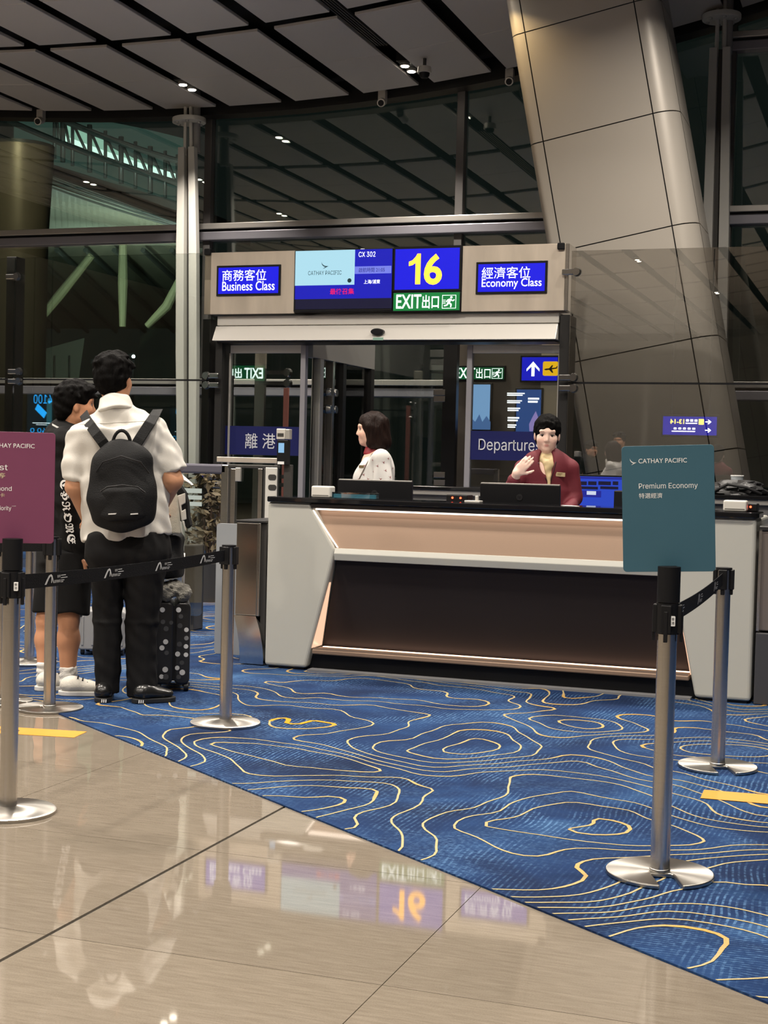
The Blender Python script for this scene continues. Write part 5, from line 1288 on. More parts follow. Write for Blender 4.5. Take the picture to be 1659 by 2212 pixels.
def belt(p, q, label, nmark, tail=True, side=1, zc=ZBELT, group=None):
    """woven belt with printed emblems between two stanchions"""
    d = Vector((q.x - p.x, q.y - p.y, 0)); L = d.length; d.normalize(); r = RP + 0.018
    a, b_ = Vector((p.x, p.y, 0)) + d * r, Vector((q.x, q.y, 0)) - d * r; L = (b_ - a).length
    nrm = Vector((-d.y, d.x, 0)) * -side
    t = thing('barrier_belt', label, 'belt', tuple(a + d * L / 2 + UP * (zc - 0.026)))
    n = 14
    def sag(s): return -0.012 * 4 * s * (1 - s)
    lo_ = [a + d * L * i / n + UP * (zc - 0.026 + sag(i / n)) for i in range(n + 1)]; hi_ = [v + UP * 0.052 for v in lo_]
    MB().slab(lo_, hi_, nrm * -0.0025).build('webbing', M_BELT, t)
    if nmark:
        for k in range(nmark):
            s0 = (k + 0.55) / nmark if nmark > 3 else (k + 0.5) / nmark
            c = a + d * (L * s0) + UP * (zc + sag(s0)) + nrm * 0.0006
            fr = Fr(c, d if side > 0 else -d, UP); m = 0.0004
            w = 1.0
            A = [(-0.075, -0.016), (-0.062, -0.016), (-0.046, 0.004), (-0.034, 0.013), (-0.028, 0.008), (-0.030, -0.012), (-0.026, -0.012), (-0.023, 0.004), (-0.019, -0.006), (-0.013, -0.014), (-0.010, -0.014), (-0.018, 0.004), (-0.022, 0.014), (-0.031, 0.020), (-0.046, 0.016), (-0.060, 0.002)]
            poly('emblem', [A[::-1]], fr, M_BELTP, t, m)
            text('lettering', '香港', fr, (0.012, 0.004, 0.034, 0.014), M_BELTP, t, 0.0, m)
            text('lettering', '國際機場', fr, (-0.008, -0.014, 0.034, -0.003), M_BELTP, t, 0.0, m)
            poly('print_lines', [[(0.038, y), (0.038 + l, y), (0.038 + l, y + 0.0028), (0.038, y + 0.0028)] for y, l in ((0.010, 0.034), (0.001, 0.046), (-0.008, 0.024), (-0.014, 0.016))], fr, M_BELTP, t, m)
    return t
belt(pNL, pMid, 'black belt with white emblems crossing before the two standing travellers', 4)
belt(pNR, pFR, 'black belt with white emblems running from the teal sign post to the desk end', 3, side=1)
pOut = pL2 + Vector((-1.6, -0.55, 0))
belt(pOut, pL2, 'plain black belt passing behind the maroon sign', 0)

# ------------------------------------------------------------------ sign boards on the stanchions
def sign_board(p, base_px, scale_px, name, label, material, tilt, fill):
    D_ = depth(p); d = Vector((p.x, p.y, 0)).normalized()
    r = Vector((d.y, -d.x, 0)); r = (r * math.cos(tilt) + UP * math.sin(tilt)); u = (UP * math.cos(tilt) - Vector((d.y, -d.x, 0)) * math.sin(tilt))
    t = thing(name, label, 'sign', (p.x, p.y, 0.948))
    fr = Fr(Vector((p.x, p.y, 0.93)) + d * (RP + 0.012), r, u)
    w = 0.1385; h = 0.385
    MB().rbox(fr, -w, 0.0, w, h, -0.004, 0.004, 0.012, 6).build('board', material, t, bevel=0.001)
    MB().fbox(fr, -0.022, 0.0, 0.022, 0.018, 0.004, 0.012).build('clip', M_BLACK, t)
    fill(t, fr, w, h)
    return t
def teal(t, fr, w, h):
    wing_mark('brush_mark', fr, (-w + 0.024, h - 0.058, -w + 0.045, h - 0.036), M_TXTW, t, 0.005)
    text('lettering', 'CATHAY PACIFIC', fr, (-w + 0.051, h - 0.053, -w + 0.196, h - 0.039), M_TXTW, t, 0.004, 0.005)
    text('lettering', 'Premium Economy', fr, (-w + 0.051, h - 0.135, -w + 0.227, h - 0.114), M_TXTW, t, 0.0, 0.005)
    text('lettering', '特選經濟', fr, (-w + 0.051, h - 0.160, -w + 0.121, h - 0.144), M_TXTW, t, 0.0, 0.005)
def maroon(t, fr, w, h):
    wing_mark('brush_mark', fr, (-w + 0.020, h - 0.060, -w + 0.042, h - 0.036), M_TXTW, t, 0.005)
    text('lettering', 'CATHAY PACIFIC', fr, (-w + 0.048, h - 0.055, w - 0.070, h - 0.040), M_TXTW, t, 0.004, 0.005)
    x = -w + 0.048
    text('lettering', 'First', fr, (x, h - 0.133, x + 0.070, h - 0.112), M_TXTW, t, 0.0, 0.005)
    text('lettering', '頭等', fr, (x, h - 0.160, x + 0.062, h - 0.142), mat('cream_print', (0.6, 0.5, 0.33), 0.5), t, 0.0, 0.005)
    text('lettering', 'Diamond', fr, (x, h - 0.204, x + 0.084, h - 0.188), M_TXTW, t, 0.0, 0.005)
    text('lettering', '鑽石卡', fr, (x, h - 0.226, x + 0.062, h - 0.212), MATS['cream_print'], t, 0.0, 0.005)
    text('lettering', 'priority', fr, (x + 0.03, h - 0.275, x + 0.084, h - 0.256), M_TXTW, t, 0.0, 0.005)
    text('lettering', 'emerald', fr, (x + 0.086, h - 0.2575, x + 0.099, h - 0.2545), M_TXTW, t, 0.0, 0.005)
sign_board(pNR, None, None, 'queue_sign', 'teal queue sign reading Premium Economy on a stanchion', mat('teal_board', srgb(52, 92, 108), 0.5, noise=(3, 0.06)), 0.045, teal)
sign_board(pNL, None, None, 'queue_sign', 'maroon queue sign with white print on a stanchion', mat('maroon_board', srgb(118, 58, 88), 0.5, noise=(3, 0.1)), 0.0, maroon)

# ------------------------------------------------------------------ floor stickers
def sticker(quad, z, label, word=None):
    fr = None
    P = [Vector((q.x, q.y, z)) for q in quad]
    t = thing('floor_sticker', label, 'sticker', tuple(sum(P, Vector()) / 4))
    o = MB().add(P + [v + UP * 0.0012 for v in P], [(3, 2, 1, 0), (4, 5, 6, 7), (0, 1, 5, 4), (1, 2, 6, 5), (2, 3, 7, 6), (3, 0, 4, 7)]).build('film', mat('yellow_film', srgb(196, 136, 46), 0.55), t)
    if word:
        r = (P[1] - P[0]); u = (P[3] - P[0]); L_, h_ = r.length, u.length
        fr = Fr(P[0] + UP * 0.0012, r, UP.cross(r)); text('lettering', word[0], fr, (L_ * word[1], h_ * 0.22, L_ * word[2], h_ * 0.80), mat('sticker_ink', (0.10, 0.07, 0.02), 0.6), t, 0.01, 0.0006)
s0, s1, s2 = G(158, 1593), G(190, 1581), G(38, 1570)
r = (G(158, 1593) - G(42, 1586)).normalized(); q1 = G(160, 1594); q2 = G(188, 1581)
q0 = q1 - r * 0.95; q3 = q2 - r * 0.95
sticker([q0, q1, q2, q3], 0.0006, 'yellow floor sticker reading wait here on the stone', ('wait here', 0.33, 0.70))
sticker([G(1513, 1729), G(1513, 1729) + (G(1655, 1741) - G(1513, 1729)) * 1.6, G(1521, 1711) + (G(1659, 1722) - G(1521, 1711)) * 1.6, G(1521, 1711)], CZ + 0.002, 'plain yellow sticker on the carpet beside the far stanchion base')
# ------------------------------------------------------------------ soft bodies: distance fields turned into one continuous skin
class Sdf:
    def __init__(s, lo, hi, h):
        s.lo = np.array(lo, np.float32); s.h = h
        s.n = np.ceil((np.array(hi) - np.array(lo)) / h).astype(int) + 1
        s.f = np.full(tuple(s.n), 0.2, np.float32)
    def _win(s, lo, hi):
        a = np.maximum(np.floor((np.array(lo) - s.lo) / s.h).astype(int), 0); b = np.minimum(np.ceil((np.array(hi) - s.lo) / s.h).astype(int) + 1, s.n)
        if np.any(b <= a): return None
        ax = [s.lo[i] + np.arange(a[i], b[i], dtype=np.float32) * s.h for i in range(3)]
        X, Y, Z = np.meshgrid(*ax, indexing='ij', sparse=True)
        return tuple(slice(a[i], b[i]) for i in range(3)), X, Y, Z
    def _put(s, sl, d, k, sub):
        f = s.f[sl]
        if sub:
            g = -d
            if k > 0: h_ = np.maximum(k - np.abs(f - g), 0) / k; s.f[sl] = np.maximum(f, g) + h_ * h_ * k * 0.25
            else: s.f[sl] = np.maximum(f, g)
        else:
            if k > 0: h_ = np.maximum(k - np.abs(f - d), 0) / k; s.f[sl] = np.minimum(f, d) - h_ * h_ * k * 0.25
            else: s.f[sl] = np.minimum(f, d)
        return s
    def cap(s, a, b, ra, rb=None, k=0.03, flat=None, sub=False):
        """round-ended limb; flat=(axis, factor) squeezes it along an axis"""
        rb = ra if rb is None else rb; a, b = np.array(a, np.float32), np.array(b, np.float32); m = max(ra, rb) + k + 3 * s.h
        w = s._win(np.minimum(a, b) - m, np.maximum(a, b) + m)
        if w is None: return s
        sl, X, Y, Z = w
        px, py, pz = X - a[0], Y - a[1], Z - a[2]; ba = b - a
        if flat is not None:
            ax, fa = np.array(flat[0], np.float32), flat[1]
            q = (px * ax[0] + py * ax[1] + pz * ax[2]) * (1 / fa - 1); px, py, pz = px + q * ax[0], py + q * ax[1], pz + q * ax[2]
            ba = ba + ax * (ba @ ax) * (1 / fa - 1)
        L2 = float(ba @ ba) + 1e-12
        t = np.clip((px * ba[0] + py * ba[1] + pz * ba[2]) / L2, 0, 1)
        d = np.sqrt((px - ba[0] * t) ** 2 + (py - ba[1] * t) ** 2 + (pz - ba[2] * t) ** 2) - (ra + (rb - ra) * t)
        if flat is not None: d = d * (0.5 + 0.5 * fa)
        return s._put(sl, d, k, sub)
    def cone(s, a, b, ra, rb, k=0.0, flat=None, rnd_=0.006, sub=False):
        """limb with flat ends (sleeves, trouser legs, hems)"""
        a, b = np.array(a, np.float32), np.array(b, np.float32); m = max(ra, rb) + k + 3 * s.h
        w = s._win(np.minimum(a, b) - m, np.maximum(a, b) + m)
        if w is None: return s
        sl, X, Y, Z = w
        px, py, pz = X - a[0], Y - a[1], Z - a[2]; ba = b - a; L = float(np.linalg.norm(ba)); u = ba / L
        y = px * u[0] + py * u[1] + pz * u[2]
        qx, qy, qz = px - u[0] * y, py - u[1] * y, pz - u[2] * y
        if flat is not None:
            ax, fa = np.array(flat[0], np.float32), flat[1]
            q = (qx * ax[0] + qy * ax[1] + qz * ax[2]) * (1 / fa - 1); qx, qy, qz = qx + q * ax[0], qy + q * ax[1], qz + q * ax[2]
        r = np.sqrt(qx ** 2 + qy ** 2 + qz ** 2)
        t = np.clip(y / L, 0, 1)
        d1 = r - (ra + (rb - ra) * t)
        if flat is not None: d1 = d1 * (0.5 + 0.5 * fa)
        d2 = np.maximum(-y, y - L)
        d = np.minimum(np.maximum(d1 + rnd_, d2 + rnd_), 0) + np.sqrt(np.maximum(d1 + rnd_, 0) ** 2 + np.maximum(d2 + rnd_, 0) ** 2) - rnd_
        return s._put(sl, d, k, sub)
    def ell(s, c, r, B=None, k=0.02, sub=False):
        """ellipsoid with radii r along the axes B"""
        c = np.array(c, np.float32); m = max(r) + k + 3 * s.h
        w = s._win(c - m, c + m)
        if w is None: return s
        sl, X, Y, Z = w; px, py, pz = X - c[0], Y - c[1], Z - c[2]
        B = B if B is not None else ((1, 0, 0), (0, 1, 0), (0, 0, 1))
        u = [px * b[0] + py * b[1] + pz * b[2] for b in B]
        k0 = np.sqrt(sum((q / r_) ** 2 for q, r_ in zip(u, r))) + 1e-6; k1 = np.sqrt(sum((q / r_ ** 2) ** 2 for q, r_ in zip(u, r))) + 1e-6
        return s._put(sl, k0 * (k0 - 1) / k1, k, sub)
    def cut(s, p, n):
        """keep only the side that n points away from"""
        ax = [s.lo[i] + np.arange(s.n[i], dtype=np.float32) * s.h for i in range(3)]
        X, Y, Z = np.meshgrid(*ax, indexing='ij', sparse=True)
        s.f = np.maximum(s.f, ((X - p[0]) * n[0] + (Y - p[1]) * n[1] + (Z - p[2]) * n[2]).astype(np.float32)); return s
    def crease(s, amp, wl, seed, axis=None):
        """soft folds"""
        r = np.random.RandomState(seed); ax = [s.lo[i] + np.arange(s.n[i], dtype=np.float32) * s.h for i in range(3)]
        X, Y, Z = np.meshgrid(*ax, indexing='ij', sparse=True)
        g = 0
        for i in range(7):
            d = r.randn(3)
            if axis is not None: d = d - np.array(axis) * (d @ np.array(axis)) * 0.75
            d = d / np.linalg.norm(d) * 2 * math.pi / (wl * r.uniform(0.7, 1.5)); p = r.rand() * 6.28
            d2 = r.randn(3) * 3; p2 = r.rand() * 6.28
            g = g + np.sin(X * d[0] + Y * d[1] + Z * d[2] + p + 1.3 * np.sin(X * d2[0] + Y * d2[1] + Z * d2[2] + p2))
        s.f = s.f + (amp / 3.0) * g.astype(np.float32); return s
    def mesh(s):
        f = s.f; S = f < 0; nx, ny, nz = f.shape
        corners = [(0, 0, 0), (1, 0, 0), (0, 1, 0), (1, 1, 0), (0, 0, 1), (1, 0, 1), (0, 1, 1), (1, 1, 1)]
        def cv(A, c): return A[c[0]:nx - 1 + c[0], c[1]:ny - 1 + c[1], c[2]:nz - 1 + c[2]]
        cnt = sum(cv(S, c).astype(np.int8) for c in corners)
        act = (cnt > 0) & (cnt < 8); I = np.argwhere(act)
        idx = np.full(act.shape, -1, np.int32); idx[act] = np.arange(len(I))
        acc = np.zeros((len(I), 3), np.float32); num = np.zeros(len(I), np.float32)
        for a in range(8):
            for ax in range(3):
                ca = corners[a]
                if ca[ax]: continue
                cb_ = list(ca); cb_[ax] = 1
                fa = f[I[:, 0] + ca[0], I[:, 1] + ca[1], I[:, 2] + ca[2]]; fb_ = f[I[:, 0] + cb_[0], I[:, 1] + cb_[1], I[:, 2] + cb_[2]]
                m = (fa < 0) != (fb_ < 0); t = np.where(m, fa / np.where(m, fa - fb_, 1), 0)
                p = np.tile(np.array(ca, np.float32), (len(I), 1)); p[:, ax] += t
                acc += p * m[:, None]; num += m
        V = s.lo + (I + acc / num[:, None]) * s.h
        Q = []
        for ax in range(3):
            o1, o2 = [(1, 2), (2, 0), (0, 1)][ax]
            sl0 = [slice(None)] * 3; sl1 = [slice(None)] * 3; sl0[ax] = slice(0, -1); sl1[ax] = slice(1, None)
            A, Bq = S[tuple(sl0)], S[tuple(sl1)]; E = np.argwhere(A != Bq)
            E = E[(E[:, o1] > 0) & (E[:, o2] > 0) & (E[:, o1] < f.shape[o1] - 1) & (E[:, o2] < f.shape[o2] - 1)]
            inside = A[E[:, 0], E[:, 1], E[:, 2]]
            def cell(d1, d2):
                c = E.copy(); c[:, o1] -= d1; c[:, o2] -= d2; return idx[c[:, 0], c[:, 1], c[:, 2]]
            q = np.stack([cell(1, 1), cell(0, 1), cell(0, 0), cell(1, 0)], 1)
            q[~inside] = q[~inside][:, ::-1]; Q.append(q)
        return V, np.concatenate(Q)
    def build(s, name, material, parent, paint=None, decimate=None):
        V, Q = s.mesh(); off = np.array(origin(parent)) if parent is not None else 0
        me = bpy.data.meshes.new(name); me.vertices.add(len(V)); me.vertices.foreach_set('co', (V - off).astype(np.float32).ravel())
        me.loops.add(len(Q) * 4); me.loops.foreach_set('vertex_index', Q.ravel().astype(np.int32))
        me.polygons.add(len(Q)); me.polygons.foreach_set('loop_start', np.arange(len(Q), dtype=np.int32) * 4)
        me.polygons.foreach_set('use_smooth', np.ones(len(Q), bool)); me.update(calc_edges=True); me.validate()
        if paint is not None:
            col = paint(V); ca = me.color_attributes.new('tint', 'FLOAT_COLOR', 'POINT')
            ca.data.foreach_set('color', np.hstack([col, np.ones((len(V), 1))]).astype(np.float32).ravel())
        return link_mesh(name, me, material, parent)

def bounds(pts, m):
    """box round the points, taken along the camera's right and depth so that no corner is lost"""
    P = np.array([tuple(p) for p in pts]); B = np.array([tuple(RGT), tuple(FWD), (0, 0, 1)]); L = P @ B.T; lo, hi = L.min(0), L.max(0)
    K = np.array([[(lo, hi)[i][0], (lo, hi)[j][1], (lo, hi)[k][2]] for i in (0, 1) for j in (0, 1) for k in (0, 1)]) @ B
    return K.min(0) - m, K.max(0) + m

class Head:
    """head frame: c centre of the skull, f facing, u up; sc scale"""
    def __init__(s, c, f, u=(0, 0, 1), sc=1.0):
        s.c = Vector(c); s.f = Vector(f).normalized(); u = Vector(u); s.r = s.f.cross(u).normalized(); s.u = s.r.cross(s.f).normalized(); s.sc = sc
    def p(s, r, f, u): return s.c + (s.r * r + s.f * f + s.u * u) * s.sc
    @property
    def B(s): return (s.r, s.f, s.u)
    def ell(s, S, c, r, k=0.02, sub=False): S.ell(s.p(*c), tuple(x * s.sc for x in r), s.B, k * s.sc, sub)
    def skin(s, S, face=True, female=False):
        e = lambda c, r, k=0.02, sub=False: s.ell(S, c, r, k, sub)
        e((0, -0.008, 0.030), (0.073, 0.092, 0.082), 0.0)
        e((0, 0.020, -0.030), (0.062 if not female else 0.054, 0.068, 0.080), 0.04)
        e((0, 0.060, -0.086), (0.026, 0.022, 0.020) if not female else (0.020, 0.020, 0.018), 0.035)
        for q in (-1, 1):
            e((q * 0.036, 0.058, -0.028), (0.026, 0.024, 0.026), 0.03)
            e((q * 0.076, -0.004, -0.012), (0.008, 0.018, 0.030), 0.008)
            e((q * (0.045 if not female else 0.037), 0.02, -0.066), (0.018, 0.03, 0.022), 0.03)
        if face:
            e((0, 0.078, 0.030), (0.050, 0.018, 0.014), 0.02)
            for q in (-1, 1): e((q * 0.031, 0.097, 0.006), (0.019, 0.012, 0.010), 0.012, True)
            S.cap(s.p(0, 0.084, 0.012), s.p(0, 0.101, -0.026), 0.008 * s.sc, (0.0095 if female else 0.0115) * s.sc, 0.012)
            for q in (-1, 1): e((q * 0.011, 0.090, -0.032), (0.0065, 0.008, 0.006), 0.008)
            e((0, 0.081, -0.0545), (0.017, 0.008, 0.006), 0.012); e((0, 0.080, -0.0650), (0.014, 0.008, 0.006), 0.012)
    def paint(s, base, lip=(0.42, 0.10, 0.09)):
        base = np.array(base); M = np.array([tuple(s.r), tuple(s.f), tuple(s.u)])
        def fn(V):
            L = ((V - np.array(s.c)) @ M.T) / s.sc; col = np.tile(base, (len(V), 1))
            def blob(c, r): return np.clip(1.6 - 1.6 * (((L[:, 0] - c[0]) / r[0]) ** 2 + ((L[:, 2] - c[1]) / r[1]) ** 2), 0, 1) * (L[:, 1] > 0.03) * (np.abs(L[:, 2]) < 0.15)
            def lay(m, c): nonlocal col; col = col * (1 - m[:, None]) + np.array(c) * m[:, None]
            for q in (-1, 1): lay(blob((q * 0.038, -0.032), (0.026, 0.02)) * 0.25, base * np.array([1.05, 0.78, 0.72]))
            lay(blob((0, -0.060), (0.019, 0.0105)) * 0.8, lip)
            for q in (-1, 1):
                lay(blob((q * 0.032, 0.029), (0.018, 0.0036)) * 0.6, (0.09, 0.055, 0.04))
                lay(blob((q * 0.031, 0.0085), (0.017, 0.0065)) * 0.30, base * 0.55)
            return col
        return fn
    def eyes(s, parent, down=0.0):
        for q in (-1, 1):
            c = s.p(q * 0.031, 0.074, 0.005); mb = MB(); n, m_ = 16, 10; P = []
            for j in range(m_ + 1):
                ph = math.pi * j / m_
                for i in range(n):
                    a = 2 * math.pi * i / n
                    P.append(c + s.r * (0.0145 * s.sc * math.sin(ph) * math.cos(a)) + s.u * (0.0072 * s.sc * math.cos(ph)) + s.f * (0.0115 * s.sc * math.sin(ph) * math.sin(a)))
            mb.add(P, [(j * n + i, j * n + (i + 1) % n, (j + 1) * n + (i + 1) % n, (j + 1) * n + i) for j in range(m_) for i in range(n)], True)
            o = mb.build('eye', mat('eye_white', (0.55, 0.52, 0.49), 0.25), parent)
            ic = c + s.f * (0.0108 * s.sc) - s.u * 0.0022 * s.sc * (1 + down)
            MB().cyl(ic, ic + s.f * 0.0016, 0.0058 * s.sc, 0.0045 * s.sc, 14).build('iris', mat('iris_dark', (0.015, 0.009, 0.007), 0.15), o)
            lid = [s.p(q * 0.031 + x, 0.0865 - 9 * x * x * 3, 0.0118 - 14 * x * x - 0.004 * down) for x in np.linspace(-0.017, 0.017, 9)]
            MB().tube(lid, [0.0012 * s.sc + 0.0012 * s.sc * math.sin(math.pi * k / 8) for k in range(9)], 6).build('eyelash', mat('lash', (0.012, 0.009, 0.008), 0.6), o)

def hand(S, w, d, n, sc=1.0, curl=0.5, thumb=1, k=0.012):
    """palm at wrist w pointing along d, palm facing n; five separate bent fingers"""
    w, d, n = Vector(w), Vector(d).normalized(), Vector(n).normalized(); n = (n - d * n.dot(d)).normalized(); x = d.cross(n).normalized()
    pc = w + d * 0.045 * sc
    S.ell(pc, (0.040 * sc, 0.048 * sc, 0.016 * sc), (x, d, n), 0.02)
    for i, (o, l) in enumerate(((-0.030, 0.066), (-0.011, 0.078), (0.010, 0.073), (0.029, 0.056))):
        p = w + d * (0.082 if i in (1, 2) else 0.076) * sc + x * o * sc; dr = d; tot = curl * (0.75 + 0.12 * i)
        for j, (fr, r) in enumerate(((0.45, 0.0088), (0.32, 0.0080), (0.23, 0.0072))):
            dr = (dr * math.cos(tot * 0.6) + n * math.sin(tot * 0.6)).normalized(); q = p + dr * l * fr * sc
            S.cap(p, q, r * sc, (r - 0.0006) * sc, 0.006); p = q
    p = w + d * 0.020 * sc - x * thumb * 0.030 * sc; dr = (d * 0.72 - x * thumb * 0.62 + n * 0.3).normalized()
    for l, r in ((0.036, 0.0115), (0.030, 0.0095), (0.022, 0.0085)):
        q = p + dr * l * sc; S.cap(p, q, r * sc, (r - 0.001) * sc, 0.008); p = q; dr = (dr + d * 0.35 + n * 0.25).normalized()

def tuft(S, H, n, r0, r1, seed, zmin=0.0, k=0.01):
    """locks of hair lying over the crown"""
    r = random.Random(seed)
    for _ in range(n):
        a = r.uniform(0, 6.28); e = r.uniform(0.25, 1.4)
        v = Vector((math.cos(a) * math.cos(e) * 0.084, math.sin(a) * math.cos(e) * 0.104 - 0.008, math.sin(e) * 0.092 + 0.034))
        v2 = v + Vector((math.cos(a) * 0.02, math.sin(a) * 0.02 + 0.01, -0.012 + r.uniform(-0.01, 0.012)))
        S.cap(H.p(*v), H.p(*v2), r0, r1, k)

M_SKIN = mat('skin', (0.5, 0.32, 0.22), 0.5, spec=0.35, attr='tint', bump=(60, 0.05))
M_HAIR = mat('black_hair', (0.0045, 0.004, 0.0038), 0.65, spec=0.05, noise=(60, 0.5), bump=(90, 0.6), stretch=(1, 1, 0.25))
M_HAIRB = mat('brown_black_hair', (0.016, 0.008, 0.006), 0.5, spec=0.10, noise=(60, 0.5), bump=(90, 0.6), stretch=(1, 1, 0.25))
M_SHIRT = mat('white_cotton', (0.56, 0.535, 0.49), 0.8, bump=(260, 0.12))
M_BLKC = mat('black_cloth', (0.010, 0.0098, 0.010), 0.85, spec=0.12, bump=(300, 0.15))
M_BLKT = mat('black_trouser', (0.0085, 0.0082, 0.0085), 0.75, spec=0.12, bump=(300, 0.12))
M_LEATH = mat('black_leather', (0.010, 0.010, 0.010), 0.25)
M_SOCK = mat('white_sock', (0.62, 0.60, 0.56), 0.9, bump=(120, 0.4))
M_TRAIN = mat('cream_trainer', (0.52, 0.49, 0.43), 0.6, bump=(80, 0.2))
GZ = CZ + 0.001

def V3(v): return Vector((v[0], v[1], v[2]))
def shoe(parent, heel, d, L, w, material, sole, hgt=0.075):
    d = Vector(d).normalized(); x = Vector((d.y, -d.x, 0)); h = Vector((heel.x, heel.y, 0)); toe = h + d * L
    S = Sdf(*bounds([h - d * 0.05 - x * 0.09, toe + d * 0.05 + x * 0.09 + UP * 0.16, h + x * 0.09 - UP * 0.02, toe - x * 0.09], 0.02), 0.005)
    z = lambda p, q: (p.x, p.y, q)
    S.cap(z(h + d * 0.042, 0.058 + GZ), z(h + d * 0.055, 0.045 + GZ), 0.036, 0.036, 0.02)
    S.cap(z(h + d * 0.05, 0.045 + GZ), z(h + d * (L - 0.05), 0.040 + GZ), w * 0.42, w * 0.46, 0.03, flat=((0, 0, 1), 0.62))
    S.cap(z(h + d * 0.075, 0.064 + GZ), z(h + d * (L * 0.60), 0.046 + GZ), w * 0.38, w * 0.34, 0.03)
    S.cut((0, 0, 0.016 + GZ), (0, 0, -1)); o = S.build('shoe', material, parent)
    fr = Fr((h.x, h.y, GZ), d, Vector((-d.y, d.x, 0))); out = []
    for i in range(28):
        a = 2 * math.pi * i / 28; cx, cw = (0.05, w * 0.50) if math.cos(a) < 0 else (L - 0.055, w * 0.56)
        out.append((cx + 0.055 * math.cos(a), cw * math.sin(a)))
    MB().prism(fr, out, 0.0, 0.024).build('sole', sole, o, bevel=0.004)
    return o

# ================================================================== tall man in the white shirt, seen from behind
pm = G(287, 1516); DM = depth(pm)
def J(x, y, dd=0.0): return PC(x, y, DM + dd)
man = thing('person', 'tall man seen from behind in a white short-sleeved shirt and black trousers', 'person', (pm.x, pm.y, GZ))
SKIN_M = np.array(srgb(186, 136, 104))
hm = Head(J(246, 818, 0.05), FWD * 1.0 + RGT * 0.25, (0, 0, 1), 1.06)
lo, hi = bounds([J(130, 760, -0.3), J(410, 1530, 0.35), J(130, 1530, -0.3), J(410, 760, 0.35)], 0.03)
S = Sdf(lo, (hi[0], hi[1], hi[2]), 0.007)
hm.skin(S)
S.cap(J(247, 850, 0.03), J(250, 905, 0.01), 0.058, 0.060, 0.03)
S.cap(J(252, 1000, 0.02), J(268, 1130, 0.02), 0.135, 0.135, 0.05, flat=(FWD, 0.6)); S.cap(J(200, 942, 0), J(310, 934, 0), 0.045, 0.045, 0.03)
for a, b_, c, dd in (((178, 940), (163, 1052), (190, 1120), 0.09), ((338, 932), (374, 1038), (346, 1100), 0.16)):
    S.cap(J(*a), J(*b_, -0.02), 0.056, 0.050, 0.03); S.cap(J(*b_, -0.02), J(*c, dd), 0.047, 0.034, 0.02)
    wv = J(*c, dd); dv = (wv - J(*b_, -0.02)).normalized()
    hand(S, wv, dv, FWD * 0.3 + UP * 0.5, 1.0, 0.7, 1 if a[0] < 250 else -1)
for a, b_, c in (((232, 1190), (232, 1330), (228, 1490)), ((305, 1190), (306, 1330), (307, 1490))):
    S.cap(J(*a), J(*b_, 0.0), 0.068, 0.042, 0.03); S.cap(J(*b_, 0.0), J(*c), 0.040, 0.034, 0.02)
S.build('body', M_SKIN, man, paint=lambda V: np.tile(SKIN_M, (len(V), 1)))
# hair
S = Sdf(*bounds([hm.p(-0.13, -0.14, -0.1), hm.p(0.13, 0.14, 0.16), hm.p(0.13, -0.14, 0.16), hm.p(-0.13, 0.14, -0.1)], 0.03), 0.005)
hm.ell(S, (0, -0.012, 0.040), (0.089, 0.103, 0.090), 0); hm.ell(S, (0, -0.05, -0.025), (0.066, 0.058, 0.062), 0.05)
tuft(S, hm, 46, 0.013, 0.009, 3, k=0.012)
hm.ell(S, (0, 0.115, -0.03), (0.075, 0.075, 0.085), 0.02, True)
for q in (-1, 1): hm.ell(S, (q * 0.088, 0.03, -0.055), (0.03, 0.05, 0.05), 0.01, True)
S.crease(0.003, 0.035, 4); S.build('hair', M_HAIR, man)
# shirt
S = Sdf(*bounds([J(125, 845, -0.25), J(415, 1180, 0.25), J(125, 1180, -0.25), J(415, 845, 0.25)], 0.02), 0.0062)
S.cone(J(251, 925), J(274, 1161), 0.222, 0.225, 0.0, flat=(FWD, 0.62)); S.cap(J(188, 940), J(322, 928), 0.070, 0.070, 0.06, flat=(FWD, 0.95))
S.cap(J(212, 915, 0.0), J(250, 893, 0.0), 0.055, 0.075, 0.05); S.cap(J(250, 893, 0.0), J(292, 910, 0.0), 0.075, 0.055, 0.05)
S.cap(J(182, 950), J(168, 1000), 0.068, 0.066, 0.05); S.cone(J(180, 955), J(166, 1035, -0.01), 0.068, 0.066, 0.03)
S.cap(J(336, 942), J(360, 985), 0.068, 0.066, 0.05); S.cone(J(338, 945), J(374, 1021, -0.01), 0.068, 0.070, 0.03)
S.crease(0.0075, 0.16, 8, tuple(UP)); S.crease(0.006, 0.075, 9, tuple(UP))
shirt = S.build('shirt', M_SHIRT, man)
S = Sdf(*bounds([J(200, 840, -0.15), J(305, 905, 0.15), J(200, 905, -0.15), J(305, 840, 0.15)], 0.02), 0.005)
S.cone(J(252, 893, -0.005), J(249, 860, 0.02), 0.098, 0.075, 0.0, rnd_=0.01); S.cone(J(249, 872, 0.022), J(248, 845, 0.04), 0.066, 0.066, 0.0, sub=True)
S.crease(0.003, 0.08, 2); S.build('collar', M_SHIRT, shirt)
from mathutils.bvhtree import BVHTree
def skin_of(o): return BVHTree.FromPolygons([tuple(v.co) for v in o.data.vertices], [tuple(p.vertices) for p in o.data.polygons])
shirt_t = skin_of(shirt); man_o = Vector((pm.x, pm.y, GZ))
def on_shirt(px, py, lift, fallback):
    d_ = ray(px, py).normalized(); h_ = shirt_t.ray_cast(EYE - man_o, d_)
    return (h_[0] + man_o - d_ * lift) if h_[0] is not None else fallback
MB().tube([on_shirt(x_, 917 - 0.05 * (x_ - 170), 0.0, J(x_, 917, -0.1)) for x_ in range(172, 336, 8)], 0.0022, 6).build('yoke_seam', mat('shirt_seam', (0.42, 0.40, 0.36), 0.8), shirt)
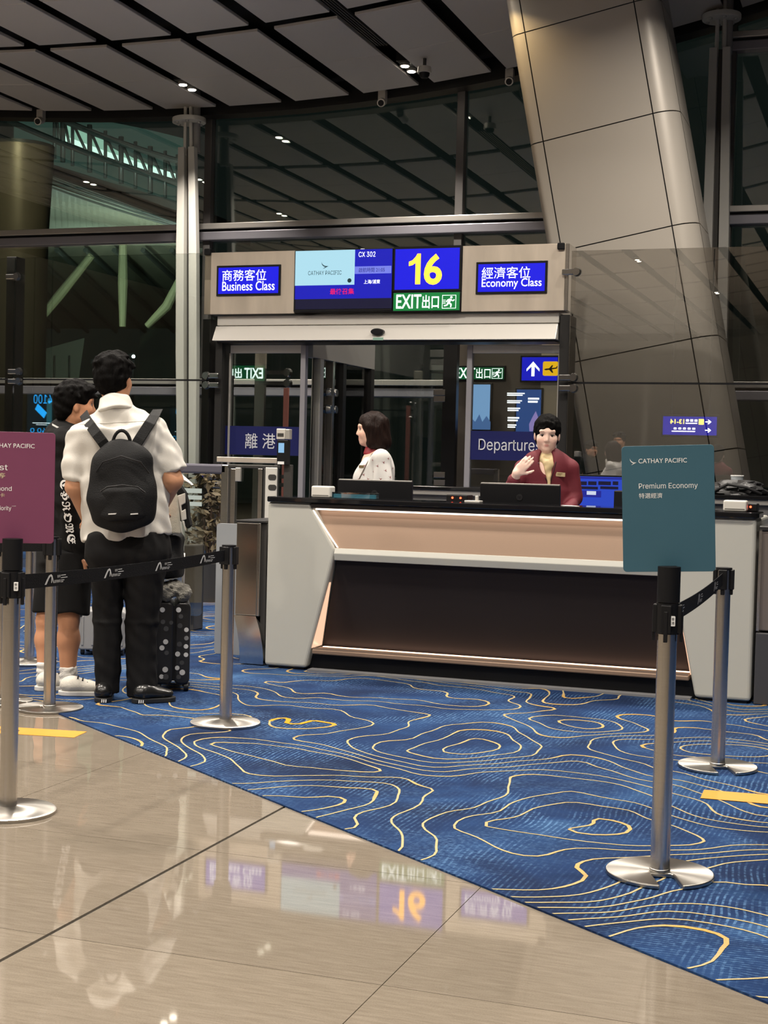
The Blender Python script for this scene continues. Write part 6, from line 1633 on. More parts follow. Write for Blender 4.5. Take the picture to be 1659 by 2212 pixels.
# trousers
S = Sdf(*bounds([J(170, 1120, -0.25), J(380, 1505, 0.25), J(170, 1505, -0.25), J(380, 1120, 0.25)], 0.02), 0.0065)
S.cone(J(274, 1150), J(276, 1200), 0.200, 0.205, 0.0, flat=(FWD, 0.68))
S.cap(J(236, 1195, -0.02), J(312, 1195, -0.02), 0.115, 0.115, 0.06, flat=(FWD, 1.0))
S.cone(J(230, 1195), J(231, 1345), 0.100, 0.068, 0.03); S.cone(J(231, 1340), J(231, 1497), 0.068, 0.062, 0.02)
S.cone(J(312, 1195), J(307, 1345), 0.104, 0.080, 0.03); S.cone(J(307, 1340), J(308, 1503), 0.080, 0.075, 0.02)
S.crease(0.006, 0.22, 15, tuple(UP)); S.crease(0.003, 0.06, 16); S.build('trousers', M_BLKT, man)
M_SOLE = mat('black_rubber', (0.012, 0.012, 0.012), 0.5)
h1 = G(222, 1522); h2 = G(287, 1522)
s1 = shoe(man, h1, FWD * 1.0 - RGT * 0.15, 0.255, 0.088, M_LEATH, M_SOLE)
s2 = shoe(man, h2, RGT * 1.0 + FWD * 0.55, 0.225, 0.082, M_LEATH, M_SOLE)
for so, hh in ((s1, h1 - FWD * 0.006 + RGT * 0.012), (s2, h2 + RGT * 0.05 - FWD * 0.022)):
    fr = Fr(Vector((hh.x, hh.y, GZ)), RGT, UP)
    poly('white_bars', [[(x, 0.006), (x + 0.005, 0.006), (x + 0.006, 0.022), (x + 0.001, 0.022)] for x in (-0.016, -0.006, 0.004)], fr, M_TXTW, so, 0.012)

# backpack worn by the man
bpk = thing('backpack', 'black rounded backpack worn on the back of the white shirt', 'backpack', tuple(J(265, 1146, -0.2)))
M_NYL = mat('backpack_nylon', (0.011, 0.011, 0.0115), 0.6, spec=0.12, bump=(200, 0.3))
S = Sdf(*bounds([J(175, 935, -0.36), J(355, 1155, -0.02), J(175, 1155, -0.36), J(355, 935, -0.02)], 0.02), 0.0055)
S.cap(J(263, 1010, -0.20), J(266, 1076, -0.205), 0.138, 0.168, 0.0, flat=(FWD, 0.52)); S.cone(J(264, 985, -0.19), J(267, 1128, -0.195), 0.125, 0.130, 0.06, flat=(FWD, 0.5), rnd_=0.02)
S.crease(0.004, 0.14, 21); S.build('main_body', M_NYL, bpk)
S = Sdf(*bounds([J(205, 1035, -0.38), J(345, 1135, -0.15), J(205, 1135, -0.38), J(345, 1035, -0.15)], 0.02), 0.005)
S.cone(J(266, 1052, -0.238), J(268, 1124, -0.238), 0.118, 0.120, 0.0, flat=(FWD, 0.55), rnd_=0.03); S.crease(0.003, 0.12, 22); pk = S.build('front_pocket', M_NYL, bpk)
MB().tube([J(218, 1062, -0.292), J(232, 1052, -0.306), J(265, 1048, -0.312), J(298, 1052, -0.306), J(314, 1064, -0.29)], 0.0035, 6).build('zip', M_BLACK, pk)
MB().tube([J(208, 1020, -0.262), J(222, 998, -0.282), J(262, 985, -0.290), J(304, 998, -0.282), J(322, 1022, -0.262)], 0.004, 6).build('zip', M_BLACK, bpk)
for x0, x1 in ((234, 252), (282, 298)):
    MB().slab([J(x0, 1112, -0.302), J(x1, 1111, -0.302)], [J(x0, 1109.5, -0.303), J(x1, 1108.5, -0.303)], FWD * 0.01).build('reflective_mark', M_TXTW, bpk)
def strap(pts, w, name='strap'):
    A, B = [], []
    for i, p in enumerate(pts):
        d = (pts[min(i + 1, len(pts) - 1)] - pts[max(i - 1, 0)]).normalized(); x = d.cross(FWD).normalized(); A.append(p - x * w / 2); B.append(p + x * w / 2)
    MB().slab(A, B, FWD * 0.014).build(name, M_NYL, bpk, bevel=0.003)
def sp_(x_, y_, l=0.036): return on_shirt(x_, y_, l, J(x_, y_, -0.05))
strap([J(180, 893, 0.06), sp_(186, 906), sp_(196, 920), sp_(208, 937), sp_(220, 953, 0.04), J(232, 970, -0.165), J(241, 985, -0.178)], 0.052)
strap([J(341, 884, 0.06), sp_(334, 897), sp_(324, 913), sp_(313, 930), sp_(302, 947, 0.04), J(291, 965, -0.165), J(283, 982, -0.178)], 0.052)
MB().tube([J(246 + 17 - 20 * math.cos(t), 966 - 36 * math.sin(t), -0.19 - 0.02 * math.sin(t)) for t in np.linspace(0, math.pi, 15)], 0.0085, 8).build('grab_handle', M_NYL, bpk)

# ================================================================== boy in black beside him
pb = G(150, 1488); DBY = depth(pb)
def K_(x, y, dd=0.0): return PC(x, y, DBY + dd)
boy = thing('person', 'boy in a black hooded top, black shorts, white socks and pale trainers', 'person', (pb.x, pb.y, GZ))
SKIN_B = np.array(srgb(184, 132, 100))
fb = (RGT * 1.0 + FWD * 0.35).normalized()
hb = Head(K_(163, 876, 0.02), fb, (0, 0, 1), 0.98)
lo, hi = bounds([K_(60, 815, -0.3), K_(260, 1515, 0.3), K_(60, 1515, -0.3), K_(260, 815, 0.3)], 0.03)
S = Sdf(lo, hi, 0.007)
hb.skin(S)
S.cap(K_(158, 905, 0.01), K_(152, 945, 0.02), 0.050, 0.058, 0.03)
S.cap(K_(150, 980, 0.03), K_(148, 1150, 0.03), 0.11, 0.11, 0.05); S.cap(K_(148, 950, -0.11), K_(148, 950, 0.16), 0.05, 0.05, 0.04)
S.cap(K_(140, 955, -0.11), K_(143, 1075, -0.12), 0.045, 0.040, 0.03); S.cap(K_(143, 1075, -0.12), K_(170, 1208, -0.11), 0.037, 0.026, 0.02)
hand(S, K_(170, 1208, -0.11), K_(181, 1240, -0.11) - K_(170, 1208, -0.11), RGT * 0.5 + FWD * 0.8, 0.92, 0.8, -1)
S.cap(K_(148, 955, 0.18), K_(150, 1075, 0.2), 0.045, 0.04, 0.03); S.cap(K_(150, 1075, 0.2), K_(172, 1190, 0.2), 0.037, 0.026, 0.02)
hand(S, K_(172, 1190, 0.2), (0.2, 0, -1), RGT, 0.92, 0.8, 1)
for a, b_, c, f_, r in (((122, 1190, 0.08), (101, 1340, 0.03), (97, 1470, -0.03), (98, 1480, -0.03), 1.0), ((160, 1190, -0.04), (149, 1335, -0.09), (147, 1470, -0.11), (147, 1482, -0.11), 1.0)):
    S.cap(K_(*a), K_(*b_), 0.075, 0.052, 0.03); S.cap(K_(*b_), K_(b_[0] - 1, 1382, b_[2]), 0.050, 0.056, 0.03); S.cap(K_(b_[0] - 1, 1382, b_[2]), K_(*c), 0.055, 0.036, 0.03)
    S.cap(K_(*f_), K_(f_[0] + 40, f_[1] + 8, f_[2] + 0.02), 0.035, 0.028, 0.03)
S.cap(K_(140, 1185, 0.02), K_(145, 1185, 0.05), 0.11, 0.11, 0.05)
S.build('body', M_SKIN, boy, paint=hb.paint(SKIN_B))
hb.eyes(boy)
S = Sdf(*bounds([hb.p(-0.14, -0.15, -0.13), hb.p(0.14, 0.15, 0.17), hb.p(0.14, -0.15, 0.17), hb.p(-0.14, 0.15, -0.13)], 0.03), 0.005)
hb.ell(S, (0, -0.014, 0.045), (0.090, 0.106, 0.092), 0); hb.ell(S, (0, -0.060, -0.030), (0.062, 0.052, 0.065), 0.05); hb.ell(S, (0, 0.055, 0.085), (0.07, 0.06, 0.04), 0.03)
tuft(S, hb, 60, 0.014, 0.009, 5, k=0.012)
hb.ell(S, (0, 0.125, -0.04), (0.085, 0.085, 0.100), 0.02, True)
for q in (-1, 1): hb.ell(S, (q * 0.090, 0.020, -0.045), (0.03, 0.055, 0.052), 0.01, True)
S.crease(0.003, 0.035, 6); S.build('hair', M_HAIR, boy)
# hooded top
S = Sdf(*bounds([K_(85, 890, -0.32), K_(235, 1235, 0.32), K_(85, 1235, -0.32), K_(235, 890, 0.32)], 0.02), 0.0065)
S.cone(K_(150, 935, 0.03), K_(143, 1205, 0.03), 0.145, 0.150, 0.0, flat=(fb, 0.85)); S.cap(K_(146, 955, -0.12), K_(146, 955, 0.18), 0.062, 0.062, 0.06)
S.cap(K_(150, 938, 0.02), K_(150, 935, 0.03), 0.085, 0.085, 0.05)
S.cap(K_(132, 935, 0.0), K_(132, 935, 0.06), 0.062, 0.062, 0.04)      # hood lying on the back
for z_, e in ((-0.12, -0.12), (0.19, 0.2)):
    S.cap(K_(141, 955, z_), K_(142, 1075, e), 0.066, 0.064, 0.05); S.cap(K_(142, 1075, e), K_(164, 1180, e + 0.01), 0.063, 0.050, 0.03); S.cone(K_(162, 1172, e + 0.01), K_(170, 1212, e + 0.01), 0.046, 0.034, 0.02)
S.crease(0.009, 0.16, 31, tuple(UP)); S.crease(0.004, 0.07, 32); top = S.build('hooded_top', M_BLKC, boy)
def sleeve_text():
    for i, ch in enumerate('𝕮𝕳𝕽𝕺𝕸𝕰'):
        y0 = 1036 + i * 23.5; y1 = y0 + 22; x = 139 + max(0, (y0 - 1050)) * 0.145
        fr = Fr(K_(x, (y0 + y1) / 2, -0.1965 + (0.006 if i > 3 else 0.0)), (0.14, 0, -1), RGT + FWD * 0.12)
        text('lettering', ch, fr, (-0.025, -0.021, 0.025, 0.021), M_TXTW, top, 0.012, 0.004)
sleeve_text()
fr = Fr(K_(120, 922, -0.075), RGT * 0.9 - UP * 0.45, UP); poly('white_stripe', [[(-0.015, 0.0), (0.035, 0.0), (0.035, 0.010), (-0.015, 0.010)]], fr, M_TXTW, top, 0.02)
# shorts
S = Sdf(*bounds([K_(75, 1140, -0.28), K_(225, 1340, 0.3), K_(75, 1340, -0.28), K_(225, 1140, 0.3)], 0.02), 0.0065)
S.cone(K_(145, 1150, 0.03), K_(146, 1215, 0.03), 0.135, 0.14, 0.0); S.cone(K_(124, 1195, 0.08), K_(108, 1325, 0.04), 0.110, 0.088, 0.05); S.cone(K_(158, 1195, -0.04), K_(152, 1327, -0.085), 0.112, 0.098, 0.05)
S.crease(0.008, 0.18, 41, tuple(UP)); S.build('shorts', M_BLKC, boy)
for (x, dd, y0) in ((98, -0.03, 1430), (148, -0.11, 1440)):
    S = Sdf(*bounds([K_(x - 35, y0 - 10, dd - 0.09), K_(x + 45, 1500, dd + 0.09), K_(x - 35, 1500, dd - 0.09), K_(x + 45, y0 - 10, dd + 0.09)], 0.02), 0.005)
    S.cone(K_(x, y0, dd), K_(x, 1490, dd), 0.045, 0.046, 0.0); S.crease(0.003, 0.03, 51, (1, 0, 0)); S.build('sock', M_SOCK, boy)
M_SOLEW = mat('white_rubber', (0.55, 0.53, 0.49), 0.6)
sh1 = shoe(boy, G(85, 1494) + fb * -0.02, fb, 0.245, 0.088, M_TRAIN, M_SOLEW); sh2 = shoe(boy, G(128, 1504), (RGT + FWD * 0.12).normalized(), 0.245, 0.088, M_TRAIN, M_SOLEW)
for so, hx in ((sh1, G(85, 1494) + fb * -0.02), (sh2, G(128, 1504))):
    d = fb if so is sh1 else (RGT + FWD * 0.12).normalized(); x = Vector((d.y, -d.x, 0))
    for k in range(4):
        c_ = Vector((hx.x, hx.y, GZ)) + d * (0.095 + 0.024 * k) + UP * (0.096 - 0.011 * k)
        MB().tube([c_ - x * 0.026 - UP * 0.006, c_ + UP * 0.003, c_ + x * 0.026 - UP * 0.006], 0.004, 6).build('lace', M_BLACK, so)
# ================================================================== luggage and things the travellers carry
pc_ = G(373, 1497); DS = depth(pc_)
def Q_(x, y, dd=0.0): return PC(x, y, DS + dd)
case = thing('suitcase', 'black hard suitcase with white and grey polka dots standing on wheels', 'suitcase', (pc_.x, pc_.y, GZ))
d = (FWD - RGT * 0.165).normalized(); x = Vector((d.y, -d.x, 0)); c0 = Vector((pc_.x, pc_.y, 0)) + x * 0.002
fr = Fr(c0, x, UP)
zb_, zt_ = 0.045, Q_(375, 1301).z
M_CASE = mat('black_shell', (0.012, 0.012, 0.013), 0.3)
MB().rbox(fr, -0.100, zb_, -0.004, zt_, -0.36, 0.0, 0.03, 6).build('shell_half', M_CASE, case, bevel=0.010)
MB().rbox(fr, 0.004, zb_, 0.085, zt_, -0.36, 0.0, 0.03, 6).build('shell_half', M_CASE, case, bevel=0.010)
MB().fbox(fr, -0.006, zb_ + 0.02, 0.006, zt_ - 0.02, -0.35, -0.004).build('zip_band', M_BLACK, case)
def dot(a, b_, r, m): MB().cyl(fr(a, b_, 0.0005), fr(a, b_, 0.0022), r, seg=14).build('polka_dot', m, case)
M_DW, M_DG, M_DD = mat('dot_white', (0.5, 0.5, 0.5), 0.5), mat('dot_grey', (0.16, 0.16, 0.165), 0.5), mat('dot_dim', (0.05, 0.05, 0.052), 0.5)
for (px, py, r, m) in ((351, 1316, 0.0135, M_DW), (386, 1317, 0.0135, M_DW), (403, 1361, 0.0121, M_DW), (403, 1379, 0.0121, M_DG), (358, 1386, 0.0135, M_DW), (350, 1399, 0.0135, M_DW), (402, 1397, 0.0121, M_DW), (384, 1413, 0.0135, M_DW), (402, 1415, 0.0121, M_DW), (357, 1446, 0.0149, M_DW), (383, 1443, 0.0121, M_DW), (394, 1453, 0.0149, M_DW), (349, 1461, 0.0121, M_DW), (391, 1332, 0.0121, M_DD), (359, 1358, 0.0135, M_DD), (389, 1352, 0.0135, M_DD), (352, 1343, 0.0121, M_DD), (388, 1392, 0.0135, M_DD), (360, 1410, 0.0121, M_DD), (393, 1432, 0.0121, M_DD), (358, 1476, 0.0149, M_DD), (386, 1470, 0.0121, M_DD), (370, 1345, 0.0108, M_DD)):
    p = Q_(px, py); v = p - c0; a = v.dot(x)
    dot(max(-0.085, min(0.07, a)), min(max(p.z, zb_ + 0.04), zt_ - 0.04), r, m)
for a in (-0.08, 0.068):
    for c in (-0.03, -0.33):
        q = fr(a, 0, c)
        o = MB().cyl(q + x * -0.012 + UP * (0.024 + GZ), q + x * 0.012 + UP * (0.024 + GZ), 0.024, seg=18).build('wheel', M_SOLE, case)
        MB().box(q.x - 0.014, q.y - 0.014, 0.032, q.x + 0.014, q.y + 0.014, zb_ + 0.006).build('caster', M_BLACK, o)
for a in (-0.06, 0.05):
    MB().cyl(fr(a, zt_ - 0.002, -0.30), fr(a, zt_ + 0.24, -0.30), 0.008, seg=10).build('handle_tube', M_ALU, case)
MB().tube([fr(-0.06, zt_ + 0.24, -0.30), fr(-0.005, zt_ + 0.255, -0.30), fr(0.05, zt_ + 0.24, -0.30)], 0.012, 8).build('grip', M_BLACK, case)

# grey fleece folded on the suitcase
M_FLEECE = mat('grey_fleece', (0.20, 0.19, 0.165), 0.95, noise=(90, 0.5), bump=(120, 1.0))
S = Sdf(*bounds([fr(-0.16, zt_ - 0.02, 0.08), fr(0.16, zt_ + 0.16, -0.40), fr(-0.16, zt_ - 0.02, -0.40), fr(0.16, zt_ + 0.16, 0.08)], 0.02), 0.006)
S.cap(fr(-0.06, zt_ + 0.044, -0.02), fr(-0.05, zt_ + 0.044, -0.24), 0.042, 0.042, 0.02); S.cap(fr(0.045, zt_ + 0.040, -0.01), fr(0.05, zt_ + 0.040, -0.24), 0.038, 0.038, 0.03); S.cap(fr(0.0, zt_ + 0.075, -0.04), fr(0.0, zt_ + 0.07, -0.22), 0.035, 0.03, 0.03)
S.crease(0.006, 0.06, 61); S.crease(0.003, 0.025, 62); S.cut(fr(0, zt_ + 0.002, 0), (0, 0, -1))
fl = S.build('fleece', M_FLEECE, None); fl.name = 'fleece_throw'; props(fl, 'fluffy grey fleece lying on the polka dot suitcase', 'fleece')
# black holdall on top of the fleece
zf = zt_ + 0.118
S = Sdf(*bounds([fr(-0.17, zf - 0.03, 0.1), fr(0.17, zf + 0.34, -0.40), fr(-0.17, zf - 0.03, -0.40), fr(0.17, zf + 0.34, 0.1)], 0.02), 0.0065)
zh = Q_(370, 1157).z
S.cone(fr(-0.035, zf, -0.13), fr(-0.03, zh, -0.13), 0.135, 0.120, 0.0, flat=(x, 0.62), rnd_=0.03); S.crease(0.006, 0.12, 63)
hd_ = thing('holdall', 'soft black travel bag standing on the grey fleece', 'bag', tuple(fr(-0.03, zf, -0.13)))
S.build('main_body', M_NYL, hd_)
MB().tube([fr(-0.09, zh - 0.02, -0.06), fr(-0.085, zh + 0.02, -0.08), fr(-0.05, zh + 0.03, -0.1), fr(-0.02, zh + 0.0, -0.08)], 0.008, 8).build('handle', M_NYL, hd_)

# cream tote and patterned jacket hanging from the man's forearm
M_TOTE = mat('cream_canvas', (0.46, 0.43, 0.35), 0.85, noise=(20, 0.12), bump=(200, 0.25))
DT = DS + 0.02
def T_(px, py, dd=0.0): return PC(px, py, DT + dd)
tote = thing('tote_bag', 'cream canvas tote bag hanging from the arm of the man in the white shirt', 'bag', tuple(T_(372, 1156)))
ou = [(352, 1090), (366, 1068), (378, 1056), (384, 1075), (388, 1110), (391, 1155), (366, 1154), (352, 1150)]
A = [T_(a, b_, -0.035) for a, b_ in ou]; n = len(A)
MB().add(A + [v + FWD * 0.07 for v in A], [tuple(range(n - 1, -1, -1)), tuple(range(n, 2 * n))] + [(i, (i + 1) % n, n + (i + 1) % n, n + i) for i in range(n)]).build('bag_body', M_TOTE, tote, bevel=0.012, seg=3)
MB().tube([T_(366, 1070, 0), T_(371, 1045, 0.02), T_(374, 1036, 0.03)], 0.007, 6).build('handle', M_TOTE, tote)
jk = thing('patterned_jacket', 'black and white patchwork jacket draped over the cream tote bag', 'jacket', tuple(T_(400, 1156)))
def patch(pts, m, dd, name, parent, th=0.05):
    A = [T_(a, b_, dd) for a, b_ in pts]; n = len(A)
    return MB().add(A + [v + FWD * th for v in A], [tuple(range(n - 1, -1, -1)), tuple(range(n, 2 * n))] + [(i, (i + 1) % n, n + (i + 1) % n, n + i) for i in range(n)]).build(name, m, parent, bevel=0.004)
M_JW = mat('jacket_white', (0.50, 0.48, 0.43), 0.85)
jb_ = patch([(378, 1042), (390, 1050), (399, 1063), (405, 1085), (407, 1115), (412, 1135), (405, 1143), (396, 1130), (390, 1100), (384, 1070), (376, 1055)], M_BLKC, -0.02, 'jacket_body', jk, 0.09)
patch([(383, 1071), (400, 1065), (401, 1087), (392, 1092), (393, 1104), (401, 1099), (403, 1122), (392, 1126), (388, 1098)], M_JW, -0.026, 'white_patch', jk, 0.010)
patch([(393, 1126), (398, 1125), (402, 1146), (400, 1149)], M_JW, -0.026, 'white_patch', jk, 0.010)
patch([(388, 1126), (392, 1126), (395, 1156), (391, 1150)], M_JW, -0.026, 'white_patch', jk, 0.010)
# boarding papers in the man's hand
pp_ = [J(379, 1025, 0.10), J(389, 1020, 0.13), J(415, 1043, 0.18), J(411, 1044, 0.14)]
tk = thing('boarding_papers', 'folded white boarding papers held out by the man in the white shirt', 'paper', tuple(pp_[0]))
MB().add(pp_ + [v + Vector((0, 0, -0.002)) for v in pp_], [(0, 1, 2, 3), (7, 6, 5, 4), (0, 4, 5, 1), (1, 5, 6, 2), (2, 6, 7, 3), (3, 7, 4, 0)]).build('sheet', mat('paper', (0.78, 0.77, 0.74), 0.6), tk)
q_ = [v + Vector((0.004, 0.01, -0.008)) for v in pp_]
MB().add(q_ + [v + Vector((0, 0, -0.002)) for v in q_], [(0, 1, 2, 3), (7, 6, 5, 4), (0, 4, 5, 1), (1, 5, 6, 2), (2, 6, 7, 3), (3, 7, 4, 0)]).build('sheet', MATS['paper'], tk)

# silver suitcase beyond the legs
ps = G(188, 1418)
fr2 = Fr((ps.x, ps.y, 0), RGT, UP); DP = depth(ps)
sil = thing('suitcase', 'plain silver-grey suitcase seen beyond the bare calves and black trousers', 'suitcase', (ps.x, ps.y, GZ))
M_SIL = mat('silver_shell', (0.30, 0.30, 0.30), 0.4, 0.3)
xa0, xa1 = (PC(166, 1370, DP) - ps).dot(RGT), (PC(272, 1370, DP) - ps).dot(RGT)
zt2 = PC(185, 1318, DP).z
MB().rbox(fr2, xa0, 0.04, xa1, zt2, -0.24, 0.0, 0.03, 5).build('shell', M_SIL, sil, bevel=0.010)
for k in range(5):
    a = xa0 + (xa1 - xa0) * (k + 0.6) / 5; MB().fbox(fr2, a - 0.006, 0.07, a + 0.006, zt2 - 0.04, -0.002, 0.006).build('rib', M_SIL, sil, bevel=0.002)
MB().fbox(fr2, xa0 + 0.015, zt2 - 0.04, xa0 + 0.032, zt2 - 0.03, -0.002, 0.004).build('latch', M_BLACK, sil)
for a in (xa0 + 0.03, xa1 - 0.03):
    for c in (-0.04, -0.2):
        q = fr2(a, 0, c); MB().cyl(q - RGT * 0.01 + UP * (0.022 + GZ), q + RGT * 0.01 + UP * (0.022 + GZ), 0.022, seg=16).build('wheel', M_SOLE, sil)

# ================================================================== gate attendants behind the desk
# --- woman in the white patterned blouse, turned sideways
DW = depth(PY(808, 1000, 9.25))
def W_(a, b_, dd=0.0): return PC(a, b_, DW + dd)
foot = W_(808, 1000); foot = Vector((foot.x, foot.y, GZ))
wa = thing('person', 'woman with a dark bob in a white patterned blouse standing sideways behind the desk', 'person', tuple(foot))
SKIN_W = np.array(srgb(230, 186, 164))
fw = (-RGT * 1.0 - FWD * 0.10).normalized()
hw = Head(W_(803, 930, 0.0), fw, (-0.03, 0, 1), 0.96)
def at(h, o): return Vector((foot.x, foot.y, h)) + fw * o[0] + fw.cross(UP) * o[1]
zs_ = W_(815, 990).z
S = Sdf(*bounds([W_(735, 880, -0.3), W_(875, 1060, 0.3), W_(735, 1060, -0.3), W_(875, 880, 0.3), foot], 0.05), 0.0065)
hw.skin(S, True, True)
S.cap(W_(808, 955, 0), W_(810, 985, 0), 0.044, 0.052, 0.03)
S.cap(W_(812, 1005), Vector((foot.x, foot.y, 0.95)), 0.10, 0.11, 0.05)
for s_ in (-1, 1):
    lat = FWD * s_
    S.cap(W_(822, 992) + lat * 0.13, W_(826, 1070) + lat * 0.17, 0.042, 0.036, 0.03); S.cap(W_(826, 1070) + lat * 0.17, W_(790, 1090) + lat * 0.13, 0.034, 0.026, 0.02)
    hand(S, W_(790, 1090) + lat * 0.13, fw, -UP, 0.9, 0.5, s_)
    S.cap(Vector((foot.x, foot.y, 0.92)) + lat * 0.08, Vector((foot.x, foot.y, 0.48)) + lat * 0.08, 0.085, 0.055, 0.04); S.cap(Vector((foot.x, foot.y, 0.48)) + lat * 0.08, Vector((foot.x, foot.y, 0.08)) + lat * 0.08, 0.052, 0.032, 0.03)
    S.cap(Vector((foot.x, foot.y, 0.04)) + lat * 0.08, Vector((foot.x, foot.y, 0.035)) + lat * 0.08 + fw * 0.17, 0.033, 0.026, 0.03)
S.build('body', M_SKIN, wa, paint=hw.paint(SKIN_W, (0.45, 0.07, 0.06)))
hw.eyes(wa)
S = Sdf(*bounds([hw.p(-0.16, -0.18, -0.20), hw.p(0.16, 0.16, 0.17), hw.p(0.16, -0.18, 0.17), hw.p(-0.16, 0.16, -0.20)], 0.03), 0.005)
hw.ell(S, (0, -0.014, 0.042), (0.093, 0.110, 0.094), 0); hw.ell(S, (0, -0.040, -0.055), (0.096, 0.092, 0.095), 0.06); hw.ell(S, (0, -0.055, -0.095), (0.085, 0.075, 0.055), 0.04)
for q in (-1, 1): S.cap(hw.p(q * 0.078, 0.018, 0.02), hw.p(q * 0.076, 0.012, -0.105), 0.024 * 0.9, 0.020 * 0.9, 0.03)
hw.ell(S, (0, 0.122, -0.050), (0.072, 0.088, 0.108), 0.015, True)
S.crease(0.004, 0.05, 71, (0, 0, 1)); S.build('hair', M_HAIRB, wa)
S = Sdf(*bounds([W_(735, 955, -0.32), W_(875, 1060, 0.32), W_(735, 1060, -0.32), W_(875, 955, 0.32), Vector((foot.x, foot.y, 0.85))], 0.03), 0.0065)
S.cap(W_(816, 1012), W_(812, 1090), 0.115, 0.115, 0.0, flat=(FWD, 1.35)); S.cone(W_(812, 1050), Vector((foot.x, foot.y, 0.88)), 0.125, 0.125, 0.05, flat=(FWD, 1.3)); S.cap(W_(792, 1035, -0.05), W_(792, 1035, 0.05), 0.088, 0.088, 0.06)
S.cap(W_(822, 990, -0.13), W_(822, 990, 0.13), 0.056, 0.056, 0.05)
for s_ in (-1, 1):
    S.cap(W_(824, 994) + FWD * s_ * 0.14, W_(829, 1062) + FWD * s_ * 0.18, 0.060, 0.058, 0.03)
S.crease(0.007, 0.13, 72, (0, 0, 1)); bl = S.build('blouse', mat('white_blouse', (0.62, 0.60, 0.57), 0.75, bump=(200, 0.1)), wa)
M_TICK = mat('red_tick', (0.22, 0.03, 0.04), 0.7)
dgp = bpy.context.evaluated_depsgraph_get(); dgp.update()
from mathutils.bvhtree import BVHTree
bv = BVHTree.FromPolygons([tuple(v.co) for v in bl.data.vertices], [tuple(p.vertices) for p in bl.data.polygons])
rk = random.Random(5)
for (px, py) in ((828, 998), (805, 993), (807, 1018), (832, 1016), (785, 1025), (838, 990), (848, 1010), (822, 1034), (775, 1034), (842, 1030), (815, 1006), (795, 1034), (788, 1005)):
    d_ = ray(px, py).normalized(); h_ = bv.ray_cast(EYE - Vector(foot), d_)
    if h_[0] is None: continue
    p = h_[0] + Vector(foot); n_ = h_[1]
    if n_.dot(d_) > 0: n_ = -n_
    u_ = (UP - n_ * UP.dot(n_)).normalized(); a_ = rk.uniform(-0.6, 0.6); r_ = u_.cross(n_); r2 = r_ * math.cos(a_) + u_ * math.sin(a_); u2 = n_.cross(r2)
    fr_k = Fr(p, r2, u2); poly('printed_tick', [[(-0.012, 0.006), (0.0, -0.001), (0.013, 0.004), (0.002, -0.006)], [(-0.002, -0.004), (0.004, -0.012), (0.007, -0.010), (0.002, -0.002)]], fr_k, M_TICK, bl, 0.0025)
S = Sdf(*bounds([W_(775, 945, -0.12), W_(835, 1005, 0.12), W_(775, 1005, -0.12), W_(835, 945, 0.12)], 0.02), 0.005)
S.cone(W_(806, 984), W_(808, 966), 0.068, 0.056, 0.0, rnd_=0.01); S.cap(W_(800, 980, -0.01), W_(790, 997, -0.04), 0.018, 0.010, 0.02); S.build('red_scarf', mat('red_silk', (0.28, 0.015, 0.025), 0.45), wa)
A = []
for (px, py) in ((806, 975), (800, 986), (793, 999), (786, 1012), (779, 1026), (773, 1040)):
    d_ = ray(px, py).normalized(); h_ = bv.ray_cast(EYE - Vector(foot), d_)
    if h_[0] is not None: A.append(h_[0] + Vector(foot) - d_ * 0.006)
if len(A) > 2: MB().slab(A, [p + RGT * 0.010 + UP * 0.004 for p in A], FWD * 0.003).build('lanyard', mat('brown_lanyard', (0.10, 0.07, 0.055), 0.6), wa)
p = W_(780, 1008); d_ = ray(781, 1008).normalized(); h_ = bv.ray_cast(EYE - Vector(foot), d_)
if h_[0] is not None:
    f_ = Fr(h_[0] + Vector(foot) - d_ * 0.008, (RGT * 0.95 - FWD * 0.2), UP); MB().fbox(f_, -0.017, -0.009, 0.017, 0.009, -0.003, 0.001).build('name_badge', mat('gold_badge', (0.30, 0.22, 0.12), 0.35, 0.7), wa)
S = Sdf(*bounds([Vector((foot.x - 0.25, foot.y - 0.25, 0.4)), Vector((foot.x + 0.25, foot.y + 0.25, 0.98))], 0.03), 0.008)
S.cone(Vector((foot.x, foot.y, 0.93)), Vector((foot.x, foot.y, 0.5)), 0.135, 0.145, 0.0, flat=(FWD, 1.2)); S.build('skirt', mat('maroon_skirt', (0.10, 0.015, 0.02), 0.75), wa)

# --- woman in the maroon jacket, hand raised, facing the hall
DX = depth(PY(1180, 1000, 9.0))
def X_(a, b_, dd=0.0): return PC(a, b_, DX + dd)
ft = X_(1180, 1000); ft = Vector((ft.x, ft.y, GZ))
wb = thing('person', 'woman in a maroon jacket with a cream neck scarf raising one hand behind the desk', 'person', tuple(ft))
SKIN_X = np.array(srgb(240, 204, 186))
fx_ = (-FWD * 1.0 - RGT * 0.10 - UP * 0.13).normalized()
hx = Head(X_(1182, 939, 0.0), fx_, (0.03, 0, 1), 0.98)
S = Sdf(*bounds([X_(1070, 885, -0.35), X_(1270, 1060, 0.25), X_(1070, 1060, -0.35), X_(1270, 885, 0.25), ft], 0.05), 0.0055)
hx.skin(S, True, True)
S.cap(X_(1181, 960, 0.02), X_(1180, 998, 0.03), 0.045, 0.052, 0.03)
S.cap(X_(1180, 1015, 0.02), Vector((ft.x, ft.y, 0.95)), 0.10, 0.11, 0.05)
el, wr = X_(1106, 1062, -0.10), X_(1116, 1022, -0.20)
S.cap(X_(1130, 1012, 0.02), el, 0.042, 0.037, 0.03); S.cap(el, wr, 0.035, 0.026, 0.02)
hand(S, wr, X_(1138, 998, -0.22) - wr, FWD * 0.9 + RGT * 0.2, 0.88, 0.35, 1)
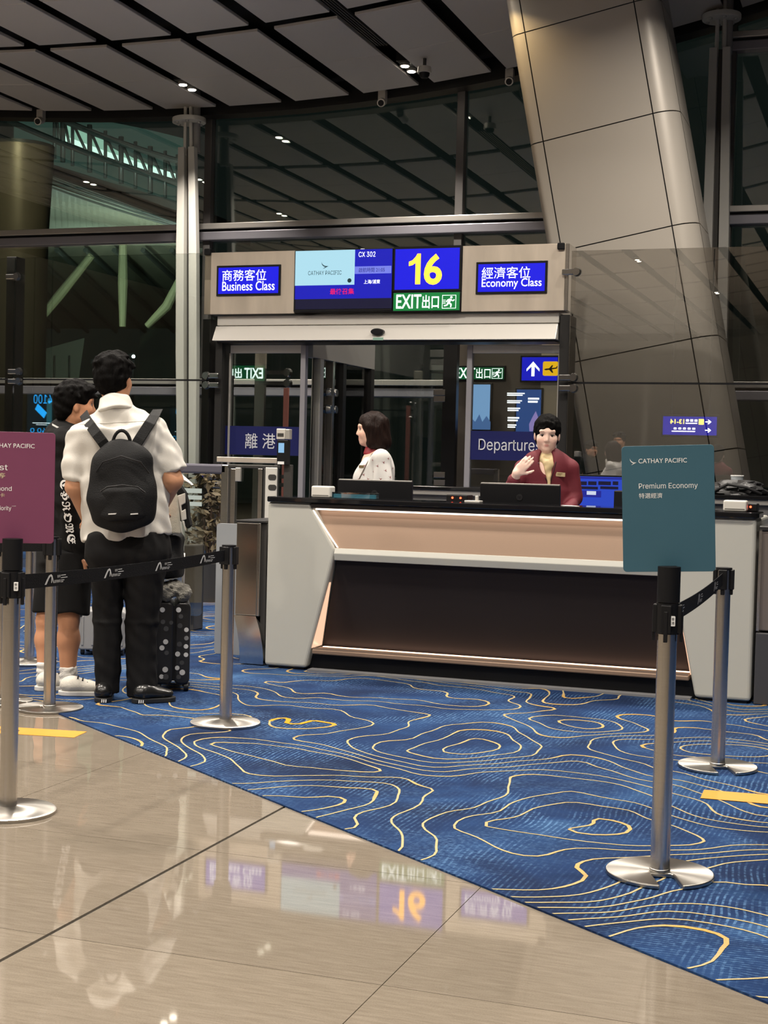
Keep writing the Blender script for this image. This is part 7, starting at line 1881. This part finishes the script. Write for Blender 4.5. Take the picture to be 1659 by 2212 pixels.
S.cap(X_(1228, 1012, 0.02), X_(1240, 1080, 0.0), 0.042, 0.037, 0.03); S.cap(X_(1240, 1080, 0.0), X_(1225, 1110, -0.2), 0.034, 0.026, 0.02)
hand(S, X_(1225, 1110, -0.2), -FWD, -UP, 0.88, 0.4, -1)
for s_ in (-1, 1):
    lat = RGT * s_ * 0.08
    S.cap(Vector((ft.x, ft.y, 0.92)) + lat, Vector((ft.x, ft.y, 0.48)) + lat, 0.085, 0.055, 0.04); S.cap(Vector((ft.x, ft.y, 0.48)) + lat, Vector((ft.x, ft.y, 0.08)) + lat, 0.052, 0.032, 0.03)
    S.cap(Vector((ft.x, ft.y, 0.04)) + lat, Vector((ft.x, ft.y, 0.035)) + lat - FWD * 0.17, 0.033, 0.026, 0.03)
S.build('body', M_SKIN, wb, paint=hx.paint(SKIN_X, (0.50, 0.17, 0.15)))
hx.eyes(wb, 0.9)
S = Sdf(*bounds([hx.p(-0.16, -0.18, -0.13), hx.p(0.16, 0.16, 0.17), hx.p(0.16, -0.18, 0.17), hx.p(-0.16, 0.16, -0.13)], 0.03), 0.005)
hx.ell(S, (0, -0.016, 0.042), (0.088, 0.104, 0.092), 0); hx.ell(S, (0, -0.055, -0.03), (0.075, 0.062, 0.075), 0.05); hx.ell(S, (0, -0.115, -0.02), (0.045, 0.04, 0.045), 0.02)
hx.ell(S, (0.004, 0.112, -0.050), (0.064, 0.075, 0.104), 0.008, True)
for q in (-1, 1):                            # fringe parted in the middle, wisps at the temples
    for k in range(7):
        S.cap(hx.p(q * (0.004 + 0.006 * k), 0.078 - 0.003 * k, 0.088 - 0.003 * k), hx.p(q * (0.020 + 0.0068 * k), 0.090 - 0.006 * k, 0.050 - 0.0085 * k), 0.0085, 0.0040, 0.010)
    S.cap(hx.p(q * 0.066, 0.040, 0.050), hx.p(q * 0.066, 0.036, -0.050), 0.009, 0.0035, 0.012)
S.crease(0.0022, 0.04, 73); S.build('hair', M_HAIR, wb)
M_MAR = mat('maroon_wool', srgb(96, 18, 32), 0.75, bump=(250, 0.15))
S = Sdf(*bounds([X_(1070, 975, -0.32), X_(1275, 1060, 0.25), X_(1070, 1060, -0.32), X_(1275, 975, 0.25), Vector((ft.x, ft.y, 0.8))], 0.03), 0.006)
S.cap(X_(1180, 1022, 0.02), X_(1181, 1095, 0.02), 0.165, 0.150, 0.0, flat=(FWD, 0.68)); S.cone(X_(1181, 1060, 0.02), Vector((ft.x, ft.y, 0.84)), 0.155, 0.160, 0.05, flat=(FWD, 0.7))
S.cap(X_(1132, 1012, 0.03), X_(1228, 1012, 0.03), 0.052, 0.052, 0.06); S.cap(X_(1150, 1000, 0.035), X_(1210, 1000, 0.035), 0.05, 0.05, 0.04)
S.cap(X_(1130, 1016, 0.01), el, 0.057, 0.054, 0.03); S.cap(el, X_(1111, 1038, -0.165), 0.050, 0.042, 0.02)
S.cap(X_(1229, 1016, 0.02), X_(1240, 1075, 0.01), 0.056, 0.052, 0.03); S.cap(X_(1240, 1075, 0.01), X_(1228, 1106, -0.16), 0.048, 0.040, 0.02)
S.ell(X_(1182, 992, -0.12), (0.050, 0.13, 0.105), (RGT, FWD, UP), 0.01, True)
S.crease(0.006, 0.13, 74, (0, 0, 1)); jk2 = S.build('jacket', M_MAR, wb)
bj = BVHTree.FromPolygons([tuple(v.co) for v in jk2.data.vertices], [tuple(p.vertices) for p in jk2.data.polygons])
def on_jacket(px, py, lift=0.004):
    d_ = ray(px, py).normalized(); h_ = bj.ray_cast(EYE - ft, d_)
    return (h_[0] + ft - d_ * lift) if h_[0] is not None else X_(px, py, -0.12)
S = Sdf(*bounds([X_(1145, 965, -0.16), X_(1215, 1045, 0.14), X_(1145, 1045, -0.16), X_(1215, 965, 0.14)], 0.02), 0.005)
S.cone(X_(1180, 1003, 0.02), X_(1181, 975, 0.012), 0.084, 0.060, 0.0, rnd_=0.01); S.cap(X_(1172, 992, -0.045), X_(1187, 1004, -0.07), 0.018, 0.020, 0.02); S.cap(X_(1200, 990, -0.03), X_(1186, 1006, -0.07), 0.016, 0.020, 0.02)
S.cap(X_(1184, 1003, -0.075), on_jacket(1186, 1046, 0.006), 0.030, 0.007, 0.02)
S.crease(0.0025, 0.05, 75); S.build('cream_scarf', mat('cream_silk', (0.62, 0.48, 0.26), 0.55), wb)
q0 = on_jacket(1211, 1025, 0.007); f_ = Fr(q0, RGT - UP * 0.06, UP); nb_ = MB().rbox(f_, -0.029, -0.013, 0.029, 0.013, -0.006, 0.001, 0.003).build('name_badge', mat('pale_gold', (0.58, 0.46, 0.26), 0.4, 0.3), wb)
poly('print_lines', [[(-0.02, 0.003), (0.012, 0.003), (0.012, 0.006), (-0.02, 0.006)], [(-0.02, -0.005), (0.004, -0.005), (0.004, -0.002), (-0.02, -0.002)]], f_, mat('badge_ink', (0.2, 0.12, 0.05), 0.6), nb_, 0.002)
for (a, b_) in (((1163, 1000), (1184, 1044)), ((1201, 998), (1189, 1044))):
    MB().tube([on_jacket(a[0] + (b_[0] - a[0]) * t, a[1] + (b_[1] - a[1]) * t, 0.002) for t in (0, 0.25, 0.5, 0.75, 1)], 0.004, 6).build('piping', mat('maroon_piping', (0.04, 0.006, 0.01), 0.6), jk2)
S = Sdf(*bounds([Vector((ft.x - 0.25, ft.y - 0.25, 0.4)), Vector((ft.x + 0.25, ft.y + 0.25, 0.98))], 0.03), 0.008)
S.cone(Vector((ft.x, ft.y, 0.93)), Vector((ft.x, ft.y, 0.5)), 0.140, 0.150, 0.0, flat=(FWD, 0.85)); S.build('skirt', MATS['maroon_skirt'], wb)
